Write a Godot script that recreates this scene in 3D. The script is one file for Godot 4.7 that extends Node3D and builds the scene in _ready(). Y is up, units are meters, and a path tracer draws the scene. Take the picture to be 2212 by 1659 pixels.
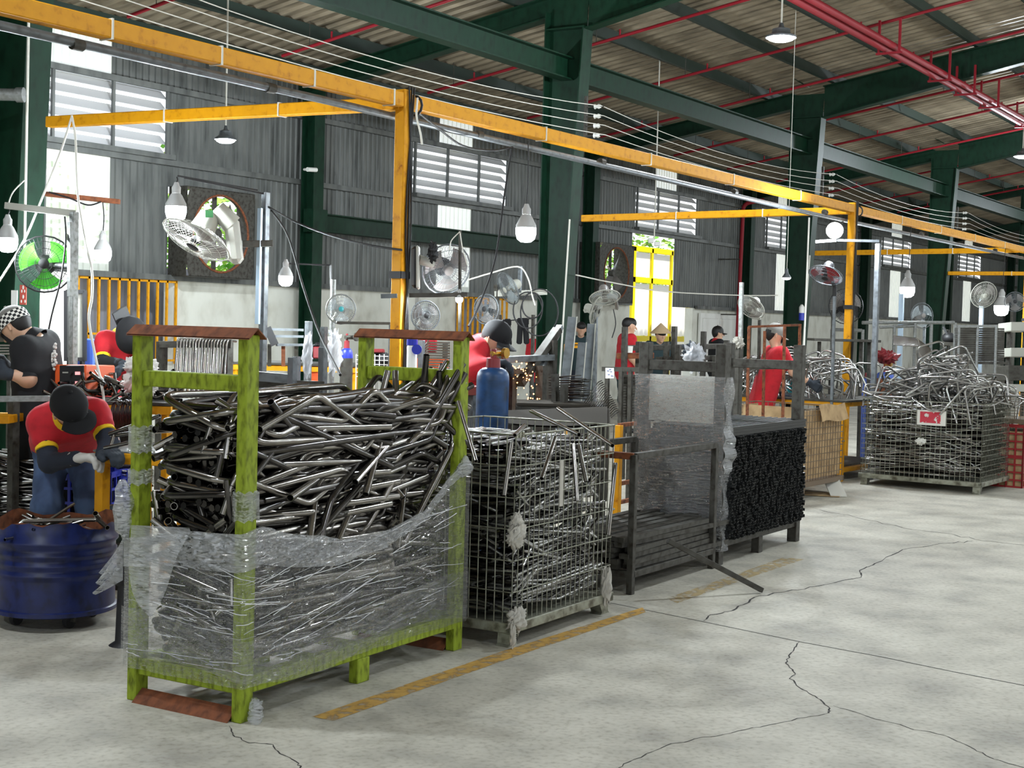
extends Node3D
# Metal workshop hall. x runs along the aisle, y is up, -z points to the workshop wall; units are metres.

const F := 3067.0            # focal length in pixels of the 2212 x 1659 frame
const EYE := Vector3(0, 1.6, 0)
var CB := Basis(Vector3(0.54495877, 0.02696621, 0.83802909), Vector3(0.0206341, 0.99874866, -0.04555594), Vector3(-0.83820891, 0.04211808, 0.54372042))
var M := {}
var taken := {}
var rng := RandomNumberGenerator.new()

# ---------- measuring: where a sight line of the survey camera meets the floor, a wall plane or a distance
func ray(x: float, y: float) -> Vector3:
	return CB * Vector3((x - 1106.0) / F, -(y - 829.5) / F, -1.0)
func pd(x: float, y: float, d: float) -> Vector3:
	return EYE + ray(x, y) * d
func fl(x: float, y: float, h := 0.0) -> Vector3:
	var r := ray(x, y)
	return EYE + r * ((h - EYE.y) / r.y)
func oz(x: float, y: float, z: float) -> Vector3:
	var r := ray(x, y)
	return EYE + r * (z / r.z)
func ox(x: float, y: float, x0: float) -> Vector3:
	var r := ray(x, y)
	return EYE + r * (x0 / r.x)

# ---------- mesh builder
class MB:
	var v := PackedVector3Array()
	var n := PackedVector3Array()
	var t := PackedVector2Array()
	var c := PackedColorArray()
	var i := PackedInt32Array()
	var col := Color(1, 1, 1)
	var colored := false
	func vert(p: Vector3, nn: Vector3, uv := Vector2.ZERO) -> int:
		v.append(p); n.append(nn); t.append(uv)
		if colored: c.append(col)
		return v.size() - 1
	func quad(a: Vector3, b: Vector3, cc: Vector3, d: Vector3) -> void:   # counter-clockwise from outside
		var nn := (b - a).cross(d - a)
		if nn.length_squared() < 1e-14: nn = (cc - b).cross(a - b)
		nn = nn.normalized()
		var k := v.size()
		vert(a, nn, Vector2(0, 1)); vert(b, nn, Vector2(1, 1)); vert(cc, nn, Vector2(1, 0)); vert(d, nn, Vector2(0, 0))
		i.append_array(PackedInt32Array([k, k + 2, k + 1, k, k + 3, k + 2]))
	func quado(a: Vector3, b: Vector3, cc: Vector3, d: Vector3, o: Vector3) -> void:   # turned away from o
		if (b - a).cross(d - a).dot((a + cc) * 0.5 - o) < 0.0: quad(a, d, cc, b)
		else: quad(a, b, cc, d)
	func tri(a: Vector3, b: Vector3, cc: Vector3) -> void:
		var nn := (b - a).cross(cc - a).normalized()
		var k := v.size()
		vert(a, nn); vert(b, nn); vert(cc, nn)
		i.append_array(PackedInt32Array([k, k + 2, k + 1]))
	func face(a: int, b: int, d: int) -> void:   # turned by its normals
		if (v[b] - v[a]).cross(v[d] - v[a]).dot(n[a] + n[b] + n[d]) > 0.0: i.append_array(PackedInt32Array([a, d, b]))
		else: i.append_array(PackedInt32Array([a, b, d]))
	func box(o: Vector3, s: Vector3, b := Basis.IDENTITY) -> void:
		var h := s * 0.5
		var x := b.x * h.x; var y := b.y * h.y; var z := b.z * h.z
		quad(o + x - y + z, o + x - y - z, o + x + y - z, o + x + y + z)
		quad(o - x - y - z, o - x - y + z, o - x + y + z, o - x + y - z)
		quad(o - x + y + z, o + x + y + z, o + x + y - z, o - x + y - z)
		quad(o - x - y - z, o + x - y - z, o + x - y + z, o - x - y + z)
		quad(o - x - y + z, o + x - y + z, o + x + y + z, o - x + y + z)
		quad(o + x - y - z, o - x - y - z, o - x + y - z, o + x + y - z)
	func cbox(o: Vector3, s: Vector3, e: float, b := Basis.IDENTITY) -> void:   # chamfered
		var h := s * 0.5
		var g := h - Vector3(e, e, e)
		var P := func(sx: float, sy: float, sz: float, w: int) -> Vector3:
			return o + b * Vector3(sx * (h.x if w == 0 else g.x), sy * (h.y if w == 1 else g.y), sz * (h.z if w == 2 else g.z))
		for q in [-1.0, 1.0]:
			for w in 3:
				var pts := []
				for st in ([[-1, -1], [1, -1], [1, 1], [-1, 1]] if q > 0 else [[-1, -1], [-1, 1], [1, 1], [1, -1]]):
					var a := [0.0, 0.0, 0.0]
					a[w] = q; a[(w + 1) % 3] = float(st[0]); a[(w + 2) % 3] = float(st[1])
					pts.append(P.call(a[0], a[1], a[2], w))
				quad(pts[0], pts[1], pts[2], pts[3])
		for w in 3:
			var u := (w + 1) % 3; var k := (w + 2) % 3
			for su in [-1.0, 1.0]:
				for sk in [-1.0, 1.0]:
					var e0 := [0.0, 0.0, 0.0]; var e1 := [0.0, 0.0, 0.0]
					e0[w] = -1.0; e0[u] = su; e0[k] = sk
					e1[w] = 1.0; e1[u] = su; e1[k] = sk
					var a1: Vector3 = P.call(e0[0], e0[1], e0[2], u)
					var a2: Vector3 = P.call(e1[0], e1[1], e1[2], u)
					var b1: Vector3 = P.call(e0[0], e0[1], e0[2], k)
					var b2: Vector3 = P.call(e1[0], e1[1], e1[2], k)
					quado(a1, a2, b2, b1, o)
		for sx in [-1.0, 1.0]:
			for sy in [-1.0, 1.0]:
				for sz in [-1.0, 1.0]:
					var pa: Vector3 = P.call(sx, sy, sz, 0)
					var pb: Vector3 = P.call(sx, sy, sz, 1)
					var pc: Vector3 = P.call(sx, sy, sz, 2)
					if sx * sy * sz > 0: tri(pa, pb, pc)
					else: tri(pa, pc, pb)
	func bar(a: Vector3, d: Vector3, w: float, h: float, up := Vector3.UP, e := 0.0) -> void:   # box from a to d, w across, h along up
		var f := d - a
		var l := f.length()
		f /= l
		if absf(f.dot(up)) > 0.98: up = Vector3.RIGHT if absf(f.x) < 0.7 else Vector3.BACK
		var r := f.cross(up).normalized()
		var bb := Basis(f, r.cross(f), r)
		if e > 0.0: cbox((a + d) * 0.5, Vector3(l, h, w), e, bb)
		else: box((a + d) * 0.5, Vector3(l, h, w), bb)
	func tube(p: PackedVector3Array, r: float, s := 8, cap := 1, closed := false, r2 := -1.0) -> void:   # cap 0 none, 1 flat, 2 open pipe end
		var m := p.size()
		var k0 := v.size()
		var up := Vector3.UP
		var d0 := (p[1] - p[0]).normalized()
		if absf(d0.dot(up)) > 0.95: up = Vector3.RIGHT
		var u := d0.cross(up).normalized()
		for q in m:
			var d: Vector3
			if closed: d = (p[(q + 1) % m] - p[(q - 1 + m) % m]).normalized()
			elif q == 0: d = d0
			elif q == m - 1: d = (p[q] - p[q - 1]).normalized()
			else: d = ((p[q] - p[q - 1]).normalized() + (p[q + 1] - p[q]).normalized()).normalized()
			u = (u - d * u.dot(d)).normalized()
			var w := d.cross(u)
			var rr := r if r2 < 0.0 else lerpf(r, r2, float(q) / (m - 1))
			for a in s:
				var an := TAU * a / s
				var o := u * cos(an) + w * sin(an)
				vert(p[q] + o * rr, o, Vector2(float(a) / s, float(q)))
		for q in (m if closed else m - 1):
			var q2 := (q + 1) % m
			for a in s:
				var a2 := (a + 1) % s
				var A := k0 + q * s + a; var B := k0 + q * s + a2; var C := k0 + q2 * s + a2; var D := k0 + q2 * s + a
				i.append_array(PackedInt32Array([A, C, B, A, D, C]))
		if cap > 0 and not closed:
			for en in 2:
				var q := 0 if en == 0 else m - 1
				var d := (p[0] - p[1]).normalized() if en == 0 else (p[m - 1] - p[m - 2]).normalized()
				var k := v.size()
				var base := k0 + q * s
				var rin := 0.0 if cap == 1 else 0.86
				for a in s:
					vert(v[base + a], d)
				if cap == 1:
					vert(p[q], d)
					for a in s:
						var a2 := (a + 1) % s
						face(k + a, k + a2, k + s)
				else:
					for a in s: vert(p[q] + (v[base + a] - p[q]) * rin, d)
					for a in s: vert(p[q] + (v[base + a] - p[q]) * rin, -n[base + a])
					for a in s: vert(p[q] + (v[base + a] - p[q]) * rin - d * 0.09, -n[base + a])
					for a in s:
						var a2 := (a + 1) % s
						for g in [0, 2 * s]:
							face(k + g + a, k + g + a2, k + g + s + a2)
							face(k + g + a, k + g + s + a2, k + g + s + a)
	func lathe(pr: Array, s := 16, x := Transform3D.IDENTITY, smooth := true, arc := TAU) -> void:   # pr: Vector2(radius, height)
		var m := pr.size()
		var full := is_equal_approx(arc, TAU)
		for q in m - 1:
			var pa: Vector2 = pr[q]; var pb: Vector2 = pr[q + 1]
			if pa.is_equal_approx(pb): continue
			var e := (pb - pa).normalized()
			var n0 := Vector2(e.y, -e.x); var n1 := n0
			if smooth:
				if q > 0 and not (pr[q - 1] as Vector2).is_equal_approx(pa):
					var e2: Vector2 = (pa - pr[q - 1]).normalized()
					if e2.dot(e) > 0.5: n0 = (n0 + Vector2(e2.y, -e2.x)).normalized()
				if q < m - 2 and not (pr[q + 2] as Vector2).is_equal_approx(pb):
					var e3: Vector2 = (pr[q + 2] - pb).normalized()
					if e3.dot(e) > 0.5: n1 = (n1 + Vector2(e3.y, -e3.x)).normalized()
			var k := v.size()
			for a in s + 1:
				var an := arc * a / s
				var dx := cos(an); var dz := sin(an)
				vert(x * Vector3(pa.x * dx, pa.y, pa.x * dz), (x.basis * Vector3(n0.x * dx, n0.y, n0.x * dz)).normalized(), Vector2(float(a) / s, pa.y))
				vert(x * Vector3(pb.x * dx, pb.y, pb.x * dz), (x.basis * Vector3(n1.x * dx, n1.y, n1.x * dz)).normalized(), Vector2(float(a) / s, pb.y))
			for a in s:
				var b := k + a * 2
				i.append_array(PackedInt32Array([b, b + 3, b + 1, b, b + 2, b + 3]))
		if full: pass
	func prism(poly: PackedVector2Array, d: float, x: Transform3D) -> void:   # outline in xy (counter-clockwise), extruded along z from -d/2 to d/2
		var h := Vector3(0, 0, d * 0.5)
		var tr := Geometry2D.triangulate_polygon(poly)
		for q in range(0, tr.size(), 3):
			var a := Vector3(poly[tr[q]].x, poly[tr[q]].y, 0); var b := Vector3(poly[tr[q + 1]].x, poly[tr[q + 1]].y, 0); var cc := Vector3(poly[tr[q + 2]].x, poly[tr[q + 2]].y, 0)
			if (b - a).cross(cc - a).z < 0:
				var sw := b; b = cc; cc = sw
			tri(x * (a + h), x * (b + h), x * (cc + h))
			tri(x * (a - h), x * (cc - h), x * (b - h))
		for q in poly.size():
			var a := Vector3(poly[q].x, poly[q].y, 0); var q2 := (q + 1) % poly.size(); var b := Vector3(poly[q2].x, poly[q2].y, 0)
			quad(x * (a - h), x * (b - h), x * (b + h), x * (a + h))
	func grid(nu: int, nv: int, f: Callable, two := false) -> void:   # f(u, v) -> point, smooth
		var k := v.size()
		for b in nv + 1:
			for a in nu + 1:
				var u := float(a) / nu; var w := float(b) / nv
				var p: Vector3 = f.call(u, w)
				var du: Vector3 = f.call(minf(u + 0.004, 1.0), w) - f.call(maxf(u - 0.004, 0.0), w)
				var dv: Vector3 = f.call(u, minf(w + 0.004, 1.0)) - f.call(u, maxf(w - 0.004, 0.0))
				vert(p, du.cross(dv).normalized(), Vector2(u, w))
		for b in nv:
			for a in nu:
				var A := k + b * (nu + 1) + a
				i.append_array(PackedInt32Array([A, A + nu + 2, A + 1, A, A + nu + 1, A + nu + 2]))
	func ball(o: Vector3, r: Vector3, b := Basis.IDENTITY, s := 14) -> void:
		var k := v.size()
		var m := s / 2
		for q in m + 1:
			var th := PI * q / m
			for a in s + 1:
				var an := TAU * a / s
				var d := Vector3(sin(th) * cos(an), cos(th), sin(th) * sin(an))
				vert(o + b * (d * r), (b * (d / r)).normalized(), Vector2(float(a) / s, float(q) / m))
		for q in m:
			for a in s:
				var A := k + q * (s + 1) + a
				i.append_array(PackedInt32Array([A, A + s + 2, A + 1, A, A + s + 1, A + s + 2]))
	func mesh() -> ArrayMesh:
		var arr := []
		arr.resize(Mesh.ARRAY_MAX)
		arr[Mesh.ARRAY_VERTEX] = v; arr[Mesh.ARRAY_NORMAL] = n; arr[Mesh.ARRAY_TEX_UV] = t; arr[Mesh.ARRAY_INDEX] = i
		if colored: arr[Mesh.ARRAY_COLOR] = c
		var am := ArrayMesh.new()
		am.add_surface_from_arrays(Mesh.PRIMITIVE_TRIANGLES, arr)
		return am

# ---------- scene tree
func numbered(called: String, parent: Node) -> String:
	var key := str(parent.get_instance_id()) + "/" + called
	var k: int = taken.get(key, 0)
	taken[key] = k + 1
	return called if k == 0 else "%s_%03d" % [called, k]
func put(o: Node, called: String, parent: Node = self) -> Node:
	o.name = numbered(called, parent)
	parent.add_child(o, true)
	return o
func tag(o: Node, label: String, category := "", group := "", kind := "") -> Node:
	if label != "": o.set_meta("label", label)
	if category != "": o.set_meta("category", category)
	if group != "": o.set_meta("group", group)
	if kind != "": o.set_meta("kind", kind)
	return o
func thing(called: String, label: String, category: String, at := Vector3.ZERO, turn := 0.0, group := "") -> Node3D:
	var o := Node3D.new()
	put(o, called)
	o.position = at
	o.rotation.y = turn
	tag(o, label, category, group)
	return o
func mi(mesh: Mesh, called: String, m: Material, parent: Node = self, x := Transform3D.IDENTITY) -> MeshInstance3D:
	var o := MeshInstance3D.new()
	o.mesh = mesh
	o.material_override = m
	put(o, called, parent)
	o.transform = x
	return o
func part(b: MB, called: String, m: Material, parent: Node = self) -> MeshInstance3D:
	return mi(b.mesh(), called, m, parent)
func struct(b: MB, called: String, m: Material, label := "") -> MeshInstance3D:
	var o := part(b, called, m)
	tag(o, label, "", "", "structure")
	return o
func sroot(called: String, label := "") -> Node3D:
	var o := Node3D.new()
	put(o, called)
	tag(o, label, "", "", "structure")
	return o
func copy(o: Node3D, called: String, label := "") -> Node3D:
	var c: Node3D = o.duplicate()
	put(c, called)
	if label != "": c.set_meta("label", label)
	return c
func V(a: Array) -> PackedVector3Array:
	return PackedVector3Array(a)
func ebar(called: String, a: Vector3, b: Vector3, w: float, h: float, m: Material, parent: Node, e := 0.0, up := Vector3.UP) -> MeshInstance3D:
	var q := MB.new()
	q.bar(a, b, w, h, up, e)
	return part(q, called, m, parent)
func epipe(called: String, pts: Array, r: float, m: Material, parent: Node, s := 8, cap := 1) -> MeshInstance3D:
	var q := MB.new()
	q.tube(V(pts), r, s, cap)
	return part(q, called, m, parent)
# round the corners of a path
func fillet(p: Array, r: float, seg := 4) -> PackedVector3Array:
	var o := PackedVector3Array([p[0]])
	for k in range(1, p.size() - 1):
		var a: Vector3 = p[k - 1]; var b: Vector3 = p[k]; var c: Vector3 = p[k + 1]
		var da := (a - b); var dc := (c - b)
		var ang := da.angle_to(dc)
		var l := minf(r / tan(ang * 0.5), minf(da.length(), dc.length()) * 0.45)
		var s0 := b + da.normalized() * l; var s1 := b + dc.normalized() * l
		for j in seg + 1:
			var q := float(j) / seg
			o.append(s0.lerp(b, q).lerp(b.lerp(s1, q), q))
	o.append(p[p.size() - 1])
	return o
func sag(a: Vector3, b: Vector3, drop: float, k := 10) -> PackedVector3Array:
	var o := PackedVector3Array()
	for j in k + 1:
		var q := float(j) / k
		o.append(a.lerp(b, q) - Vector3(0, drop * 4.0 * q * (1.0 - q), 0))
	return o
func curve(p: Array, k := 5) -> PackedVector3Array:   # smooth line through points
	var o := PackedVector3Array()
	for j in p.size() - 1:
		var a: Vector3 = p[maxi(j - 1, 0)]; var b: Vector3 = p[j]; var c: Vector3 = p[j + 1]; var d: Vector3 = p[mini(j + 2, p.size() - 1)]
		for q in k:
			o.append(b.cubic_interpolate(c, a, d, float(q) / k))
	o.append(p[p.size() - 1])
	return o
func spline(called: String, pts: Array, r: float, m: Material, parent: Node, s := 5) -> MeshInstance3D:
	var q := MB.new()
	q.tube(curve(pts), r, s, 1)
	return part(q, called, m, parent)
func aim(d: Vector3, up := Vector3.UP) -> Basis:   # y axis along d
	d = d.normalized()
	var x := d.cross(up)
	if x.length() < 0.01: x = d.cross(Vector3.RIGHT)
	x = x.normalized()
	return Basis(x, d, x.cross(d))

# ---------- materials
func ramp(cols: Array) -> Gradient:
	var g := Gradient.new()
	var o := PackedFloat32Array(); var c := PackedColorArray()
	for k in cols: o.append(k[0]); c.append(k[1])
	g.offsets = o; g.colors = c
	return g
func noise(sd: int, freq: float, cols: Array, size := 512, oct := 4, kind := FastNoiseLite.TYPE_SIMPLEX_SMOOTH, bump := 0.0) -> NoiseTexture2D:
	var f := FastNoiseLite.new()
	f.seed = sd; f.frequency = freq; f.noise_type = kind; f.fractal_octaves = oct
	var t := NoiseTexture2D.new()
	t.width = size; t.height = size; t.seamless = true; t.noise = f
	if bump > 0.0:
		t.as_normal_map = true; t.bump_strength = bump
	else:
		t.color_ramp = ramp(cols)
	return t
func C(r: int, g: int, b: int, a := 1.0) -> Color:
	return Color(r / 255.0, g / 255.0, b / 255.0, a)
func mat(called: String, c: Color, rough := 0.6, metal := 0.0) -> StandardMaterial3D:
	var m := StandardMaterial3D.new()
	m.resource_name = called
	m.albedo_color = c; m.roughness = rough; m.metallic = metal
	M[called] = m
	return m
func tex(m: StandardMaterial3D, t: Texture2D, sc: Vector3, world := true) -> StandardMaterial3D:
	m.albedo_texture = t
	m.uv1_triplanar = true; m.uv1_world_triplanar = world; m.uv1_scale = sc
	return m
func bump(m: StandardMaterial3D, t: Texture2D, k: float) -> StandardMaterial3D:
	m.normal_enabled = true; m.normal_texture = t; m.normal_scale = k
	return m
func lamp_mat(called: String, c: Color, e: float) -> StandardMaterial3D:
	var m := mat(called, Color(0.95, 0.95, 0.95), 0.5)
	m.emission_enabled = true; m.emission = c; m.emission_energy_multiplier = e
	return m

# ---------- camera, sky, exposure, large lights
func stage() -> void:
	var cam := Camera3D.new()
	cam.fov = rad_to_deg(2.0 * atan(829.5 / F))
	cam.near = 0.05; cam.far = 300.0
	put(cam, "camera")
	cam.transform = Transform3D(CB, EYE)
	cam.current = true
	var sky := Sky.new()
	var sm := ProceduralSkyMaterial.new()
	sm.sky_top_color = Color(0.80, 0.86, 0.93); sm.sky_horizon_color = Color(0.96, 0.97, 0.97)
	sm.ground_horizon_color = Color(0.55, 0.55, 0.52); sm.ground_bottom_color = Color(0.40, 0.40, 0.38)
	sm.sun_angle_max = 0.0
	sky.sky_material = sm
	var e := Environment.new()
	e.background_mode = Environment.BG_SKY
	e.sky = sky
	e.background_energy_multiplier = 1.9
	e.tonemap_mode = Environment.TONE_MAPPER_LINEAR
	e.tonemap_exposure = 1.0
	e.sdfgi_enabled = true; e.ssao_enabled = true; e.ssil_enabled = true
	var we := WorldEnvironment.new()
	we.environment = e
	put(we, "environment")
	# sun high over the roof, lighting the yard, the trees and the gate leaf outside
	var sun := DirectionalLight3D.new()
	put(sun, "sun")
	sun.transform = Transform3D(aim(Vector3(0.12, 1.0, 0.27)) * Basis(Vector3.RIGHT, -PI / 2), Vector3(0, 30, 0))
	sun.light_energy = 4.5; sun.light_color = Color(1.0, 0.96, 0.88); sun.light_angular_distance = 0.6; sun.shadow_enabled = true
const HIGH_BAY := 10.5


func materials() -> void:
	var grime := noise(3, 0.008, [[0.0, C(190, 189, 186)], [0.4, C(222, 221, 216)], [0.6, C(234, 233, 228)], [1.0, C(252, 251, 247)]], 1024, 8)
	bump(tex(mat("concrete", C(212, 208, 198), 0.7), grime, Vector3(0.22, 0.22, 0.22)), noise(4, 0.03, [], 512, 5, FastNoiseLite.TYPE_SIMPLEX_SMOOTH, 3.0), 0.25)
	M.concrete.detail_enabled = true
	M.concrete.detail_blend_mode = BaseMaterial3D.BLEND_MODE_MUL
	M.concrete.detail_albedo = noise(77, 0.035, [[0.0, C(206, 204, 200)], [0.3, C(236, 235, 232)], [0.5, C(247, 247, 245)], [1.0, C(255, 255, 255)]], 1024, 8)
	M.concrete.detail_uv_layer = BaseMaterial3D.DETAIL_UV_2
	M.concrete.uv2_triplanar = true; M.concrete.uv2_world_triplanar = true; M.concrete.uv2_scale = Vector3(0.7, 0.7, 0.7)
	var streak := noise(9, 0.012, [[0.0, C(120, 122, 122)], [0.3, C(196, 198, 198)], [0.6, C(228, 229, 228)], [1.0, C(250, 250, 248)]], 512, 5)
	tex(mat("cladding", C(120, 122, 119), 0.5, 0.3), streak, Vector3(0.5, 0.12, 0.5))
	tex(mat("roof_sheet", C(186, 174, 154), 0.42, 0.35), noise(15, 0.014, [[0.0, C(96, 92, 86)], [0.35, C(170, 166, 158)], [0.6, C(216, 212, 204)], [1.0, C(252, 250, 244)]], 512, 5), Vector3(0.5, 0.5, 0.13))
	tex(mat("green", C(15, 50, 34), 0.5), noise(21, 0.02, [[0.0, C(170, 170, 160)], [0.4, C(225, 228, 222)], [1.0, C(255, 255, 250)]], 512, 5), Vector3(0.7, 0.35, 0.7))
	mat("dark_green", C(26, 44, 36), 0.55)
	tex(mat("yellow", C(224, 158, 18), 0.55), noise(23, 0.02, [[0.0, C(120, 84, 40)], [0.14, C(222, 208, 180)], [0.4, C(247, 243, 234)], [1.0, C(255, 253, 246)]], 512, 5), Vector3(0.9, 0.9, 0.9))
	mat("bright_yellow", C(250, 226, 20), 0.4)
	tex(mat("lime", C(146, 164, 50), 0.55), noise(27, 0.03, [[0.0, C(136, 130, 108)], [0.3, C(196, 194, 172)], [0.55, C(236, 236, 216)], [1.0, C(255, 255, 236)]], 512, 6), Vector3(2.0, 0.8, 2.0))
	tex(mat("rust", C(150, 94, 62), 0.85), noise(29, 0.02, [[0.0, C(90, 76, 70)], [0.45, C(200, 186, 176)], [1.0, C(255, 236, 214)]], 512, 6), Vector3(1.5, 1.5, 1.5))
	mat("red_pipe", C(140, 26, 38), 0.5)
	tex(mat("plaster", C(226, 226, 218), 0.85), noise(31, 0.01, [[0.0, C(205, 203, 196)], [0.3, C(236, 235, 229)], [0.55, C(248, 248, 244)], [1.0, C(255, 255, 252)]], 512, 6), Vector3(0.4, 0.25, 0.4))
	tex(mat("dark_steel", C(84, 83, 78), 0.6, 0.35), noise(33, 0.02, [[0.0, C(120, 100, 80)], [0.4, C(205, 202, 196)], [1.0, C(252, 250, 246)]], 512, 5), Vector3(1.3, 1.3, 1.3))
	tex(mat("grey_steel", C(122, 128, 132), 0.45, 0.5), noise(35, 0.02, [[0.0, C(150, 148, 144)], [0.45, C(226, 226, 226)], [1.0, C(254, 254, 254)]], 512, 5), Vector3(1.1, 1.1, 1.1))
	tex(mat("galvanised", C(150, 153, 152), 0.45, 0.6), noise(36, 0.05, [[0.0, C(170, 168, 160)], [0.5, C(230, 230, 228)], [1.0, C(255, 255, 255)]], 256, 4), Vector3(2, 2, 2))
	tex(mat("tube_steel", C(172, 169, 164), 0.2, 0.97), noise(37, 0.012, [[0.0, C(150, 146, 142)], [0.45, C(214, 212, 210)], [1.0, C(255, 255, 255)]], 256, 4), Vector3(1.2, 1.2, 1.2), false)
	tex(mat("tube_dark", C(112, 110, 108), 0.22, 0.97), noise(38, 0.012, [[0.0, C(130, 128, 126)], [0.45, C(205, 203, 202)], [1.0, C(255, 255, 255)]], 256, 4), Vector3(1.2, 1.2, 1.2), false)
	mat("black_tube", C(40, 42, 42), 0.38, 0.5)
	mat("black", C(22, 22, 24), 0.55)
	mat("rubber", C(30, 29, 30), 0.8)
	mat("white_plastic", C(232, 232, 226), 0.4)
	mat("cable_white", C(214, 212, 202), 0.6)
	mat("cable_black", C(20, 20, 22), 0.6)
	mat("outer_grey", C(150, 150, 158), 0.5, 0.2)
	tex(mat("tube_bright", C(196, 196, 193), 0.26, 0.9), noise(39, 0.012, [[0.0, C(150, 148, 146)], [0.45, C(220, 219, 218)], [1.0, C(255, 255, 255)]], 256, 4), Vector3(1.2, 1.2, 1.2), false)
	mat("void", C(8, 8, 9), 0.9)
	mat("plate_steel", C(70, 66, 60), 0.9).metallic_specular = 0.15
	for q in ["yellow", "green", "lime", "red_pipe"]: M[q].metallic_specular = 0.35
	tex(mat("asphalt", C(150, 148, 140), 0.9), grime, Vector3(0.1, 0.1, 0.1))

# ---------- corrugated sheet in the xy plane, ribs along y, facing +z
var sheets := {}
func sheet(w: float, h: float, pitch: float, dp: float) -> ArrayMesh:
	var key := "%.2f/%.2f/%.3f" % [w, h, pitch]
	if sheets.has(key): return sheets[key]
	var b := MB.new()
	var k := maxi(1, int(round(w / pitch)))
	var p := w / k
	var pr := []
	for q in k:
		var x0 := q * p
		pr.append_array([Vector2(x0, 0), Vector2(x0 + p * 0.58, 0), Vector2(x0 + p * 0.68, dp), Vector2(x0 + p * 0.9, dp)])
	pr.append(Vector2(w, 0))
	for q in pr.size() - 1:
		var a: Vector2 = pr[q]; var c: Vector2 = pr[q + 1]
		b.quad(Vector3(a.x, 0, a.y), Vector3(c.x, 0, c.y), Vector3(c.x, h, c.y), Vector3(a.x, h, a.y))
		b.quad(Vector3(c.x, 0, c.y - 0.004), Vector3(a.x, 0, a.y - 0.004), Vector3(a.x, h, a.y - 0.004), Vector3(c.x, h, c.y - 0.004))
	sheets[key] = b.mesh()
	return sheets[key]

const WZ := -15.2
func roof_y(z: float) -> float:
	return 6.23 + 0.17 * (z + 9.88) if z < -1.6 else 6.23 + 0.17 * 8.28 - 0.17 * (z + 1.6)

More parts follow.
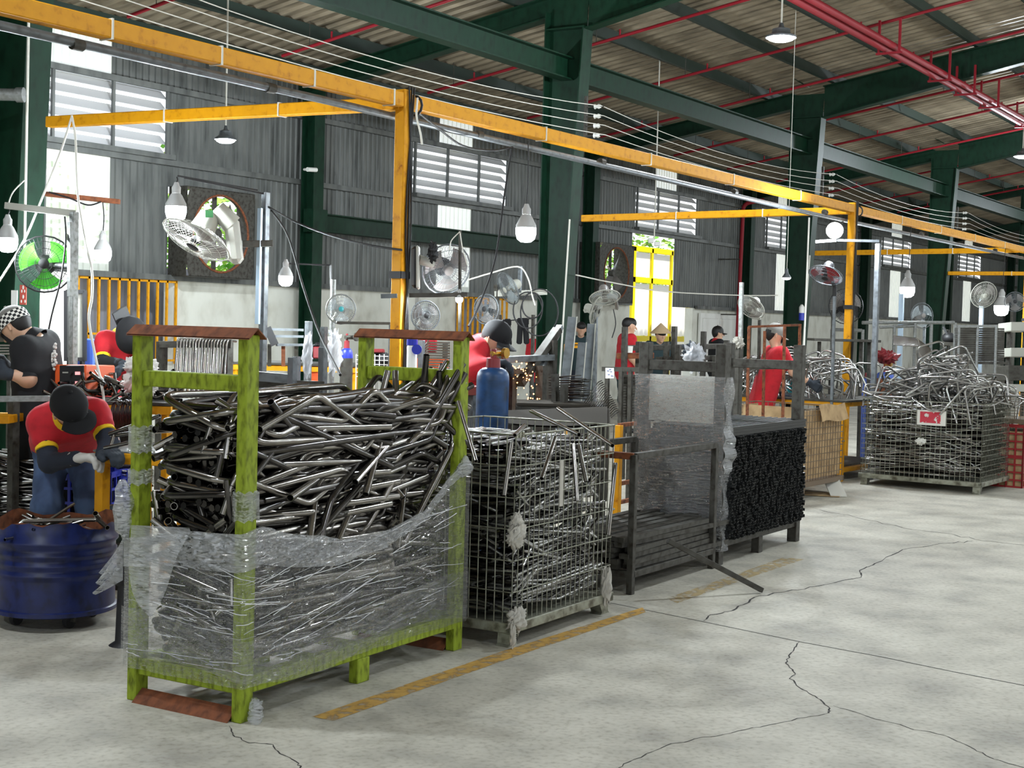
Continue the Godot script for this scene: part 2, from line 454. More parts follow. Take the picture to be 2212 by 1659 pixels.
func shell() -> void:
	# floor
	var fl0 := sroot("floor", "grey worn concrete factory floor with cracks and a straight joint")
	var b := MB.new()
	b.box(Vector3(28, -0.15, -1.0), Vector3(76, 0.3, 29.6))
	part(b, "concrete_slab", M.concrete, fl0)
	mat("crack", C(52, 50, 48), 0.95)
	var crack := func(pts: Array, w: float, even := false) -> void:
		var q := MB.new()
		var ws := []
		for a in pts: ws.append(fl(a[0], a[1], 0.0008))
		for k in ws.size() - 1:
			var d: Vector3 = (ws[k + 1] - ws[k]).normalized()
			var s: Vector3 = d.cross(Vector3.UP) * w * (1.0 if even else 0.35 + 0.65 * absf(sin(k * 2.3)))
			q.quad(ws[k] - s, ws[k] + s, ws[k + 1] + s, ws[k + 1] - s)
		for k in q.n.size(): q.n[k] = Vector3.UP
		var o := part(q, "crack", M.crack, fl0)
	var jag := func(pts: Array, sd: int) -> Array:
		var r := RandomNumberGenerator.new()
		r.seed = sd
		var o := [pts[0]]
		for k in pts.size() - 1:
			for j in 5:
				var q := (j + 1) / 5.0
				var x: float = lerpf(pts[k][0], pts[k + 1][0], q); var y: float = lerpf(pts[k][1], pts[k + 1][1], q)
				if j < 4: x += r.randf_range(-3.5, 3.5); y += r.randf_range(-2.0, 2.0)
				o.append([x, y])
		return o
	crack.call([[1318, 1302], [1520, 1343], [1727, 1386], [1900, 1418], [2060, 1451], [2215, 1481]], 0.0045, true)
	crack.call(jag.call([[1727, 1386], [1709, 1410], [1697, 1432], [1718, 1455], [1705, 1466], [1735, 1490], [1766, 1508], [1793, 1530], [1790, 1540]], 1), 0.004)
	crack.call(jag.call([[1790, 1540], [1740, 1550], [1660, 1566], [1580, 1583], [1500, 1596], [1440, 1610], [1370, 1640], [1335, 1659]], 2), 0.0025)
	crack.call(jag.call([[1800, 1524], [1870, 1546], [1960, 1571], [2040, 1588], [2085, 1608], [2130, 1632], [2212, 1658]], 3), 0.0028)
	crack.call(jag.call([[1520, 1341], [1535, 1328], [1590, 1315], [1630, 1290], [1700, 1277], [1760, 1267], [1860, 1247], [1857, 1232], [1890, 1217], [1950, 1187], [2050, 1173], [2100, 1169]], 4), 0.006)
	crack.call(jag.call([[1750, 1095], [1850, 1118], [1950, 1140], [2050, 1152], [2120, 1168], [2212, 1178]], 5), 0.006)
	crack.call(jag.call([[495, 1568], [503, 1587], [540, 1605], [590, 1608], [600, 1622], [640, 1645], [652, 1662]], 6), 0.003)
	crack.call([[262, 1352], [290, 1368], [340, 1380]], 0.002)
	# painted lane line, worn
	var m := mat("lane_paint", C(206, 164, 84), 0.7)
	tex(m, noise(41, 0.02, [[0.0, C(228, 222, 210, 0.15)], [0.3, C(228, 222, 210, 0.45)], [0.5, C(240, 236, 224, 0.9)], [1.0, C(255, 255, 250, 1.0)]], 512, 6), Vector3(1.2, 1.2, 1.2))
	m.transparency = BaseMaterial3D.TRANSPARENCY_ALPHA
	var mw := mat("lane_paint_worn", C(200, 176, 124), 0.7)
	tex(mw, noise(42, 0.02, [[0.0, C(228, 222, 210, 0.0)], [0.35, C(228, 222, 210, 0.12)], [0.55, C(240, 236, 224, 0.5)], [1.0, C(255, 255, 250, 0.7)]], 512, 6), Vector3(1.2, 1.2, 1.2))
	mw.transparency = BaseMaterial3D.TRANSPARENCY_ALPHA
	var lines := [[[720, 1557], [1084, 1428], [1395, 1322], [1388, 1312], [1084, 1407], [674, 1548], m], [[1462, 1303], [1600, 1254], [1737, 1208], [1692, 1204], [1580, 1244], [1440, 1292], mw]]
	for L in lines:
		var q := MB.new()
		var w := []
		for k in 6: w.append(fl(L[k][0], L[k][1], 0.0015))
		q.quad(w[0], w[1], w[4], w[5]); q.quad(w[1], w[2], w[3], w[4])
		for k in q.n.size(): q.n[k] = Vector3.UP
		part(q, "lane_line", L[6], fl0)
	# outside ground
	b = MB.new()
	b.box(Vector3(28, -0.25, -30.0), Vector3(160, 0.1, 29.0))
	b.box(Vector3(28, -0.25, 40.0), Vector3(160, 0.1, 53.0))
	tag(part(b, "trim_1", M.asphalt), "yard ground outside the hall", "", "", "structure")

	# workshop wall: masonry below, cladding above
	var wall := sroot("wall_left", "long workshop wall of grey corrugated sheets above white painted masonry")
	b = MB.new()
	var ox0 := -8.0
	for o in [[12.7, 14.45, 0.9, 2.1], [21.45, 23.1, 0.9, 2.1], [28.2, 31.42, 0.0, 2.11], [66.0, 66.0, 0, 0]]:
		b.box(Vector3((ox0 + o[0]) * 0.5, 1.055, WZ - 0.1), Vector3(o[0] - ox0, 2.11, 0.2))
		if o[2] > 0.0: b.box(Vector3((o[0] + o[1]) * 0.5, o[2] * 0.5, WZ - 0.1), Vector3(o[1] - o[0], o[2], 0.2))
		ox0 = o[1]
	part(b, "masonry", M.plaster, wall)
	var wins := [[12.2, 13.25], [20.8, 21.85], [29.3, 30.33], [36.5, 37.45], [46.15, 47.25], [54.8, 55.9]]
	var vents := [[11.25, 14.25], [20.02, 23.02], [28.3, 31.44], [35.67, 38.7], [45.2, 48.3], [54.0, 57.2]]
	var low := [[14.3, 15.75], [25.9, 27.45], [28.2, 31.42]]
	var band := func(y0: float, y1: float, holes: Array, pitch: float) -> void:
		var hs := holes.duplicate()
		hs.append([64.0, 64.0])
		hs.sort_custom(func(p, q): return p[0] < q[0])
		var x := -8.0
		for h in hs:
			var l: float = h[0] - x
			var k := int(ceil(l / 1.001))
			for j in k:
				mi(sheet(snappedf(l / k, 0.01), y1 - y0, pitch, 0.022), "cladding_sheet", M.cladding, wall, Transform3D(Basis.IDENTITY, Vector3(x + j * l / k, y0, WZ)))
			x = h[1]
	band.call(2.11, 3.78, low + wins, 0.125)
	band.call(3.78, 4.78, vents, 0.125)
	band.call(4.78, 5.75, wins, 0.125)
	# cladding around the exhaust fan holes
	for h in [[14.3, 15.75, 2.11, 3.42], [25.9, 27.45, 2.11, 3.36]]:
		mi(sheet(h[1] - h[0], 3.78 - h[3], 0.125, 0.022), "cladding_sheet", M.cladding, wall, Transform3D(Basis.IDENTITY, Vector3(h[0], h[3], WZ)))
	# girts
	for y in [2.13, 3.75, 4.78]:
		ebar("girt", Vector3(-8, y, WZ + 0.06), Vector3(28.15 if y < 3.7 else 64.0, y, WZ + 0.06), 0.07, 0.08, M.cladding, wall)
	ebar("girt", Vector3(31.5, 2.13, WZ + 0.06), Vector3(64, 2.13, WZ + 0.06), 0.07, 0.08, M.cladding, wall)
	# translucent sheets
	var pc := mat("polycarbonate", C(240, 244, 226, 0.46), 0.3)
	pc.transparency = BaseMaterial3D.TRANSPARENCY_ALPHA
	pc.backlight_enabled = true; pc.backlight = Color(0.9, 0.9, 0.9)
	var wn := 1
	for w in wins:
		var has_low: bool = absf(w[0] - 29.3) > 0.1
		var o := sroot("window_%d" % wn, "")
		wn += 1
		for yy in ([[2.11, 3.78], [4.78, 5.75]] if has_low else [[4.78, 5.75]]):
			mi(sheet(w[1] - w[0], yy[1] - yy[0], 0.125, 0.022), "translucent_sheet", pc, o, Transform3D(Basis.IDENTITY, Vector3(w[0], yy[0], WZ)))
	# louvre vents
	var slat := mat("louvre", C(214, 214, 214), 0.5)
	slat.backlight_enabled = true; slat.backlight = Color(0.5, 0.5, 0.52)
	for vv in vents:
		var o := sroot("window_%d" % wn, "")
		wn += 1
		var x0: float = vv[0]; var x1: float = vv[1]
		for k in 6:
			var q := MB.new()
			var y := 3.86 + k * 0.158
			q.box(Vector3((x0 + x1) * 0.5, y + 0.05, WZ - 0.05), Vector3(x1 - x0, 0.006, 0.19), Basis(Vector3.RIGHT, 0.75))
			part(q, "slat", slat, o)
		for x in [x0 + 0.02, lerpf(x0, x1, 0.333), lerpf(x0, x1, 0.667), x1 - 0.02]:
			ebar("mullion", Vector3(x, 3.78, WZ + 0.05), Vector3(x, 4.78, WZ + 0.05), 0.04, 0.04, M.cladding, o)
		ebar("sill", Vector3(x0 - 0.05, 3.82, WZ + 0.1), Vector3(x1 + 0.05, 3.82, WZ + 0.1), 0.12, 0.07, M.cladding, o)
	# barred windows low in the wall
	for w in [[12.7, 14.45], [21.45, 23.1]]:
		var o := sroot("window_%d" % wn, "window behind yellow iron bars low in the workshop wall")
		wn += 1
		var k := 10
		for j in k + 1:
			var x := lerpf(w[0], w[1], float(j) / k)
			ebar("window_bar", Vector3(x, 0.9, WZ + 0.05), Vector3(x, 2.1, WZ + 0.05), 0.03, 0.03, M.yellow, o)
		for y in [0.95, 1.32, 2.07]:
			ebar("crossbar", Vector3(w[0], y, WZ + 0.05), Vector3(w[1], y, WZ + 0.05), 0.03, 0.03, M.yellow, o)
		ebar("frame", Vector3(w[0], 2.08, WZ + 0.02), Vector3(w[1], 2.08, WZ + 0.02), 0.06, 0.05, M.yellow, o)
		mi(sheet(snappedf(w[1] - w[0] + 2.6, 0.01), 1.9, 0.25, 0.04), "outer_sheet", M.outer_grey, o, Transform3D(Basis.IDENTITY, Vector3(w[0] - 0.3, 0.4, WZ - 0.75)))
	# yellow gate leaf with white panels standing in the gateway
	var dr := sroot("door_1", "open gateway with tall bright yellow framed gate leaf and white panels")
	# the leaf stands a little outside the wall in the daylight
	var gz := WZ - 1.6
	var k1 := gz / WZ
	var G := func(x: float, y: float) -> Vector3: return Vector3(x * k1, 1.6 + (y - 1.6) * k1, gz)
	var gp := mat("gate_panel", C(246, 246, 248), 0.5)
	gp.backlight_enabled = true; gp.backlight = Color(1, 1, 1)
	for x in [28.32, 29.2, 30.2, 31.15]:
		var e: bool = x < 29.0 or x > 31.0
		ebar("stile", G.call(x, 0.0), G.call(x, 3.42), 0.06, 0.17 if e else 0.1, M.bright_yellow, dr, 0.006, Vector3.RIGHT)
	for y in [0.1, 1.35, 2.68, 3.38]:
		ebar("rail", G.call(28.24, y), G.call(31.23, y), 0.06, 0.14, M.bright_yellow, dr, 0.006)
	for x in [[28.42, 29.14], [29.26, 30.14], [30.26, 31.06]]:
		for y in [[0.15, 1.28], [1.42, 2.6], [2.75, 3.31]]:
			var q := MB.new()
			var p0: Vector3 = G.call(x[0], y[0]); var p1: Vector3 = G.call(x[1], y[1])
			q.box((p0 + p1) * 0.5 - Vector3(0, 0, 0.02), Vector3(p1.x - p0.x, p1.y - p0.y, 0.012))
			part(q, "panel", gp, dr)
	ebar("edge_post", G.call(31.42, 0.0), G.call(31.42, 3.5), 0.09, 0.16, M.yellow, dr, 0.006, Vector3.RIGHT)
	# white double door beside it
	var d2 := sroot("door_2", "low white double door beside the yellow gate")
	b = MB.new()
	b.box(Vector3(32.75, 1.0, WZ + 0.06), Vector3(2.1, 2.0, 0.06))
	part(b, "leaf_frame", M.white_plastic, d2)
	for x in [32.25, 33.25]:
		b = MB.new()
		b.cbox(Vector3(x, 1.45, WZ + 0.1), Vector3(0.86, 0.86, 0.03), 0.012)
		part(b, "panel", M.white_plastic, d2)
	# green wall columns and wall beam
	for x in [7.9, 17.1, 25.9, 34.0, 43.0, 52.0, 61.0]:
		b = MB.new()
		b.box(Vector3(x, 2.6, WZ + 0.14), Vector3(0.24, 5.2, 0.02))
		b.box(Vector3(x, 2.6, WZ + 0.38), Vector3(0.24, 5.2, 0.02))
		b.box(Vector3(x, 2.6, WZ + 0.26), Vector3(0.02, 5.2, 0.24))
		struct(b, "trim_%d" % (10 + int(x)), M.green, "green steel wall column")
	b = MB.new()
	b.box(Vector3(21.0, 3.14, WZ + 0.2), Vector3(7.6, 0.27, 0.02))
	b.box(Vector3(21.0, 3.27, WZ + 0.2), Vector3(7.6, 0.02, 0.2))
	b.box(Vector3(21.0, 3.0, WZ + 0.2), Vector3(7.6, 0.02, 0.2))
	struct(b, "trim_2", M.green, "green steel beam across the workshop wall")
	b = MB.new()
	b.box(Vector3(17.1, 3.14, WZ + 0.34), Vector3(0.34, 0.36, 0.2))
	struct(b, "trim_3", M.green, "bolted green bracket on the wall column")

	# other sides of the hall
	b = MB.new()
	b.box(Vector3(28, 4.9, 13.1), Vector3(72.4, 1.9, 0.15))
	for x in range(-8, 66, 9): b.box(Vector3(x, 2.0, 13.1), Vector3(0.3, 4.0, 0.3))
	struct(b, "wall_right", M.cladding, "high fascia wall on posts along the open side of the hall")
	b = MB.new()
	b.box(Vector3(64.1, 3.3, -12.0), Vector3(0.2, 6.6, 6.6))
	b.box(Vector3(64.1, 5.6, 0.0), Vector3(0.2, 3.4, 17.6))
	b.box(Vector3(64.1, 3.3, 10.9), Vector3(0.2, 6.6, 4.4))
	struct(b, "wall_far", M.cladding, "far end wall of the hall with a wide opening")
	b = MB.new()
	b.box(Vector3(-8.1, 5.7, -1.0), Vector3(0.2, 3.4, 28.6))
	b.box(Vector3(-8.1, 2.0, -11.5), Vector3(0.2, 4.0, 7.4))
	struct(b, "wall_back", M.cladding, "end wall behind the camera with a wide opening")

	# roof
	var ce := sroot("ceiling", "dark corrugated metal roof on purlins")
	var sl := atan(0.17)
	var L1 := 14.2 / cos(sl)
	var rs := sheet(1.0, snappedf(L1, 0.01), 0.25, 0.04)
	var rs2 := sheet(1.0, snappedf(15.0 / cos(sl), 0.01), 0.25, 0.04)
	for x in range(-9, 65):
		# sheet lies with its ribs down the slope, underside seen from below
		var by := Vector3(0, sin(sl), cos(sl))
		mi(rs, "roof_sheet", M.roof_sheet, ce, Transform3D(Basis(Vector3.RIGHT, by, Vector3.RIGHT.cross(by)), Vector3(x, roof_y(-15.75) + 0.26, -15.75)))
		var by2 := Vector3(0, -sin(sl), cos(sl))
		mi(rs2, "roof_sheet", M.roof_sheet, ce, Transform3D(Basis(Vector3.RIGHT, by2, Vector3.RIGHT.cross(by2)), Vector3(x, roof_y(-1.6) + 0.26, -1.6)))
	var z := -15.0
	while z < 12.5:
		var q := MB.new()
		var y := roof_y(z) + 0.02
		q.box(Vector3(28, y + 0.1, z), Vector3(73, 0.2, 0.012))
		q.box(Vector3(28, y + 0.006, z + 0.03), Vector3(73, 0.012, 0.07))
		q.box(Vector3(28, y + 0.194, z - 0.03), Vector3(73, 0.012, 0.07))
		part(q, "purlin", M.dark_green, ce)
		z += 1.32
	# portal frames: columns, rafters, struts
	var fi := 0
	for x in [7.9, 16.87, 25.75, 34.75, 43.7, 52.7]:
		var c := sroot("trim_%d" % (100 + fi), "green steel portal frame column and rafter")
		fi += 1
		b = MB.new()
		b.box(Vector3(x, 2.95, -10.47), Vector3(0.26, 5.9, 0.02))
		b.bar(Vector3(x, 0, -10.17), Vector3(x, 5.66, -9.87), 0.26, 0.02, Vector3.BACK)
		for q in 2:
			var sx := 0.006 if q == 0 else -0.006
			var a := [Vector3(x + sx, 0, -10.46), Vector3(x + sx, 0, -10.17), Vector3(x + sx, 6.1, -9.86), Vector3(x + sx, 6.1, -10.46)]
			if q == 1: b.quad(a[0], a[1], a[2], a[3])
			else: b.quad(a[3], a[2], a[1], a[0])
		b.box(Vector3(x, 5.66, -10.16), Vector3(0.25, 0.02, 0.6))
		part(b, "column", M.green, c)
		for R in [[-9.86, 5.64, 6.22, -6.3, 6.38, 6.83], [-6.3, 6.38, 6.83, -1.6, 7.2, 7.63], [-1.6, 7.2, 7.63, 12.9, 4.7, 5.15], [-10.46, 5.84, 6.12, -15.05, 5.04, 5.32]]:
			b = MB.new()
			var lo0 := Vector3(x, R[1], R[0]); var hi0 := Vector3(x, R[2], R[0]); var lo1 := Vector3(x, R[4], R[3]); var hi1 := Vector3(x, R[5], R[3])
			b.bar(lo0, lo1, 0.2, 0.018); b.bar(hi0, hi1, 0.2, 0.018)
			var d := Vector3(0.005, 0, 0)
			b.quado(lo0 - d, lo1 - d, hi1 - d, hi0 - d, (lo0 + hi1) * 0.5)
			b.quado(lo0 + d, lo1 + d, hi1 + d, hi0 + d, (lo0 + hi1) * 0.5)
			part(b, "rafter", M.green, c)
		b = MB.new()
		b.bar(Vector3(x, 6.25, -10.2), Vector3(x, 6.5, -10.6), 0.22, 0.012)
		part(b, "end_plate", M.green, c)
	b = MB.new()
	for y in [4.97, 5.26]: b.box(Vector3(28, y, -10.16), Vector3(72, 0.018, 0.2))
	b.box(Vector3(28, 5.115, -10.16), Vector3(72, 0.28, 0.012))
	struct(b, "trim_4", M.green, "green strut beam tying the columns together")

# ---------- yellow gantry, sprinkler pipes, cable tray, wires, high-bay lamps
func high_bay(at: Vector3, r: float, top: float, label: String, grp := "high bay lamps") -> void:
	var t := thing("high_bay_lamp", label, "lamp", at, 0.0, grp)
	var b := MB.new()
	b.lathe([Vector2(0, -0.045), Vector2(r * 0.5, -0.038), Vector2(r * 0.8, -0.02), Vector2(r * 0.92, 0.0)], 24)
	part(b, "lamp_lens", M.lamp_glow, t)
	b = MB.new()
	b.lathe([Vector2(r * 0.92, -0.005), Vector2(r, 0.0), Vector2(r, 0.02), Vector2(r * 0.62, 0.05), Vector2(r * 0.58, 0.10), Vector2(r * 0.2, 0.12), Vector2(r * 0.12, 0.17), Vector2(0, 0.17)], 24)
	part(b, "housing", M.grey_steel, t)
	b = MB.new()
	b.tube(V([Vector3(0, 0.16, 0), Vector3(0, top - at.y, 0)]), 0.012, 6)
	part(b, "hanging_rod", M.cable_white, t)
	var l := OmniLight3D.new()
	l.light_energy = HIGH_BAY
	l.light_color = Color(0.93, 0.97, 1.0)
	l.light_size = r * 0.6; l.omni_range = 60.0; l.omni_attenuation = 2.0; l.shadow_enabled = true
	put(l, "lamp_light", t)
	l.position = Vector3(0, -r * 0.62 - 0.05, 0)

func frames() -> void:
	lamp_mat("lamp_glow", Color(0.95, 0.98, 1.0), 14.0)
	# gantry of yellow box section
	var zb := -6.07
	var px := [7.88, 16.93, 25.9, 34.9]
	for k in px.size():
		var lab: String = ["yellow gantry post nearest the green lime rack", "second yellow gantry post below the bright floodlight", "third yellow gantry post far down the hall", "farthest yellow gantry post"][k]
		var t := thing("gantry_post", lab, "post", Vector3(px[k], 0, zb), 0.0, "yellow gantry")
		ebar("shaft", Vector3(0, 0, 0), Vector3(0, 3.2, 0), 0.085, 0.085, M.yellow, t, 0.006)
		var b := MB.new()
		b.box(Vector3(0, 0.006, 0), Vector3(0.2, 0.012, 0.2))
		part(b, "base_plate", M.yellow, t)
		# cables down the post
		for j in 3:
			spline("cable", [Vector3(0.03 * j - 0.01, 3.22, 0.055), Vector3(0.05 - 0.03 * j, 2.3, 0.052), Vector3(0.02 * j, 1.5, 0.056), Vector3(0.03 - 0.02 * j, 0.8, 0.05)], 0.007, M.cable_black, t)
		var q := MB.new()
		var ring := PackedVector3Array()
		for a in 12: ring.append(Vector3(0.08, 3.1, 0.03) + Vector3(0.0, cos(a * TAU / 12.0) * 0.07, sin(a * TAU / 12.0) * 0.07))
		q.tube(ring, 0.01, 5, 0, true)
		part(q, "cable_coil", M.cable_black, t)
		q = MB.new()
		for a in [[-1.0, 0], [1.0, 0], [0, -1.0], [0, 1.0]]:
			q.box(Vector3(a[0] * 0.048, 1.92, a[1] * 0.048), Vector3(0.1 if a[0] == 0.0 else 0.012, 0.05, 0.1 if a[1] == 0.0 else 0.012))
		part(q, "tape_band", M.cable_black, t)
	for k in 3:
		var a: float = -3.0 if k == 0 else px[k - 1]
		var labels := ["long yellow gantry beam rising to the upper left", "long yellow gantry beam between the first and second posts", "yellow gantry beam running into the distance"]
		var t := thing("gantry_beam", labels[k], "beam", Vector3(0, 3.125, zb), 0.0, "yellow gantry")
		ebar("box_section", Vector3(a + 0.05, 0, 0), Vector3(px[k] - 0.05 if k < 2 else 35.0, 0, 0), 0.09, 0.1, M.yellow, t, 0.006)
		for j in 4:
			var x: float = lerpf(a, px[k], 0.2 + 0.2 * j)
			if k == 0: x = lerpf(4.6, px[0], 0.2 + 0.25 * j)
			if x > px[k] - 0.1: continue
			var q := MB.new()
			q.box(Vector3(x, 0, 0), Vector3(0.012, 0.112, 0.102))
			part(q, "cable_tie", M.cable_white, t)
	var cross := [[oz(870, 224, zb), ox(106, 264, 7.9)], [oz(1838, 455, zb), ox(1258, 472, 16.87)], [oz(2200, 540, zb), ox(1762, 547, 25.75)], [Vector3(34.9, 3.12, zb), Vector3(34.75, 3.12, -10.0)]]
	for k in 4:
		var labels := ["yellow cross beam joining the nearest post to the left green column", "yellow cross beam from the second post to the middle green column", "yellow cross beam behind the floodlight", "farthest yellow cross beam near the right edge"]
		var t := thing("gantry_crossbeam", labels[k], "beam", Vector3.ZERO, 0.0, "yellow gantry")
		ebar("box_section", cross[k][0], cross[k][1], 0.08, 0.09, M.yellow, t, 0.006)
		for q in [0.3, 0.62]:
			var p: Vector3 = cross[k][0].lerp(cross[k][1], q)
			var bb := MB.new()
			bb.box(p, Vector3(0.092, 0.102, 0.012))
			part(bb, "cable_tie", M.cable_white, t)
	# conduit under the gantry
	var c := thing("conduit_pipe", "thin grey conduit pipe running under the yellow gantry beam", "pipe", Vector3.ZERO)
	epipe("pipe", [Vector3(-3, 3.07, -6.16), Vector3(7.0, 3.03, -6.16), Vector3(16, 2.98, -6.16), Vector3(35, 3.03, -6.16)], 0.026, M.grey_steel, c, 8)
	for x in [5.1, 6.6, 8.9, 10.8, 13.6, 16.2, 20.0, 24.0]:
		epipe("coupling", [Vector3(x, 3.03, -6.16), Vector3(x + 0.07, 3.03, -6.16)], 0.033, M.dark_steel, c, 8)
	# fat horizontal duct at the far left column
	c = thing("duct_pipe", "fat grey pipe meeting the left green column", "pipe", Vector3.ZERO)
	epipe("pipe", [pd(-60, 203, 11.6), pd(52, 205, 11.6)], 0.05, M.galvanised, c, 12)
	epipe("flange", [pd(36, 205, 11.6), pd(52, 205, 11.6)], 0.062, M.galvanised, c, 12)
	c = thing("wall_conduit", "thin pale conduit running up the left green column", "pipe", Vector3.ZERO)
	epipe("pipe", [ox(62, 40, 7.76), ox(52, 580, 7.76)], 0.012, M.cable_white, c, 6)
	for k in 2:
		c = thing("wall_conduit", ["thin pale conduit down the middle green column", "thin pale conduit down the third green column"][k], "pipe", Vector3.ZERO)
		var xx: float = [16.72, 25.6][k]
		epipe("pipe", [Vector3(xx, 3.05, -9.98), Vector3(xx, 0.6, -10.08)], 0.014, M.cable_white, c, 6)
	# sprinkler pipes
	var n := 0
	for x in [12.28, 15.1, 18.55, 21.55, 24.2, 27.38, 30.1, 33.0, 36.2, 39.3, 42.4]:
		var t := thing("sprinkler_pipe", "red sprinkler pipe under the roof, number %s from the camera end" % ["one", "two", "three", "four", "five", "six", "seven", "eight", "nine", "ten", "eleven"][n], "pipe", Vector3.ZERO, 0.0, "red sprinkler pipes")
		n += 1
		var yy := func(z: float) -> float: return 5.95 + 0.17 * (z + 9.9)
		epipe("pipe", [Vector3(x, yy.call(-13.8), -13.8), Vector3(x, yy.call(-1.8), -1.8)], 0.024, M.red_pipe, t, 8)
		for j in 5:
			var z := -13.3 + j * 2.6
			epipe("hanger", [Vector3(x, yy.call(z), z), Vector3(x, yy.call(z) + 0.36, z)], 0.006, M.dark_steel, t, 5)
			epipe("sprinkler_head", [Vector3(x, yy.call(z + 0.4) + 0.02, z + 0.4), Vector3(x, yy.call(z + 0.4) + 0.11, z + 0.4)], 0.016, M.red_pipe, t, 6)
	# red main along the hall with brackets
	var t := thing("fire_main", "pair of dark red pipes running the length of the hall under the roof", "pipe", Vector3.ZERO)
	for q in [[-7.27, 5.97, 0.06], [-7.12, 5.99, 0.05]]:
		epipe("pipe", [Vector3(2, q[1], q[0]), Vector3(62, q[1], q[0])], q[2], M.red_pipe, t, 12)
	for x in [16.87, 21.55, 24.2, 25.75, 27.38, 30.1, 34.75]:
		for z in [-7.36, -7.04]: ebar("hanger_rod", Vector3(x - 0.12, 5.9, z), Vector3(x - 0.12, 6.4, z), 0.035, 0.035, M.red_pipe, t)
		ebar("bracket_foot", Vector3(x - 0.12, 5.89, -7.4), Vector3(x - 0.12, 5.89, -7.0), 0.05, 0.03, M.red_pipe, t)
	t = thing("standpipe", "thin dark red riser pipe on the far wall", "pipe", Vector3.ZERO)
	epipe("pipe", Array(fillet([oz(1590, 780, -14.6), oz(1606, 440, -14.6), oz(1650, 432, -14.2)], 0.2)), 0.05, M.red_pipe, t, 8)
	for yy in [560, 680]: ebar("wall_bracket", oz(1598, yy, -14.6), oz(1598, yy, -14.6) * Vector3(1, 1, 0) + Vector3(0, 0, WZ + 0.025), 0.03, 0.03, M.dark_steel, t)
	# wires strung between columns on insulators
	for k in 4:
		t = thing("power_wire", "bare wire strung under the roof between green columns, %s" % ["lowest of four", "second from the bottom of four", "second from the top of four", "topmost of four"][k], "wire", Vector3.ZERO, 0.0, "strung wires")
		var y := 4.18 + k * 0.13
		var pts := PackedVector3Array()
		for s in [[0.0, 7.9, 0.06], [7.9, 16.8, 0.1], [16.8, 25.7, 0.1], [25.7, 34.7, 0.1], [34.7, 43.6, 0.1]]:
			pts.append_array(sag(Vector3(s[0], y, -9.5 - 0.02 * k), Vector3(s[1], y, -9.5 - 0.02 * k), s[2] + 0.03 * k))
		var b := MB.new()
		b.tube(pts, 0.006, 4, 0)
		part(b, "strand", M.cable_white, t)
	for x in [16.8, 25.7, 34.7]:
		t = thing("insulator_rack", "row of white insulators on the %s green column" % {16.8: "middle", 25.7: "third", 34.7: "fourth"}[x], "insulator", Vector3(x, 4.1, -9.62))
		ebar("bracket", Vector3(0, 0, -0.2), Vector3(0, 0.62, -0.2), 0.04, 0.04, M.dark_steel, t)
		for k in 4:
			var b := MB.new()
			b.lathe([Vector2(0, 0), Vector2(0.035, 0.0), Vector2(0.02, 0.03), Vector2(0.035, 0.06), Vector2(0.02, 0.09), Vector2(0, 0.09)], 10, Transform3D(Basis(Vector3.RIGHT, PI / 2), Vector3(0, 0.08 + k * 0.13, -0.06)))
			part(b, "insulator", M.white_plastic, t)
			ebar("arm", Vector3(0, 0.08 + k * 0.13, -0.2), Vector3(0, 0.08 + k * 0.13, 0.08), 0.015, 0.015, M.dark_steel, t)
	# high bay lamps in view, then the same rows over the aisle and behind the camera
	high_bay(pd(1687, 82, 16.3), 0.175, 6.9, "large round high bay lamp hanging at the top right")
	high_bay(pd(487, 302, 17.0), 0.13, 5.6, "small round lamp on a long rod before the grey wall at left")
	high_bay(pd(2209, 338, 30.0), 0.19, 6.9, "round high bay lamp cut by the right edge")
	for p in [[3.0, -6.0], [9.5, -2.0], [16.0, 1.5], [23.0, -2.0], [3.0, 2.5], [9.5, 6.0], [23.0, 6.0], [30.0, 2.0], [37.0, -4.0], [44.0, -7.0], [51.0, -3.0], [-3.0, -3.0]]:
		high_bay(Vector3(p[0], 5.2, p[1]), 0.175, 7.0, "round high bay lamp in a row over the aisle", "high bay lamps over the aisle")

# ---------- foreground: racks, cages, tubes
func bent(segs: Array, turns: Array, r: float, rad := 0.06, s := 8, cap := 2) -> ArrayMesh:   # planar bent tube centred on its middle, lying along x
	var p := [Vector3.ZERO]
	var a := 0.0
	for k in segs.size():
		p.append(p[-1] + Vector3(cos(a), sin(a), 0) * segs[k])
		if k < turns.size(): a += deg_to_rad(turns[k])
	var d: Vector3 = p[-1] - p[0]
	var lo := Vector3(1e9, 1e9, 0); var hi := -lo
	var rot := Basis(Vector3.BACK, -atan2(d.y, d.x)) if segs.size() < 5 else Basis.IDENTITY
	for k in p.size():
		p[k] = rot * p[k]
		lo = lo.min(p[k]); hi = hi.max(p[k])
	for k in p.size(): p[k] -= (lo + hi) * 0.5
	var b := MB.new()
	b.tube(fillet(p, rad, 4), r, s, cap)
	return b.mesh()

func fit(m: Mesh, x: Transform3D, lo: Vector3, hi: Vector3) -> Transform3D:   # move a lying piece back inside its container
	var bb: AABB = x * m.get_aabb()
	for a in 3:
		var l: float = bb.position[a]; var h: float = bb.end[a]
		if h - l > hi[a] - lo[a]: x.origin[a] += (lo[a] + hi[a] - l - h) * 0.5
		elif l < lo[a]: x.origin[a] += lo[a] - l
		elif h > hi[a]: x.origin[a] += hi[a] - h
	return x

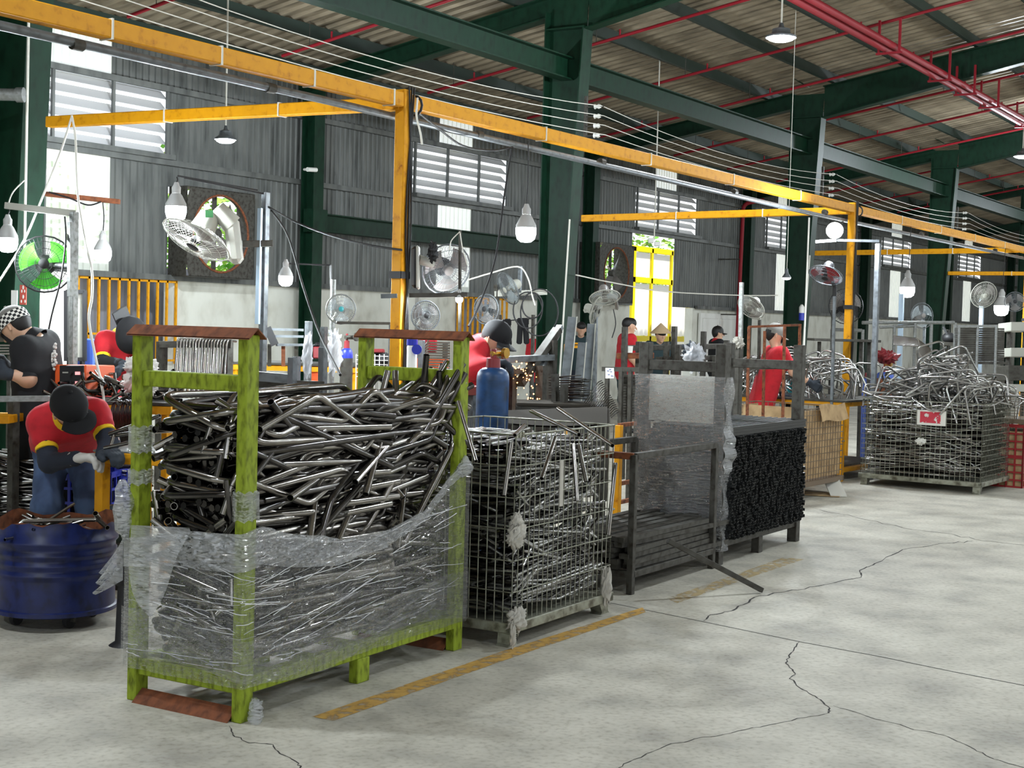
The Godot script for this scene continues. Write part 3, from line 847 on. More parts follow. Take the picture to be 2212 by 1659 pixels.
func lime_rack() -> void:
	var t := thing("stacking_rack", "lime green steel stacking rack full of bent tubes, nearest the camera", "rack", Vector3(4.07, 0, -3.87), deg_to_rad(2.5))
	var L := 1.62; var W := 0.62; var H := 1.53
	for c in [[0.0375, -0.025], [0.0375, -W + 0.025], [L - 0.0375, -0.025], [L - 0.0375, -W + 0.025]]:
		ebar("post", Vector3(c[0], 0.0, c[1]), Vector3(c[0], H, c[1]), 0.05, 0.075, M.lime, t, 0.004, Vector3.RIGHT)
	for x in [0.0375, L - 0.0375]:
		ebar("end_rail", Vector3(x, 1.338, -0.05), Vector3(x, 1.338, -W + 0.05), 0.05, 0.066, M.lime, t, 0.004)
		ebar("bottom_end_rail", Vector3(x, 0.145, -0.05), Vector3(x, 0.145, -W + 0.05), 0.05, 0.07, M.lime, t, 0.004)
		for q in [[H - 0.012, "top_angle"], [0.0, "foot_angle"]]:
			var b := MB.new()
			var ap := 0.04 if q[0] > 1.0 else 0.05
			for sx in [-1.0, 1.0]:
				var e := 0.052 if q[0] > 1.0 else 0.06
				var a0 := Vector3(x + sx * e, q[0], 0.02); var a1 := Vector3(x, q[0] + ap, 0.02)
				var d := Vector3(0, 0, -W - 0.04)
				if q[0] < 1.0: a0.z = -0.052; a1.z = -0.052; d.z = -W + 0.104
				b.quado(a0, a1, a1 + d, a0 + d, Vector3(x, q[0], -W * 0.5))
				var th := Vector3(0, -0.006, 0)
				b.quado(a0 + th, a1 + th, a1 + d + th, a0 + d + th, Vector3(x, q[0] + 1.0, -W * 0.5))
				b.quado(a0, a1, a1 + th, a0 + th, Vector3(x, q[0], -W * 0.5))
			part(b, q[1], M.rust, t)
	for z in [-0.025, -W + 0.025]:
		ebar("bottom_side_rail", Vector3(0.075, 0.145, z), Vector3(L - 0.075, 0.145, z), 0.05, 0.07, M.lime, t, 0.004)
		ebar("middle_foot", Vector3(L * 0.5, 0.0, z), Vector3(L * 0.5, 0.11, z), 0.05, 0.09, M.lime, t, 0.004, Vector3.RIGHT)
	for k in 5:
		ebar("deck_bar", Vector3(0.2 + k * 0.3, 0.16, -0.05), Vector3(0.2 + k * 0.3, 0.16, -W + 0.05), 0.05, 0.03, M.lime, t)
	# tubes
	var R := 0.0163
	var kinds := [
		bent([0.62, 0.28, 0.6], [38, -38], R, 0.1), bent([0.85, 0.28], [70], R, 0.09), bent([0.2, 1.0, 0.2], [84, 84], R, 0.08),
		bent([0.32, 0.8, 0.36], [34, 36], R, 0.1), bent([1.35], [], R), bent([0.45, 0.24, 0.28, 0.34], [42, -66, 42], R, 0.08),
		bent([0.62, 0.24], [52], R, 0.09), bent([0.42, 0.6, 0.4], [40, -32], R, 0.12)]
	var x := t.transform
	var grp := "bent tubes in the lime green rack"
	var r := RandomNumberGenerator.new()
	r.seed = 11
	var inner := MultiMesh.new()
	var place := func(k: int, pos: Vector3, bs: Basis, lab: String, hi: Vector3) -> void:
		var o := mi(kinds[k], "bent_tube", M.tube_steel if r.randf() < 0.6 else M.tube_dark, self, x * fit(kinds[k], Transform3D(bs, pos), Vector3(0.02, 0.19, -0.6), hi))
		var lv := "low in" if o.position.y < 0.62 else ("halfway up" if o.position.y < 0.95 else "near the top of")
		tag(o, lab % [["S-bent", "L-bent", "U-bent", "bowed", "straight", "zigzag", "short L-bent", "wavy", "hairpin"][k], lv], "tube", grp)
	# long tubes lying along the rack
	for k in 185:
		var q := k / 185.0
		var y := 0.22 + 1.07 * q + r.randf_range(-0.02, 0.02)
		var front := r.randf() < 0.5
		var z := -0.07 - absf(r.randfn(0.0, 0.07)) if front else r.randf_range(-0.56, -0.08)
		z = clampf(z, -0.57, -0.065)
		var kind: int = [0, 3, 0, 7, 5, 1, 4, 7, 2, 5][r.randi() % 10]
		var cx := r.randf_range(0.52, 0.86) if r.randf() < 0.6 else r.randf_range(0.8, 1.1)
		if kind == 4: cx = r.randf_range(0.55, 1.05)
		var roll := r.randf_range(-0.35, 0.35) + (PI if r.randf() < 0.5 else 0.0)
		if not front: roll = r.randf_range(-PI, PI)
		var bs := Basis(Vector3.UP, r.randf_range(-0.07, 0.07) + (PI if r.randf() < 0.4 else 0.0)) * Basis(Vector3.BACK, r.randf_range(-0.07, 0.07)) * Basis(Vector3.RIGHT, roll)
		var side := r.randf()
		if side < 0.6 and r.randf() < 0.55:
			kind = [2, 1, 3][r.randi() % 3]
			bs = Basis(Vector3.UP, r.randf_range(-0.06, 0.06) + (PI if kind == 1 else 0.0)) * Basis(Vector3.BACK, r.randf_range(-0.05, 0.05)) * Basis(Vector3.RIGHT, r.randf_range(-1.2, 1.2) + (PI if r.randf() < 0.5 else 0.0))
		var ab: AABB = Transform3D(bs, Vector3.ZERO) * kinds[kind].get_aabb()
		if side < 0.6: cx = r.randf_range(0.02, 0.09) - ab.position.x
		elif side < 0.8: cx = r.randf_range(1.45, 1.57) - ab.end.x
		place.call(kind, Vector3(cx, y, z), bs, "%s steel tube lying lengthwise %s the lime green rack", Vector3(1.57, 1.3, -0.03))
	# long hairpins lying flat, their bends at the near end
	kinds.append(bent([1.0, 0.4, 1.0], [88, 88], R, 0.09))
	for k in 34:
		var bs := Basis(Vector3.UP, r.randf_range(-0.08, 0.08)) * Basis(Vector3.BACK, r.randf_range(-0.06, 0.06)) * Basis(Vector3.RIGHT, r.randf_range(-0.35, 0.35)) * Basis(Vector3.BACK, Vector3.RIGHT, Vector3.UP)
		place.call(8, Vector3(0.53 + r.randf_range(0.0, 0.1), 0.24 + k * 0.031, r.randf_range(-0.36, -0.27)), bs, "%s tube bent at the near end, %s the lime rack", Vector3(1.57, 1.3, -0.03))
	# tubes tipped across the far half of the pile
	for k in 56:
		var y := r.randf_range(0.78, 1.24)
		var z := -0.05 - absf(r.randfn(0.0, 0.12))
		var cx := r.randf_range(0.95, 1.52)
		var steep := r.randf_range(0.15, 0.6) if cx < 1.3 else r.randf_range(0.35, 1.2)
		var bs := Basis(Vector3.UP, r.randf_range(-0.35, 0.3)) * Basis(Vector3.BACK, steep) * Basis(Vector3.RIGHT, r.randf_range(-0.6, 0.6) + (PI if r.randf() < 0.5 else 0.0))
		place.call([6, 0, 4, 6, 1, 3][r.randi() % 6], Vector3(cx, y, clampf(z, -0.5, -0.04)), bs, "%s tube tipped %s the far half of the lime rack", Vector3(1.66, 1.38, 0.02))
	# the rest, hidden deep in the pile and behind the film
	var rest := MB.new()
	var sm := bent([0.5, 0.34, 0.5], [26, -26], 0.016, 0.06, 6, 1)
	var mm := MultiMesh.new()
	mm.transform_format = MultiMesh.TRANSFORM_3D
	mm.mesh = sm
	mm.instance_count = 420
	for k in 420:
		mm.set_instance_transform(k, x * Transform3D(Basis(Vector3.UP, r.randf_range(-0.1, 0.1)) * Basis(Vector3.RIGHT, r.randf_range(-PI, PI)), Vector3(r.randf_range(0.7, 0.9), r.randf_range(0.22, 1.2), r.randf_range(-0.54, -0.1))))
	var mmi := MultiMeshInstance3D.new()
	mmi.multimesh = mm
	mmi.material_override = M.tube_dark
	put(mmi, "tube_pile")
	tag(mmi, "deep mass of bent tubes inside the lime green rack", "tubes", "", "stuff")
	# stretch film
	film(t, L, W)

func film(rk: Node3D, L: float, W: float) -> void:
	var fm := mat("stretch_film", Color(0.93, 0.94, 0.95, 0.09), 0.1)
	fm.transparency = BaseMaterial3D.TRANSPARENCY_ALPHA
	fm.metallic_specular = 1.0
	fm.uv1_triplanar = true; fm.uv1_scale = Vector3(0.8, 6.0, 0.8); fm.uv1_world_triplanar = false
	bump(fm, noise(51, 0.02, [], 512, 5, FastNoiseLite.TYPE_SIMPLEX_SMOOTH, 30.0), 2.4)
	var fm2 := fm.duplicate()
	fm2.resource_name = "stretch_film_layers"
	fm2.albedo_color = Color(0.94, 0.95, 0.96, 0.36)
	M["film"] = fm; M["film_thick"] = fm2
	var t := thing("stretch_film", "clear crinkled stretch film wrapped round the lower half of the lime green rack", "film", rk.position, rk.rotation.y)
	var o := 0.014
	# path round the rack seen from above, with arc lengths
	var path := [Vector3(0.1, 0, -W - o), Vector3(-o, 0, -W - o), Vector3(-o, 0, o), Vector3(L + o, 0, o), Vector3(L + o, 0, -W * 0.6)]
	var cum := [0.0]
	for k in path.size() - 1: cum.append(cum[-1] + (path[k + 1] - path[k]).length())
	var at := func(s: float) -> Vector3:
		for k in path.size() - 1:
			if s <= cum[k + 1] or k == path.size() - 2: return path[k].lerp(path[k + 1], clampf((s - cum[k]) / (cum[k + 1] - cum[k]), 0, 1))
		return path[-1]
	var out := func(s: float) -> Vector3:
		return Vector3(-1, 0, 0) if s < cum[2] and s > cum[1] else (Vector3(0, 0, 1) if s < cum[3] and s >= cum[2] else (Vector3(0, 0, -1) if s <= cum[1] else Vector3(1, 0, 0)))
	var nz := FastNoiseLite.new()
	nz.seed = 5; nz.frequency = 2.2
	var top := func(s: float) -> float:
		var a: float = s - cum[1]
		var pts := [[-0.1, 0.66], [0.0, 0.67], [0.3, 0.73], [0.62, 0.75], [0.75, 0.77], [0.95, 0.72], [1.25, 0.66], [1.6, 0.66], [1.9, 0.72], [2.1, 0.86], [2.24, 0.93], [2.4, 0.9]]
		for k in pts.size() - 1:
			if a <= pts[k + 1][0]: return lerpf(pts[k][1], pts[k + 1][1], clampf((a - pts[k][0]) / (pts[k + 1][0] - pts[k][0]), 0, 1))
		return 0.9
	var total: float = cum[-1]
	var layer := func(called: String, s0: float, s1: float, lo: Callable, hi: Callable, off: float, m: Material, nu: int, nv: int) -> void:
		var b := MB.new()
		b.grid(nu, nv, func(u: float, v: float) -> Vector3:
			var s := lerpf(s0, s1, u)
			var y := lerpf(lo.call(s), hi.call(s), v)
			var p: Vector3 = at.call(s)
			var dc := minf(absf(s - cum[2]), absf(s - cum[1]))
			dc = minf(dc, absf(s - cum[3]))
			var k := clampf(dc / 0.12, 0.0, 1.0)
			var w := nz.get_noise_3d(s * 1.2, y * 3.4 + s * 0.9, off * 40.0) * 0.022 + absf(nz.get_noise_3d(s * 0.9, y * 13.0 - s * 1.6, 7.0 + off * 40.0)) * 0.016 + absf(nz.get_noise_3d(s * 1.6 + 4.0, y * 24.0 + s * 5.0, 3.0)) * 0.006
			return p + Vector3(0, y + w * 0.6 * v, 0) + out.call(s) * (off + (w - 0.006) * k))
		part(b, called, m, t)
	layer.call("film_wrap", 0.0, total, func(_s): return 0.14, top, 0.0, fm, 230, 64)
	layer.call("film_band", cum[1], cum[3], func(s): return 0.16 + 0.04 * sin(s * 4.0), func(s): return 0.34 + 0.05 * sin(s * 3.0 + 1.0), 0.008, fm, 150, 14)
	layer.call("top_hem", cum[1] - 0.02, cum[3], func(s): return top.call(s) - 0.10 - 0.05 * sin(s * 2.2), top, 0.007, fm2, 170, 18)
	# creases: narrow tight folds of the film pulled across the wrap
	var cr := mat("film_crease", Color(0.97, 0.97, 0.98, 0.6), 0.12)
	cr.transparency = BaseMaterial3D.TRANSPARENCY_ALPHA
	cr.metallic_specular = 1.0
	var g := RandomNumberGenerator.new()
	g.seed = 19
	var cb := MB.new()
	for k in 170:
		var s0 := g.randf_range(cum[1] + 0.02, cum[3] - 0.25)
		var ln := g.randf_range(0.03, 0.22) * (1.0 if g.randf() < 0.85 else 3.0)
		var y0 := g.randf_range(0.2, 0.72)
		var sl := g.randf_range(-0.12, 0.3) if s0 > cum[2] else g.randf_range(-0.25, 0.15)
		var pts := PackedVector3Array()
		for j in 7:
			var sx := minf(s0 + ln * j / 6.0, cum[3] - 0.01)
			var yy: float = clampf(y0 + sl * ln * j / 6.0 + 0.0015 * sin(j * 1.7 + k), 0.16, top.call(sx) - 0.01)
			pts.append(at.call(sx) + Vector3(0, yy, 0) + out.call(sx) * 0.004)
		cb.tube(pts, g.randf_range(0.0005, 0.0022), 4, 0)
	part(cb, "crease_lines", cr, t)
	# loose flap hanging across the short end, and its tail past the left post
	var b := MB.new()
	var tl := Vector3(-0.03, 0.66, -W - 0.13)
	b.grid(26, 26, func(u: float, v: float) -> Vector3:
		var z0 := lerpf(-W + 0.04, -0.26, u)
		var y_low := lerpf(0.50, 0.20, pow(u, 0.8)) if u < 0.35 else lerpf(0.355, 0.72, (u - 0.35) / 0.65)
		var y := lerpf(y_low, 0.735 + 0.02 * u, v)
		return Vector3(-0.028 - 0.016 * sin(u * 9.0 + v * 3.0) * (1.0 - v), y, z0))
	part(b, "loose_flap", fm2, t)
	b = MB.new()
	b.grid(14, 14, func(u: float, v: float) -> Vector3:
		var z := lerpf(-W - 0.01, -W - 0.17 + 0.04 * v, u)
		var y := lerpf(lerpf(0.50, 0.46, u), lerpf(0.68, 0.56, u), v) - 0.04 * u
		return Vector3(-0.02 + 0.02 * sin(v * 14.0 + u * 3.0) * u, y, z))
	part(b, "film_tail", fm2, t)
	b = MB.new()
	for q in [[0.0375, -0.025, 0.80, 0.115, 0.012], [0.0375, -W + 0.025, 0.90, 0.06, 0.01], [0.0375, -W + 0.025, 1.03, 0.11, 0.008]]:
		var s := MB.new()
		s.grid(20, 5, func(u: float, v: float) -> Vector3:
			var an := -TAU * u
			var cc := Vector2(cos(an), sin(an))
			var sc := 1.0 / maxf(absf(cc.x) / 0.041, absf(cc.y) / 0.029)
			return Vector3(q[0] + cc.x * sc * 1.05, q[2] + q[3] * v + 0.006 * sin(u * 40.0), q[1] + cc.y * sc * 1.05) + Vector3(cc.x, 0, cc.y) * (0.004 + 0.003 * sin(v * 30.0 + u * 14.0)))
		part(s, "post_wrap", fm2, t)
	# crumpled scraps: hanging at the left post, lying at the foot of the near post
	for q in [[Vector3(-0.01, 0.79, -W - 0.02), Vector3(0.035, 0.12, 0.045)], [Vector3(0.05, 0.04, 0.035), Vector3(0.03, 0.055, 0.03)], [Vector3(L - 0.05, 0.9, 0.02), Vector3(0.05, 0.05, 0.025)]]:
		var s := MB.new()
		s.ball(q[0], q[1], Basis.IDENTITY, 16)
		for k in s.v.size():
			var w := nz.get_noise_3dv(s.v[k] * 14.0)
			s.v[k] += s.n[k] * w * 0.035
		part(s, "film_scrap", fm2, t)

# wire mesh container: L along x, W along -z from its near corner
var rods := {}
func rod_mesh(l: float, r: float) -> ArrayMesh:
	var key := "%.3f/%.4f" % [l, r]
	if not rods.has(key):
		var b := MB.new()
		b.tube(V([Vector3.ZERO, Vector3(l, 0, 0)]), r, 5, 0)
		rods[key] = b.mesh()
	return rods[key]
func wire_cage(t: Node3D, L: float, W: float, H: float, y0: float, pv: float, ph: float, r: float, m: Material) -> void:
	var fy := Basis(Vector3.BACK, PI / 2); var fz := Basis(Vector3.UP, PI / 2)
	for side in 4:
		var wide := L if side < 2 else W
		var k := int(round(wide / pv))
		for j in k + 1:
			var q := wide * j / k
			var o := Vector3(q, y0, 0 if side == 0 else -W) if side < 2 else Vector3(0 if side == 2 else L, y0, -q)
			mi(rod_mesh(H - y0, r), "vertical_wire", m, t, Transform3D(fy, o))
		var kh := int(round((H - y0) / ph))
		for j in kh + 1:
			var y := lerpf(y0, H, float(j) / kh)
			var rr := r * (1.7 if j == kh or j == 0 else 1.0)
			if side < 2: mi(rod_mesh(L, rr), "horizontal_wire", m, t, Transform3D(Basis.IDENTITY, Vector3(0, y, 0.004 if side == 0 else -W - 0.004)))
			else: mi(rod_mesh(W, rr), "horizontal_wire", m, t, Transform3D(fz, Vector3(-0.004 if side == 2 else L + 0.004, y, 0)))
	for z in [0.0, -W]: ebar("bottom_rail", Vector3(-0.02, y0 - 0.02, z), Vector3(L + 0.02, y0 - 0.02, z), 0.04, 0.05, m, t, 0.004)
	for x in [0.0, L]: ebar("bottom_rail", Vector3(x, y0 - 0.021, 0.02), Vector3(x, y0 - 0.021, -W - 0.02), 0.04, 0.05, m, t, 0.004)
	var bp := MB.new()
	bp.box(Vector3(L * 0.5, y0 - 0.005, -W * 0.5), Vector3(L, 0.006, W))
	part(bp, "bottom_sheet", m, t)
	for c in [[0.05, -0.04], [L - 0.05, -0.04], [0.05, -W + 0.04], [L - 0.05, -W + 0.04]]:
		var b := MB.new()
		var sx := -1.0 if c[0] < L * 0.5 else 1.0
		b.prism(PackedVector2Array([Vector2(-0.05, y0 - 0.045), Vector2(0.02 * sx - 0.035, 0.012), Vector2(0.02 * sx - 0.05, 0.0), Vector2(0.02 * sx + 0.05, 0.0), Vector2(0.02 * sx + 0.035, 0.012), Vector2(0.05, y0 - 0.045)]), 0.07, Transform3D(Basis.IDENTITY, Vector3(c[0], 0, c[1])))
		part(b, "foot", m, t)
	# hinged half gate on the aisle side
	for x in [L * 0.02, L * 0.98]:
		for y in [lerpf(y0, H, 0.5)]:
			epipe("hinge_clip", [Vector3(x - 0.03, y, 0.012), Vector3(x + 0.03, y, 0.012)], r * 2.2, m, t, 6)

# n pieces one by one in the outer layers, n_stuff more deep inside
func rod_pile(called: String, t: Transform3D, size: Vector3, y0: float, n: int, n_stuff: int, meshes: Array, label: String, grp: String, sd: int, yaw := 0.12, pitch := 0.06, m1: Material = null, m2: Material = null) -> void:
	if m1 == null: m1 = M.tube_steel
	if m2 == null: m2 = M.tube_dark
	var r := RandomNumberGenerator.new()
	r.seed = sd
	var rnd := func(inner: bool) -> Transform3D:
		var y := y0 + size.y * r.randf()
		var p: Vector3
		if inner: p = Vector3(size.x * r.randf_range(0.42, 0.58), y, -size.z * r.randf_range(0.12, 0.88))
		elif r.randf() < 0.62: p = Vector3(size.x * r.randf_range(0.42, 0.58), y, -0.03 - absf(r.randfn(0, 0.05)))
		else: p = Vector3(size.x * r.randf_range(0.42, 0.55), y, -size.z * r.randf_range(0.05, 0.95))
		return Transform3D(Basis(Vector3.UP, r.randf_range(-yaw, yaw)) * Basis(Vector3.BACK, r.randf_range(-pitch, pitch)) * Basis(Vector3.RIGHT, r.randf_range(-0.5, 0.5) + (PI if r.randf() < 0.5 else 0.0)), p)
	for k in n:
		var o := mi(meshes[r.randi() % meshes.size()], called, m1 if r.randf() < 0.55 else m2, self, Transform3D.IDENTITY)
		o.transform = t * fit(o.mesh, rnd.call(false), Vector3(0.012, y0 - 0.01, -size.z + 0.012), Vector3(size.x - 0.012, y0 + size.y, -0.012))
		var hy := (o.transform * o.mesh.get_aabb().get_center()).y - t.origin.y - y0
		tag(o, label % ("at the bottom of" if hy < size.y * 0.33 else ("halfway up" if hy < size.y * 0.66 else "at the top of")), "tube", grp)
	if n_stuff > 0:
		var mm := MultiMesh.new()
		mm.transform_format = MultiMesh.TRANSFORM_3D
		mm.mesh = meshes[0]
		mm.instance_count = n_stuff
		for k in n_stuff: mm.set_instance_transform(k, t * fit(meshes[0], rnd.call(true), Vector3(0.012, y0 - 0.01, -size.z + 0.012), Vector3(size.x - 0.012, y0 + size.y, -0.012)))
		var o := MultiMeshInstance3D.new()
		o.multimesh = mm
		o.material_override = m2
		put(o, "tube_pile")
		tag(o, "deep mass of " + grp, "tubes", "", "stuff")

func rag(t: Node3D, called: String, o: Vector3, s: Vector3, m: Material, sd: int, amp := 0.03) -> void:   # crumpled cloth
	var nz := FastNoiseLite.new()
	nz.seed = sd; nz.frequency = 1.0; nz.fractal_octaves = 4
	var mn := minf(s.x, minf(s.y, s.z))
	var b := MB.new()
	b.ball(Vector3.ZERO, s, Basis.IDENTITY, 34)
	var k2 := 1.1 / maxf(mn, 0.02)
	for k in b.v.size():
		var p := b.v[k]
		b.v[k] = o + p * (0.85 + 0.9 * absf(nz.get_noise_3dv(p * k2))) + b.n[k] * nz.get_noise_3dv(p * k2 * 2.0 + Vector3(9, 0, 0)) * (amp * 0.6 + mn * 0.3)
	# normals from the crumpled faces
	for k in b.n.size(): b.n[k] = Vector3.ZERO
	for k in range(0, b.i.size(), 3):
		var nn := (b.v[b.i[k + 2]] - b.v[b.i[k]]).cross(b.v[b.i[k + 1]] - b.v[b.i[k]])
		for j in 3: b.n[b.i[k + j]] += nn
	for k in b.n.size(): b.n[k] = b.n[k].normalized() if b.n[k].length() > 0.0 else Vector3.UP
	part(b, called, m, t)

func cages() -> void:
	var wire := tex(mat("cage_wire", C(168, 170, 158), 0.45, 0.5), noise(61, 0.03, [[0.0, C(120, 112, 100)], [0.5, C(220, 218, 210)], [1.0, C(255, 255, 250)]], 256, 4), Vector3(1.5, 1.5, 1.5))
	mat("dirty_cloth", C(178, 174, 164), 0.9)
	# near cage
	var t := thing("wire_cage", "wire mesh container of rods standing behind the lime green rack", "cage", Vector3(5.87, 0, -3.775), deg_to_rad(2.0))
	wire_cage(t, 1.06, 0.86, 1.055, 0.115, 0.05, 0.157, 0.003, wire)
	var nb := [Vector3(0.0, 0.62, 0.015), Vector3(0.02, 0.14, 0.02), Vector3(0.97, 0.17, 0.03)]
	rag(t, "rag", nb[0], Vector3(0.04, 0.05, 0.02), M.dirty_cloth, 3)
	rag(t, "rag", nb[0] + Vector3(-0.005, -0.06, 0.005), Vector3(0.065, 0.06, 0.025), M.dirty_cloth, 4)
	rag(t, "rag", nb[1], Vector3(0.06, 0.05, 0.035), M.dirty_cloth, 5)
	rag(t, "rag", nb[1] + Vector3(-0.05, -0.07, 0.01), Vector3(0.012, 0.07, 0.012), M.dirty_cloth, 6, 0.015)
	rag(t, "rag", nb[2], Vector3(0.025, 0.1, 0.025), M.dirty_cloth, 7)
	ebar("cloth_strip", Vector3(0.45, 0.9, 0.012), Vector3(0.45, 0.66, 0.014), 0.006, 0.035, M.dirty_cloth, t, 0.0, Vector3.RIGHT)
	var st := MB.new()
	for q in [[-0.018, 0.062, 0.018, 0.062], [0.0, 0.07, 0.0, 0.054], [-0.02, 0.052, -0.02, 0.02], [0.02, 0.052, 0.02, 0.02], [-0.02, 0.052, 0.02, 0.052], [-0.01, 0.042, 0.01, 0.042], [-0.012, 0.032, 0.012, 0.032], [0.0, 0.042, 0.0, 0.02]]:
		st.bar(Vector3(0.05 + q[0], q[1], -0.0035), Vector3(0.05 + q[2], q[3], -0.0035), 0.002, 0.004, Vector3.BACK.cross(Vector3(q[2] - q[0], q[3] - q[1], 0)).normalized())
	part(st, "stencil_mark", M.crack, t)
	for k in 3:
		var b := MB.new()
		b.box(Vector3(-0.002 + 0.03 * k, 1.055, 0.004), Vector3(0.016, 0.03, 0.012))
		part(b, "corner_clip", wire, t)
	var ks := [bent([0.3, 0.3, 0.3], [14, -16], 0.0085, 0.1, 6), bent([0.62, 0.2], [40], 0.0085, 0.06, 6), bent([0.86], [], 0.0085, 0.06, 6), bent([0.2, 0.5, 0.16], [30, 30], 0.0085, 0.06, 6), bent([0.45, 0.4], [-12], 0.0085, 0.1, 6)]
	rod_pile("bent_rod", t.transform, Vector3(1.06, 0.88, 0.86), 0.14, 200, 420, ks, "thin bent steel rod %s the wire cage behind the lime rack", "rods in the near wire cage", 21, 0.12, 0.06, M.tube_bright, M.tube_dark)
	rod_pile("cross_rod", t.transform * Transform3D(Basis(Vector3.UP, -PI / 2), Vector3(0.0, 0, -0.86)), Vector3(0.86, 0.88, 0.3), 0.13, 90, 0, [bent([0.28, 0.26, 0.2], [16, -14], 0.0085, 0.1, 6), bent([0.55, 0.16], [30], 0.0085, 0.06, 6), bent([0.76], [], 0.0085, 0.06, 6)], "thin crosswise rod %s the near end of the near wire cage", "crosswise rods in the near wire cage", 22, 0.12, 0.06, M.tube_bright, M.tube_dark)
	# loose tubes poking out of the top
	var loose := [[[836, 1262 - 300], [1215, 1150]], [[0, 0], [0, 0]]]
	var o1 := [[1147, 888, 6.5, 1222, 925, 6.1], [1205, 882, 6.9, 1290, 940, 6.4], [990, 868, 6.25, 1018, 962, 6.05], [1112, 940, 6.1, 1128, 924, 6.2], [1200, 945, 6.15, 1178, 1010, 5.98], [1238, 958, 6.1, 1245, 1050, 6.05], [1250, 962, 6.15, 1262, 1020, 6.1], [1330, 1000, 6.3, 1318, 1115, 6.25], [1105, 955, 5.98, 1093, 1040, 5.95]]
	for q in o1:
		var tt := thing("loose_tube", "bright straight tube sticking out of the near wire cage", "tube", Vector3.ZERO, 0.0, "tubes sticking out of the near wire cage")
		epipe("tube", [pd(q[0], q[1], q[2]), pd(q[3], q[4], q[5]) + (pd(q[3], q[4], q[5]) - pd(q[0], q[1], q[2])) * 0.35], 0.0095, M.tube_steel, tt, 8, 2)

	# big cage at the right with its heap
	t = thing("wire_cage", "wide wire mesh container heaped with bent frames at the right", "cage", Vector3(14.62, 0, -3.8), deg_to_rad(-1.5))
	wire_cage(t, 1.15, 1.26, 0.915, 0.12, 0.052, 0.052, 0.0027, wire)
	var sb := MB.new()
	sb.cbox(Vector3(-0.012, 0.75, -0.52), Vector3(0.008, 0.155, 0.3), 0.002)
	var sg := part(sb, "sign_plate", M.cable_white, t)
	var rp := tex(mat("sign_red", C(190, 40, 60), 0.5), noise(63, 0.03, [[0.0, C(255, 255, 255, 0)], [0.36, C(255, 255, 255, 0)], [0.4, C(255, 255, 255, 1)], [1.0, C(255, 235, 235, 1)]], 256, 4), Vector3(2, 2, 2), false)
	rp.transparency = BaseMaterial3D.TRANSPARENCY_ALPHA
	sb = MB.new()
	sb.box(Vector3(-0.0172, 0.755, -0.53), Vector3(0.001, 0.115, 0.215))
	part(sb, "red_paint", rp, sg)
	rag(t, "rag", Vector3(-0.02, 0.5, -0.62), Vector3(0.02, 0.03, 0.05), M.cable_white, 9)
	var kb := [bent([0.35, 0.4, 0.35], [12, -14], 0.009, 0.1, 5), bent([1.1], [], 0.009, 0.1, 5), bent([0.8, 0.25], [35], 0.009, 0.1, 5)]
	var tz := t.transform * Transform3D(Basis(Vector3.UP, -PI / 2), Vector3(0.015, 0, -1.25))
	# rods lie across, seen broadside from the aisle end
	rod_pile("cage_rod", tz, Vector3(1.24, 0.76, 1.1), 0.14, 150, 420, kb, "steel rod %s the wide wire container at the right", "rods in the right wire container", 23, 0.1, 0.1, M.tube_bright, M.tube_dark)
	var fb := [bent([0.36, 0.42, 0.36], [92, 88], 0.0115, 0.07, 6), bent([0.4, 0.3, 0.4], [100, 80], 0.0115, 0.07, 6), bent([0.3, 0.5, 0.34], [78, 96], 0.0115, 0.08, 6), bent([0.5, 0.3], [85], 0.0115, 0.07, 6), bent([0.66], [], 0.0115, 0.07, 6), bent([0.2, 0.42, 0.3, 0.42], [80, 90, 90], 0.0115, 0.07, 6)]
	var r := RandomNumberGenerator.new()
	r.seed = 31
	for k in 120:
		var a := r.randf(); var c := r.randf()
		var px := lerpf(0.1, 1.05, a); var pz := lerpf(-1.18, -0.08, c)
		var hill := 0.92 + 0.46 * exp(-pow((a - 0.6) * 2.0, 2.0) - pow((c - 0.45) * 2.3, 2.0))
		var y := lerpf(0.9, hill, r.randf())
		var bs := Basis(Vector3.UP, r.randf_range(0.9, 2.2) + (PI if r.randf() < 0.5 else 0.0)) * Basis(Vector3.RIGHT, PI / 2 + r.randf_range(-0.7, 0.7)) * Basis(Vector3.BACK, r.randf_range(-0.5, 0.5))
		if k % 2 == 0: bs = Basis(Vector3.UP, -1.0 + r.randf_range(-0.7, 0.7)) * Basis(Vector3.RIGHT, r.randf_range(-1.0, 1.0)) * Basis(Vector3.BACK, PI + r.randf_range(-0.5, 0.5))
		var o := mi(fb[r.randi() % fb.size()], "bent_bracket", M.tube_bright, self, t.transform * Transform3D(bs, Vector3(px, y + 0.02, pz)))
		tag(o, "bent steel frame tossed on the heap above the right wire container", "frame", "frames heaped on the right wire container")
	# heap of frames on the yellow table left of it
	var tb := thing("steel_table", "yellow legged table under a heap of bent frames, left of the right cage", "table", Vector3(14.75, 0, -5.32), deg_to_rad(-3.0))
	for c in [[0, 0], [1.3, 0], [0, -1.25], [1.3, -1.25]]:
		ebar("leg", Vector3(c[0], 0, c[1]), Vector3(c[0], 0.82, c[1]), 0.06, 0.06, M.yellow, tb, 0.004)
	for z in [0.0, -1.25]:
		ebar("rail", Vector3(0, 0.83, z), Vector3(1.3, 0.83, z), 0.06, 0.05, M.yellow, tb, 0.004)
		ebar("low_rail", Vector3(0, 0.12, z), Vector3(1.3, 0.12, z), 0.05, 0.05, M.yellow, tb, 0.004)
	for x in [0.0, 1.3]: ebar("rail", Vector3(x, 0.83, 0), Vector3(x, 0.83, -1.25), 0.06, 0.05, M.yellow, tb, 0.004)
	var bt := MB.new()
	bt.box(Vector3(0.65, 0.865, -0.62), Vector3(1.4, 0.02, 1.36))
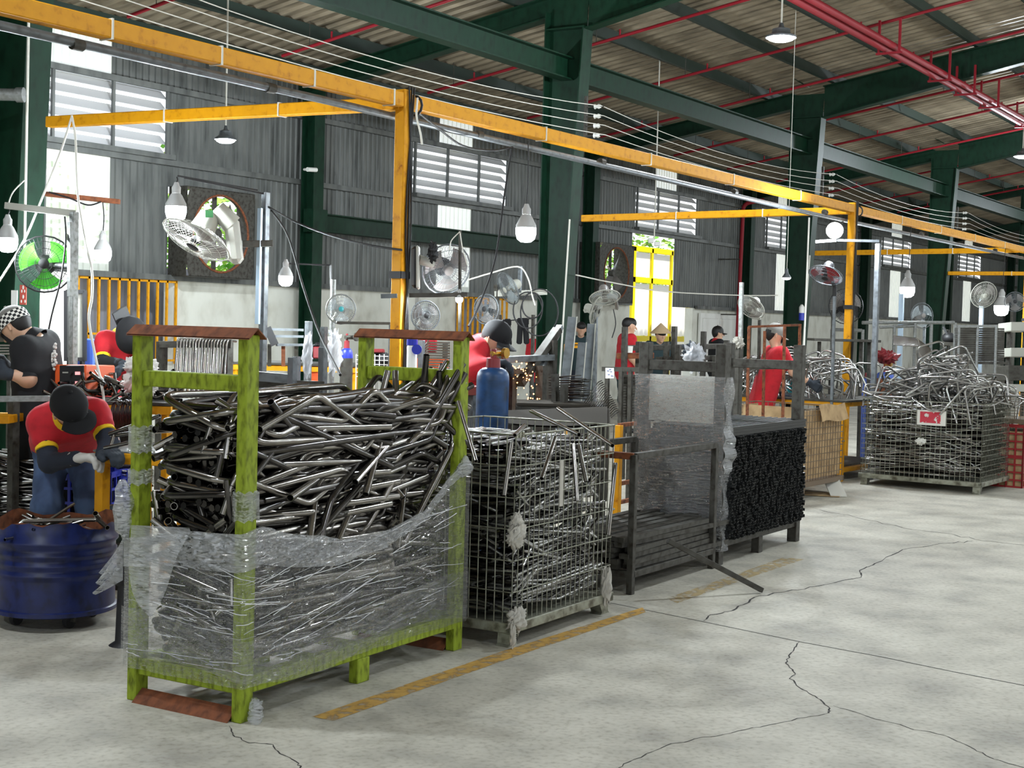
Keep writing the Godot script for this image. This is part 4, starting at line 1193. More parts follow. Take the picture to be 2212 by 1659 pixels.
	part(bt, "table_top", M.dark_steel, tb)
	bt = MB.new()
	bt.box(Vector3(0.65, 0.155, -0.62), Vector3(1.3, 0.02, 1.2))
	part(bt, "low_shelf", M.dark_steel, tb)
	for k in 75:
		var a := r.randf()
		var pz := lerpf(-1.5, 0.0, a)
		var hill := 0.9 + 0.3 * exp(-pow((a - 0.5) * 2.0, 2.0))
		var o := mi(fb[r.randi() % 4], "bent_bracket", M.tube_bright, self, tb.transform * Transform3D(Basis(Vector3.UP, -0.95 + r.randf_range(-0.5, 0.5)) * Basis(Vector3.RIGHT, r.randf_range(-1.1, 0.5)) * Basis(Vector3.BACK, PI + r.randf_range(-0.45, 0.45)), Vector3(r.randf_range(0.0, 0.9), r.randf_range(0.96, hill + 0.06), pz)))
		tag(o, "bent steel frame lying on the yellow legged table left of the right cage", "frame", "frames on the yellow legged table")

	# wire basket lined with cardboard behind the black tube rack
	var card := tex(mat("cardboard", C(196, 168, 128), 0.9), noise(65, 0.02, [[0.0, C(170, 160, 150)], [0.5, C(232, 228, 222)], [1.0, C(255, 253, 248)]], 256, 5), Vector3(1.2, 1.2, 1.2))
	var rw := mat("rusty_wire", C(120, 104, 86), 0.6, 0.3)
	t = thing("wire_cage", "wire container lined with brown cardboard behind the black tube stack", "cage", Vector3(12.75, 0, -4.97), deg_to_rad(-2.0))
	wire_cage(t, 0.98, 0.95, 0.87, 0.17, 0.064, 0.064, 0.0035, rw)
	var cb := MB.new()
	cb.box(Vector3(0.49, 0.52, -0.025), Vector3(0.94, 0.66, 0.01)); part(cb, "cardboard_liner", card, t)
	cb = MB.new()
	cb.box(Vector3(0.025, 0.52, -0.475), Vector3(0.01, 0.66, 0.88)); part(cb, "cardboard_liner", card, t)
	cb = MB.new()
	cb.box(Vector3(0.49, 0.52, -0.93), Vector3(0.94, 0.66, 0.01)); part(cb, "cardboard_liner", card, t)
	cb = MB.new()
	cb.grid(16, 8, func(u: float, v: float) -> Vector3:
		return Vector3(lerpf(0.3, 0.98, u), 0.90 - 0.16 * v + 0.012 * sin(u * 7.0), 0.018 + 0.03 * v + 0.012 * sin(u * 5.0 + v * 2.0)))
	part(cb, "cardboard_flap", card, t)
	cb = MB.new()
	cb.grid(12, 8, func(u: float, v: float) -> Vector3:
		return Vector3(-0.02 - 0.03 * v + 0.01 * sin(u * 6.0), 0.885 - 0.2 * v * (1.0 - 0.5 * u), lerpf(-0.62, -0.02, u)))
	part(cb, "cardboard_flap", card, t)
	t = thing("cardboard_scrap", "flat brown cardboard scrap on the floor before the cardboard lined cage", "scrap", Vector3.ZERO)
	cb = MB.new()
	cb.cbox(fl(1768, 1067, 0.008) , Vector3(0.3, 0.006, 0.42), 0.001, Basis(Vector3.UP, 0.3))
	part(cb, "sheet", card, t)
	t = thing("plank_scrap", "pale board leaning on the foot of the cardboard lined cage", "board", Vector3.ZERO)
	ebar("board", fl(1812, 1072, 0.01), fl(1795, 1035, 0.14), 0.16, 0.012, M.cable_white, t)
	# red crate and cage cut by the right edge
	t = thing("plastic_crate", "tall stacked red plastic crate at the right edge", "crate", Vector3(15.6, 0, -3.62), deg_to_rad(-3.0))
	crate(t, 0.7, 0.5, 0.66, mat("red_plastic", C(156, 40, 42), 0.45), card)
	t = thing("wire_basket", "small wire basket of scrap on top of the red crate at the right edge", "basket", Vector3(15.6, 0.68, -3.6), deg_to_rad(-3.0))
	wire_cage(t, 0.62, 0.5, 0.3, 0.05, 0.06, 0.06, 0.003, rw)

func crate(t: Node3D, L: float, W: float, H: float, m: Material, inner: Material) -> void:   # open ribbed crate: L along x, W along -z
	for side in 4:
		var wide := L if side < 2 else W
		var k := int(round(wide / 0.09))
		for j in k + 1:
			var q := wide * j / k
			var o := Vector3(q, 0, 0 if side == 0 else -W) if side < 2 else Vector3(0 if side == 2 else L, 0, -q)
			ebar("rib", o, o + Vector3(0, H, 0), 0.016, 0.016, m, t)
		var kh := int(round(H / 0.085))
		for j in kh + 1:
			var y := H * j / kh
			var th := 0.035 if j % 4 == 0 or j == kh else 0.016
			if side < 2: ebar("slat", Vector3(0, y, 0 if side == 0 else -W), Vector3(L, y, 0 if side == 0 else -W), 0.014, th, m, t)
			else: ebar("slat", Vector3(0 if side == 2 else L, y, 0), Vector3(0 if side == 2 else L, y, -W), 0.014, th, m, t)
	var b := MB.new()
	b.box(Vector3(L * 0.5, H * 0.46, -W * 0.5), Vector3(L - 0.03, H * 0.9, W - 0.03))
	part(b, "contents", inner, t)

func dark_racks() -> void:
	# black rack with its block of square tubes
	var t := thing("stacking_rack", "dark steel stacking rack holding the black block of square tubes", "rack", Vector3(8.8, 0, -4.0), deg_to_rad(0.5))
	var L := 1.5; var W := 0.66; var H := 1.5
	for c in [[0.04, -0.04], [0.04, -W + 0.04], [L - 0.04, -0.04], [L - 0.04, -W + 0.04]]:
		ebar("post", Vector3(c[0], 0, c[1]), Vector3(c[0], H, c[1]), 0.075, 0.075, M.dark_steel, t, 0.004)
	for x in [0.04, L - 0.04]:
		ebar("end_rail", Vector3(x, 1.345, -0.07), Vector3(x, 1.345, -W + 0.07), 0.06, 0.07, M.dark_steel, t, 0.004)
		ebar("bottom_end_rail", Vector3(x, 0.14, -0.07), Vector3(x, 0.14, -W + 0.07), 0.06, 0.05, M.dark_steel, t, 0.004)
	for z in [-0.04, -W + 0.04]:
		ebar("bottom_side_rail", Vector3(0.07, 0.14, z), Vector3(L - 0.07, 0.14, z), 0.05, 0.05, M.dark_steel, t, 0.004)
		ebar("middle_foot", Vector3(L * 0.5, 0, z), Vector3(L * 0.5, 0.12, z), 0.06, 0.07, M.dark_steel, t, 0.003)
	# block of square tubes, ends to the aisle
	var b := MB.new()
	var s := 0.0105
	for q in 4:
		var bs := Basis(Vector3.BACK, q * PI / 2)
		b.quad(bs * Vector3(-s, -s, 0), bs * Vector3(s, -s, 0), bs * Vector3(s, -s, -0.7), bs * Vector3(-s, -s, -0.7))
		b.quad(bs * Vector3(-s, -s, 0), bs * Vector3(-s * 0.78, -s * 0.78, 0), bs * Vector3(s * 0.78, -s * 0.78, 0), bs * Vector3(s, -s, 0))
		b.quad(bs * Vector3(s * 0.78, -s * 0.78, 0), bs * Vector3(-s * 0.78, -s * 0.78, 0), bs * Vector3(-s * 0.78, -s * 0.78, -0.12), bs * Vector3(s * 0.78, -s * 0.78, -0.12))
	for k in range(0, b.i.size(), 6):
		pass
	var mm := MultiMesh.new()
	mm.transform_format = MultiMesh.TRANSFORM_3D
	mm.mesh = b.mesh()
	var r := RandomNumberGenerator.new()
	r.seed = 41
	var xs := []
	var y := 0.178
	while y < 0.87:
		var x := 0.09 + r.randf() * 0.01
		while x < L - 0.02:
			xs.append(Transform3D(Basis(Vector3.BACK, r.randf_range(-0.25, 0.25)) * Basis(Vector3.UP, r.randf_range(-0.01, 0.01)), Vector3(x, y + r.randf_range(-0.003, 0.003), 0.03 + r.randf_range(-0.02, 0.015))))
			x += 0.0228
		y += 0.0228
	mm.instance_count = xs.size()
	for k in xs.size(): mm.set_instance_transform(k, t.transform * xs[k])
	var o := MultiMeshInstance3D.new()
	o.multimesh = mm
	o.material_override = M.black_tube
	put(o, "square_tube_block")
	tag(o, "dense block of short black square tubes stacked in the dark rack", "tubes", "", "stuff")
	for k in 34:
		var q := MB.new()
		q.box(Vector3(0.78 + r.randf_range(-0.02, 0.02), 0.886 + (k % 3) * 0.021, -0.0 - floorf(k / 3.0) * 0.055), Vector3(1.46, 0.02, 0.02))
		var oo := mi(q.mesh(), "square_tube", M.black_tube, self, t.transform)
		tag(oo, "long black square tube lying lengthwise on top of the tube block", "tube", "long square tubes on the block")
	# film and board across the near end
	var fl1: StandardMaterial3D = M.film.duplicate()
	fl1.albedo_color = Color(0.9, 0.91, 0.92, 0.3)
	fl1.resource_name = "stretch_film_grey"
	var f := thing("stretch_film", "dusty stretch film wrapped round the near end of the dark rack", "film", t.position, t.rotation.y)
	b = MB.new()
	b.grid(30, 40, func(u: float, v: float) -> Vector3:
		return Vector3(-0.012 - 0.006 * sin(v * 40.0 + u * 6.0), lerpf(0.1, 1.28, v), lerpf(0.012, -W - 0.012, u)))
	part(b, "film_wrap", fl1, f)
	b = MB.new()
	b.grid(8, 40, func(u: float, v: float) -> Vector3:
		return Vector3(lerpf(-0.012, 0.12, u), lerpf(0.1, 1.28, v), 0.012 + 0.012 * sin(v * 26.0 + u * 3.0)))
	part(b, "film_wrap", fl1, f)
	b = MB.new()
	b.grid(10, 16, func(u: float, v: float) -> Vector3:
		return Vector3(lerpf(-0.02, 0.07, u), lerpf(0.62, 0.95, v), 0.02 + 0.05 * sin(v * PI) * u + 0.01 * sin(v * 19.0)))
	part(b, "film_fold", M.film_thick, f)
	b = MB.new()
	b.box(Vector3(0.035, 1.12, -W * 0.5), Vector3(0.012, 0.32, W - 0.16))
	tag(part(b, "grey_board", M.cable_white, f), "pale board behind the film")
	# low rack in front with flat bars
	t = thing("low_rack", "low dark steel frame holding flat rectangular tubes, before the dark rack", "rack", Vector3(7.5, 0, -3.98), deg_to_rad(1.0))
	L = 1.18; W = 0.6
	for c in [[0.0, 0.0], [L, 0.0], [0.0, -W], [L, -W]]:
		ebar("post", Vector3(c[0], 0, c[1]), Vector3(c[0], 0.84, c[1]), 0.04, 0.04, M.dark_steel, t, 0.003)
	for z in [0.0, -W]:
		ebar("top_rail", Vector3(0, 0.83, z), Vector3(L, 0.83, z), 0.04, 0.04, M.dark_steel, t, 0.003)
		ebar("bottom_rail", Vector3(0, 0.12, z), Vector3(L, 0.12, z), 0.04, 0.04, M.dark_steel, t, 0.003)
	ebar("end_rail", Vector3(0, 0.83, 0), Vector3(0, 0.83, -W), 0.04, 0.04, M.rust, t, 0.003)
	for x in [0.0, L]: ebar("bottom_end_rail", Vector3(x, 0.12, 0), Vector3(x, 0.12, -W), 0.04, 0.04, M.dark_steel, t, 0.003)
	for k in 42:
		var yy := 0.16 + (k / 7) * 0.034
		var zz := -0.03 - (k % 7) * 0.085 + r.randf_range(-0.01, 0.01)
		var ln := r.randf_range(1.1, 1.45)
		var q := MB.new()
		q.box(Vector3(-0.02 + ln * 0.5 + r.randf_range(-0.05, 0.05), yy, zz), Vector3(ln, 0.03, 0.06), Basis(Vector3.UP, r.randf_range(-0.05, 0.05)))
		var oo := mi(q.mesh(), "flat_tube", M.dark_steel, self, t.transform)
		tag(oo, "flat rectangular steel tube lying in the low dark frame", "tube", "flat tubes in the low frame")
	t = thing("leaning_tube", "single square steel tube leaning from the low rack down to the floor", "tube", Vector3.ZERO)
	var e0 := fl(1646, 1275, 0.018)
	ebar("tube", e0, e0 + (pd(1443, 1168, 8.35) - e0), 0.03, 0.03, M.dark_steel, t, 0.002)
	b = MB.new()
	# yellow and rusty uprights between the cage and the low rack
	t = thing("steel_trestle", "yellow upright with rusty braces between the wire cage and the low rack", "trestle", Vector3.ZERO)
	ebar("upright", fl(1331, 1140, 0), fl(1331, 1140, 0) + Vector3(0, 0.82, 0), 0.05, 0.05, M.yellow, t, 0.003)
	var p2 := fl(1378, 1128, 0)
	ebar("rusty_upright", p2, p2 + Vector3(0, 0.85, 0), 0.05, 0.05, M.rust, t, 0.003)
	for h in [0.2, 0.35, 0.82]: ebar("brace", fl(1331, 1140, 0) + Vector3(0, h, 0), p2 + Vector3(0, h, 0), 0.03, 0.03, M.rust, t)

func drum() -> void:
	var m := tex(mat("drum_blue", C(22, 36, 92), 0.36), noise(71, 0.02, [[0.0, C(90, 80, 76)], [0.3, C(170, 170, 176)], [0.5, C(226, 228, 236)], [0.72, C(250, 250, 252)], [1.0, C(255, 255, 255)]], 512, 6), Vector3(1.2, 0.8, 1.2))
	var t := thing("oil_drum", "cut down dark blue oil drum on castors full of offcuts", "drum", Vector3(4.85, 0, -5.93))
	var b := MB.new()
	var R := 0.3
	var pr := [Vector2(0, 0.07), Vector2(R, 0.07), Vector2(R + 0.012, 0.075), Vector2(R + 0.012, 0.095), Vector2(R, 0.1)]
	var hy := [0.1, 0.24, 0.29, 0.315, 0.34, 0.365, 0.39, 0.415, 0.44, 0.555]
	pr.append(Vector2(R, 0.25))
	for k in [0.28, 0.33, 0.38]:
		pr.append_array([Vector2(R, k - 0.018), Vector2(R + 0.008, k - 0.006), Vector2(R + 0.008, k + 0.006), Vector2(R, k + 0.018)])
	pr.append_array([Vector2(R, 0.42), Vector2(R + 0.014, 0.435), Vector2(R + 0.014, 0.45), Vector2(R, 0.465), Vector2(R, 0.53)])
	b.lathe(pr, 56)
	# jagged cut rim
	var k0 := b.v.size()
	for k in b.v.size():
		if b.v[k].y > 0.52:
			var an := atan2(b.v[k].z, b.v[k].x)
			b.v[k].y += 0.018 * sin(an * 3.0 + 0.6) + 0.012 * sin(an * 7.0) + 0.006 * sin(an * 17.0)
	part(b, "shell", m, t)
	b = MB.new()
	b.lathe([Vector2(R - 0.004, 0.545), Vector2(R - 0.004, 0.1), Vector2(0, 0.1)], 40)
	for k in b.v.size():
		if b.v[k].y > 0.53:
			var an := atan2(b.v[k].z, b.v[k].x)
			b.v[k].y += -0.012 + 0.018 * sin(an * 3.0 + 0.6) + 0.012 * sin(an * 7.0)
	part(b, "inside", M.rust, t)
	for a in 4:
		var an := a * PI / 2 + 1.9
		var p := Vector3(cos(an) * 0.2, 0, sin(an) * 0.2)
		b = MB.new()
		b.lathe([Vector2(0, -0.016), Vector2(0.032, -0.016), Vector2(0.036, -0.008), Vector2(0.036, 0.008), Vector2(0.032, 0.016), Vector2(0, 0.016)], 14, Transform3D(Basis(Vector3.RIGHT, PI / 2), p + Vector3(0, 0.036, 0)))
		part(b, "castor_wheel", M.rubber, t)
		ebar("castor_fork", p + Vector3(0, 0.036, 0.02), p + Vector3(0, 0.072, 0.02), 0.05, 0.012, M.dark_steel, t)
	var r := RandomNumberGenerator.new()
	r.seed = 51
	for k in 60:
		var q := r.randf() * TAU
		var d := sqrt(r.randf()) * 0.14
		var ks := rod_mesh(snappedf(r.randf_range(0.06, 0.2), 0.02), 0.008)
		var o := mi(ks, "tube_offcut", M.tube_steel, self, Transform3D(Basis(Vector3.UP, r.randf() * TAU) * Basis(Vector3.BACK, r.randf_range(-0.5, 0.5)), t.position + Vector3(cos(q) * d - 0.05, 0.47 + r.randf() * 0.03, sin(q) * d)))
		tag(o, "short steel offcut lying in the blue drum", "offcut", "offcuts in the blue drum")
	var fillb := MB.new()
	fillb.lathe([Vector2(R - 0.006, 0.44), Vector2(0.15, 0.465), Vector2(0, 0.47)], 24)
	tag(part(fillb, "metal_scrap", M.tube_dark), "dense metal scrap filling the blue drum", "scrap", "", "stuff")
	get_child(-1).position = t.position
	var bt := thing("loose_tube", "bent tube lying across the rim of the blue drum", "tube", Vector3.ZERO)
	epipe("tube", Array(fillet([pd(24, 1150, 7.1), pd(50, 1126, 7.15), pd(212, 1122, 7.25), pd(232, 1140, 7.15)], 0.03)), 0.0125, M.tube_steel, bt, 8, 2)
	epipe("tube_end", [pd(206, 1109, 7.2), pd(216, 1124, 7.3)], 0.014, M.tube_steel, bt, 10, 2)

# ---------- people: tapered capsules joined by a smooth minimum and meshed as surface nets
func sdf(b: MB, bones: Array, h: float, k: float) -> void:
	var lo := Vector3(1e9, 1e9, 1e9); var hi := -lo
	for q in bones:
		var rr: float = maxf(q[2], q[3]) + 2.5 * h
		lo = lo.min(q[0] - Vector3(rr, rr, rr)).min(q[1] - Vector3(rr, rr, rr))
		hi = hi.max(q[0] + Vector3(rr, rr, rr)).max(q[1] + Vector3(rr, rr, rr))
	var nx := int((hi.x - lo.x) / h) + 2; var ny := int((hi.y - lo.y) / h) + 2; var nz := int((hi.z - lo.z) / h) + 2
	var D := PackedFloat32Array()
	D.resize(nx * ny * nz)
	D.fill(1000.0)
	for q in bones:
		var a: Vector3 = q[0]; var ba: Vector3 = q[1] - q[0]; var r0: float = q[2]; var dr: float = q[3] - q[2]
		var bb := maxf(ba.length_squared(), 1e-9)
		var mg := maxf(q[2], q[3]) + k + 2.0 * h
		var l0 := ((q[0] as Vector3).min(q[1]) - Vector3(mg, mg, mg) - lo) / h
		var l1 := ((q[0] as Vector3).max(q[1]) + Vector3(mg, mg, mg) - lo) / h
		for z in range(maxi(0, int(l0.z)), mini(nz, int(l1.z) + 1)):
			for y in range(maxi(0, int(l0.y)), mini(ny, int(l1.y) + 1)):
				var o := (z * ny + y) * nx
				for x in range(maxi(0, int(l0.x)), mini(nx, int(l1.x) + 1)):
					var p := Vector3(lo.x + x * h, lo.y + y * h, lo.z + z * h) - a
					var t := clampf(p.dot(ba) / bb, 0.0, 1.0)
					var d := (p - ba * t).length() - r0 - dr * t
					var e := D[o + x]
					var g := maxf(k - absf(d - e), 0.0)
					D[o + x] = minf(d, e) - g * g / (4.0 * k)
	var id := PackedInt32Array()
	id.resize(nx * ny * nz)
	var base := b.v.size()
	var sy := nx; var sz := nx * ny
	var offs := [0, 1, sy, sy + 1, sz, sz + 1, sz + sy, sz + sy + 1]
	var lim := 2.2 * h
	for z in nz - 1:
		for y in ny - 1:
			var o := (z * ny + y) * nx
			for x in nx - 1:
				var c := o + x
				var d0 := D[c]
				if d0 > lim or d0 < -lim: continue
				var m := 0
				for q in 8:
					if D[c + offs[q]] < 0.0: m += 1
				if m == 0 or m == 8: continue
				var s := Vector3.ZERO
				var cnt := 0
				for e in [[0, 1], [2, 3], [4, 5], [6, 7], [0, 2], [1, 3], [4, 6], [5, 7], [0, 4], [1, 5], [2, 6], [3, 7]]:
					var da := D[c + offs[e[0]]]; var db := D[c + offs[e[1]]]
					if (da < 0.0) == (db < 0.0): continue
					var t := da / (da - db)
					var pa := Vector3(e[0] & 1, (e[0] >> 1) & 1, e[0] >> 2)
					var pb := Vector3(e[1] & 1, (e[1] >> 1) & 1, e[1] >> 2)
					s += pa.lerp(pb, t)
					cnt += 1
				s /= cnt
				var gx := D[c + 1] - d0 + D[c + sy + 1] - D[c + sy] + D[c + sz + 1] - D[c + sz]
				var gy := D[c + sy] - d0 + D[c + sy + 1] - D[c + 1] + D[c + sz + sy] - D[c + sz]
				var gz := D[c + sz] - d0 + D[c + sz + 1] - D[c + 1] + D[c + sz + sy] - D[c + sy]
				id[c] = b.vert(lo + (Vector3(x, y, z) + s) * h, Vector3(gx, gy, gz).normalized()) + 1
	for z in range(1, nz - 1):
		for y in range(1, ny - 1):
			var o := (z * ny + y) * nx
			for x in range(1, nx - 1):
				var c := o + x
				var d0 := D[c]
				if d0 > lim or d0 < -lim: continue
				var ins := d0 < 0.0
				for ax in 3:
					var st: int = [1, sy, sz][ax]
					if (D[c + st] < 0.0) == ins: continue
					var u: int = [sy, sz, 1][ax]; var w: int = [sz, 1, sy][ax]
					var A := id[c] - 1; var B := id[c - u] - 1; var Cc := id[c - u - w] - 1; var E := id[c - w] - 1
					if A < 0 or B < 0 or Cc < 0 or E < 0: continue
					if ins: b.i.append_array(PackedInt32Array([A, Cc, B, A, E, Cc]))
					else: b.i.append_array(PackedInt32Array([A, B, Cc, A, Cc, E]))

func hand_bones(w: Vector3, d: Vector3, palm: Vector3, curl: float, side: float, g := 0.0) -> Array:   # wrist, towards the fingers, palm normal
	d = d.normalized()
	palm = (palm - d * palm.dot(d)).normalized()
	var s := d.cross(palm) * side
	var o := []
	for k in 4:
		var off := (k - 1.5) * 0.021
		var root := w + d * 0.085 + s * off
		o.append([w + d * 0.01 + s * off * 0.6, root, 0.017 + g, 0.0125 + g])
		var l: float = [0.038, 0.044, 0.041, 0.032][k]
		var d1 := (d * cos(curl) + palm * sin(curl)); var d2 := (d * cos(curl * 2.1) + palm * sin(curl * 2.1)); var d3 := (d * cos(curl * 2.8) + palm * sin(curl * 2.8))
		var p1 := root + d1 * l; var p2 := p1 + d2 * l * 0.7; var p3 := p2 + d3 * l * 0.55
		o.append([root, p1, 0.0105 + g, 0.0098 + g]); o.append([p1, p2, 0.0098 + g, 0.009 + g]); o.append([p2, p3, 0.009 + g, 0.0078 + g])
	var tb := w + d * 0.03 - s * 0.03
	var t1 := tb + (d * 0.6 - s * 0.7 + palm * 0.4).normalized() * 0.04
	var t2 := t1 + (d * 0.85 - s * 0.1 + palm * 0.6).normalized() * 0.033
	o.append([w + d * 0.02, tb, 0.017 + g, 0.016 + g]); o.append([tb, t1, 0.015 + g, 0.0115 + g]); o.append([t1, t2, 0.0115 + g, 0.009 + g])
	return o

func cap_mesh(r: float, up := 0.0) -> MB:   # dome round the origin, y up, visor towards -z
	var b := MB.new()
	var pr := []
	for k in 9:
		var a := PI * 0.5 * k / 8.0
		pr.append(Vector2(cos(a) * r, sin(a) * r * 0.95))
	b.lathe([Vector2(r * 0.99, -0.035)] + pr, 20)
	return b
func visor_mesh(r: float) -> MB:
	var b := MB.new()
	b.grid(12, 5, func(u: float, v: float) -> Vector3:
		var a := lerpf(-0.95, 0.95, u)
		var rr := r * lerpf(0.96, 1.0 + 0.66 * cos(a * 1.1), v)
		return Vector3(sin(a) * rr * 1.0, -0.03 - 0.012 * v - 0.02 * absf(sin(a)) * v, -cos(a) * rr))
	b.grid(12, 5, func(u: float, v: float) -> Vector3:
		var a := lerpf(0.95, -0.95, u)
		var rr := r * lerpf(0.96, 1.0 + 0.66 * cos(a * 1.1), v)
		return Vector3(sin(a) * rr * 1.0, -0.035 - 0.012 * v - 0.02 * absf(sin(a)) * v, -cos(a) * rr))
	return b

func ring(b: MB, o: Vector3, ax: Vector3, r: float, th: float, sx := 1.0, n := 20) -> void:
	var bs := aim(ax)
	var p := PackedVector3Array()
	for k in n: p.append(o + bs * Vector3(cos(k * TAU / n) * r * sx, 0, sin(k * TAU / n) * r))
	b.tube(p, th, 6, 0, true)

# J: joints; c: clothing; the face looks along J.face
func person(label: String, J: Dictionary, c: Dictionary, h: float) -> Node3D:
	var t := thing("person", label, "person")
	var S: float = c.get("size", 1.0)
	var head: Vector3 = J.head
	var face: Vector3 = J.face.normalized()
	var hup: Vector3 = J.get("head_up", Vector3.UP)
	hup = (hup - face * hup.dot(face)).normalized()
	var hr := face.cross(hup)
	var msh: Vector3 = (J.shL + J.shR) * 0.5; var mhip: Vector3 = (J.hipL + J.hipR) * 0.5
	var spine := (msh - mhip)
	var neck: Vector3 = msh + spine.normalized() * 0.03 * S
	# one continuous body
	var B := []
	for s in ["L", "R"]:
		var sh: Vector3 = J["sh" + s]; var hp: Vector3 = J["hip" + s]
		B.append([sh.lerp(msh, 0.42) - spine.normalized() * 0.06, hp, 0.098 * S, 0.098 * S])
		B.append([sh.lerp(msh, 0.3) - spine.normalized() * 0.02, sh, 0.07 * S, 0.058 * S])
		B.append([sh, J["el" + s], 0.053 * S, 0.043 * S])
		B.append([J["el" + s], J["wr" + s], 0.043 * S, 0.029 * S])
		if J.has("kn" + s):
			B.append([hp, J["kn" + s], 0.088 * S, 0.058 * S])
			B.append([J["kn" + s], J["an" + s], 0.056 * S, 0.036 * S])
			B.append([J["an" + s] - Vector3(0, 0.03, 0), J["an" + s] + (J.get("foot", face) * Vector3(1, 0, 1)).normalized() * 0.15 - Vector3(0, 0.05, 0), 0.036, 0.03])
	B.append([msh - spine * 0.15, mhip, 0.105 * S, 0.1 * S])
	B.append([neck, head - hup * 0.03 - face * 0.02, 0.058 * S, 0.05 * S])
	B.append([head + hup * 0.045 - face * 0.02, head + hup * 0.02 + face * 0.015, 0.082 * S, 0.078 * S])
	B.append([head + hup * 0.01 - face * 0.0, head - hup * 0.085 + face * 0.048, 0.07 * S, 0.03 * S])
	var b := MB.new()
	sdf(b, B, h, 0.045)
	# face and ears on a finer grid
	var fh := minf(h, 0.008)
	var fb := [[head + hup * 0.01 + face * 0.088 * S, head - hup * 0.03 + face * 0.112 * S, 0.009, 0.013], [head - hup * 0.058 + face * 0.086 - hr * 0.018, head - hup * 0.058 + face * 0.086 + hr * 0.018, 0.008, 0.008]]
	for s in [-1.0, 1.0]: fb.append([head + hr * s * 0.076 * S - face * 0.012 + hup * 0.014, head + hr * s * 0.08 * S - face * 0.006 - hup * 0.026, 0.017, 0.01])
	sdf(b, fb, fh, 0.006)
	for s in ["L", "R"]:
		if c.get("glove" + s, null) == null and J.has("hd" + s): sdf(b, hand_bones(J["wr" + s], J["hd" + s], J["pm" + s], c.get("curl", 0.5), 1.0 if s == "L" else -1.0), fh * 0.8, 0.008)
	part(b, "body", M.skin, t)
	b = MB.new()
	for s in [-1.0, 1.0]:
		b.ball(head + hr * s * 0.033 * S + hup * 0.018 + face * 0.079 * S, Vector3(0.011, 0.006, 0.006), Basis(hr, hup, -face), 8)
		b.ball(head + hr * s * 0.034 * S + hup * 0.036 + face * 0.084 * S, Vector3(0.018, 0.004, 0.005), Basis(hr, hup, -face), 8)
	part(b, "eyes", M.black, t)
	# shirt
	var T := []
	var hem: Vector3 = mhip.lerp(msh, c.get("hem", -0.05))
	for s in ["L", "R"]:
		var sh: Vector3 = J["sh" + s]; var hp: Vector3 = J["hip" + s]
		T.append([sh.lerp(msh, 0.42) - spine.normalized() * 0.06, hp + (hem - mhip), 0.112 * S, 0.124 * S])
		T.append([sh.lerp(msh, 0.45) - spine.normalized() * 0.015, sh, 0.078 * S, 0.07 * S])
		T.append([sh, sh.lerp(J["el" + s], c.get("sleeve", 0.6)), 0.07 * S, (0.068 if c.get("sleeve", 0.6) < 0.9 else 0.056) * S])
		if c.get("sleeve", 0.6) > 0.9: T.append([J["el" + s], J["el" + s].lerp(J["wr" + s], 0.92), 0.056 * S, 0.042 * S])
	T.append([msh - spine * 0.12, hem, 0.118 * S, 0.126 * S])
	b = MB.new()
	sdf(b, T, h, 0.05)
	var nzz := FastNoiseLite.new()
	nzz.seed = 12; nzz.frequency = 7.0
	for k in b.v.size(): b.v[k] += b.n[k] * nzz.get_noise_3dv(b.v[k]) * 0.008
	part(b, "shirt", c.shirt, t)
	if c.has("trim"):
		b = MB.new()
		for s in ["L", "R"]:
			var ax: Vector3 = J["el" + s] - J["sh" + s]
			var e: Vector3 = J["sh" + s].lerp(J["el" + s], c.get("sleeve", 0.6)) + ax.normalized() * 0.052
			b.lathe([Vector2(0.056 * S, -0.02), Vector2(0.06 * S, 0.012), Vector2(0.05 * S, 0.014)], 20, Transform3D(aim(ax), e))
		part(b, "sleeve_trim", c.trim, t)
		b = MB.new()
		var nd: Vector3 = (head - neck).normalized()
		b.lathe([Vector2(0.094 * S, -0.03), Vector2(0.078 * S, 0.012), Vector2(0.067 * S, 0.04), Vector2(0.062 * S, 0.035), Vector2(0.07 * S, -0.02)], 22, Transform3D(aim(nd), neck + nd * 0.012))
		part(b, "collar", c.trim, t)
	if c.has("arm"):
		for s in ["L", "R"]:
			b = MB.new()
			var a0: Vector3 = J["sh" + s].lerp(J["el" + s], minf(c.get("sleeve", 0.6), 0.62))
			sdf(b, [[a0, J["el" + s], 0.055 * S, 0.05 * S], [J["el" + s], J["el" + s].lerp(J["wr" + s], 0.97), 0.05 * S, 0.039 * S]], h, 0.03)
			for k in b.v.size(): b.v[k] += b.n[k] * nzz.get_noise_3dv(b.v[k] * 2.4) * 0.008
			part(b, "arm_sleeve", c.arm, t)
	# trousers
	if J.has("knL"):
		var P := [[J.hipL - Vector3(0, 0.03, 0), J.hipR - Vector3(0, 0.03, 0), 0.1 * S, 0.1 * S]]
		for s in ["L", "R"]:
			P.append([J["hip" + s] - Vector3(0, 0.03, 0), J["kn" + s], 0.096 * S, 0.078 * S])
			P.append([J["kn" + s], J["an" + s], 0.076 * S, 0.06 * S])
		b = MB.new()
		sdf(b, P, h, 0.05)
		for k in b.v.size(): b.v[k] += b.n[k] * nzz.get_noise_3dv(b.v[k] * 1.6) * 0.01
		part(b, "trousers", c.trousers, t)
		for s in ["L", "R"]:
			b = MB.new()
			var fd: Vector3 = (J.get("foot", face) * Vector3(1, 0, 1)).normalized()
			var an: Vector3 = J["an" + s]
			sdf(b, [[Vector3(an.x, 0.045, an.z) - fd * 0.04, Vector3(an.x, 0.035, an.z) + fd * 0.16, 0.045, 0.035]], 0.012, 0.02)
			part(b, "shoe", M.black, t)
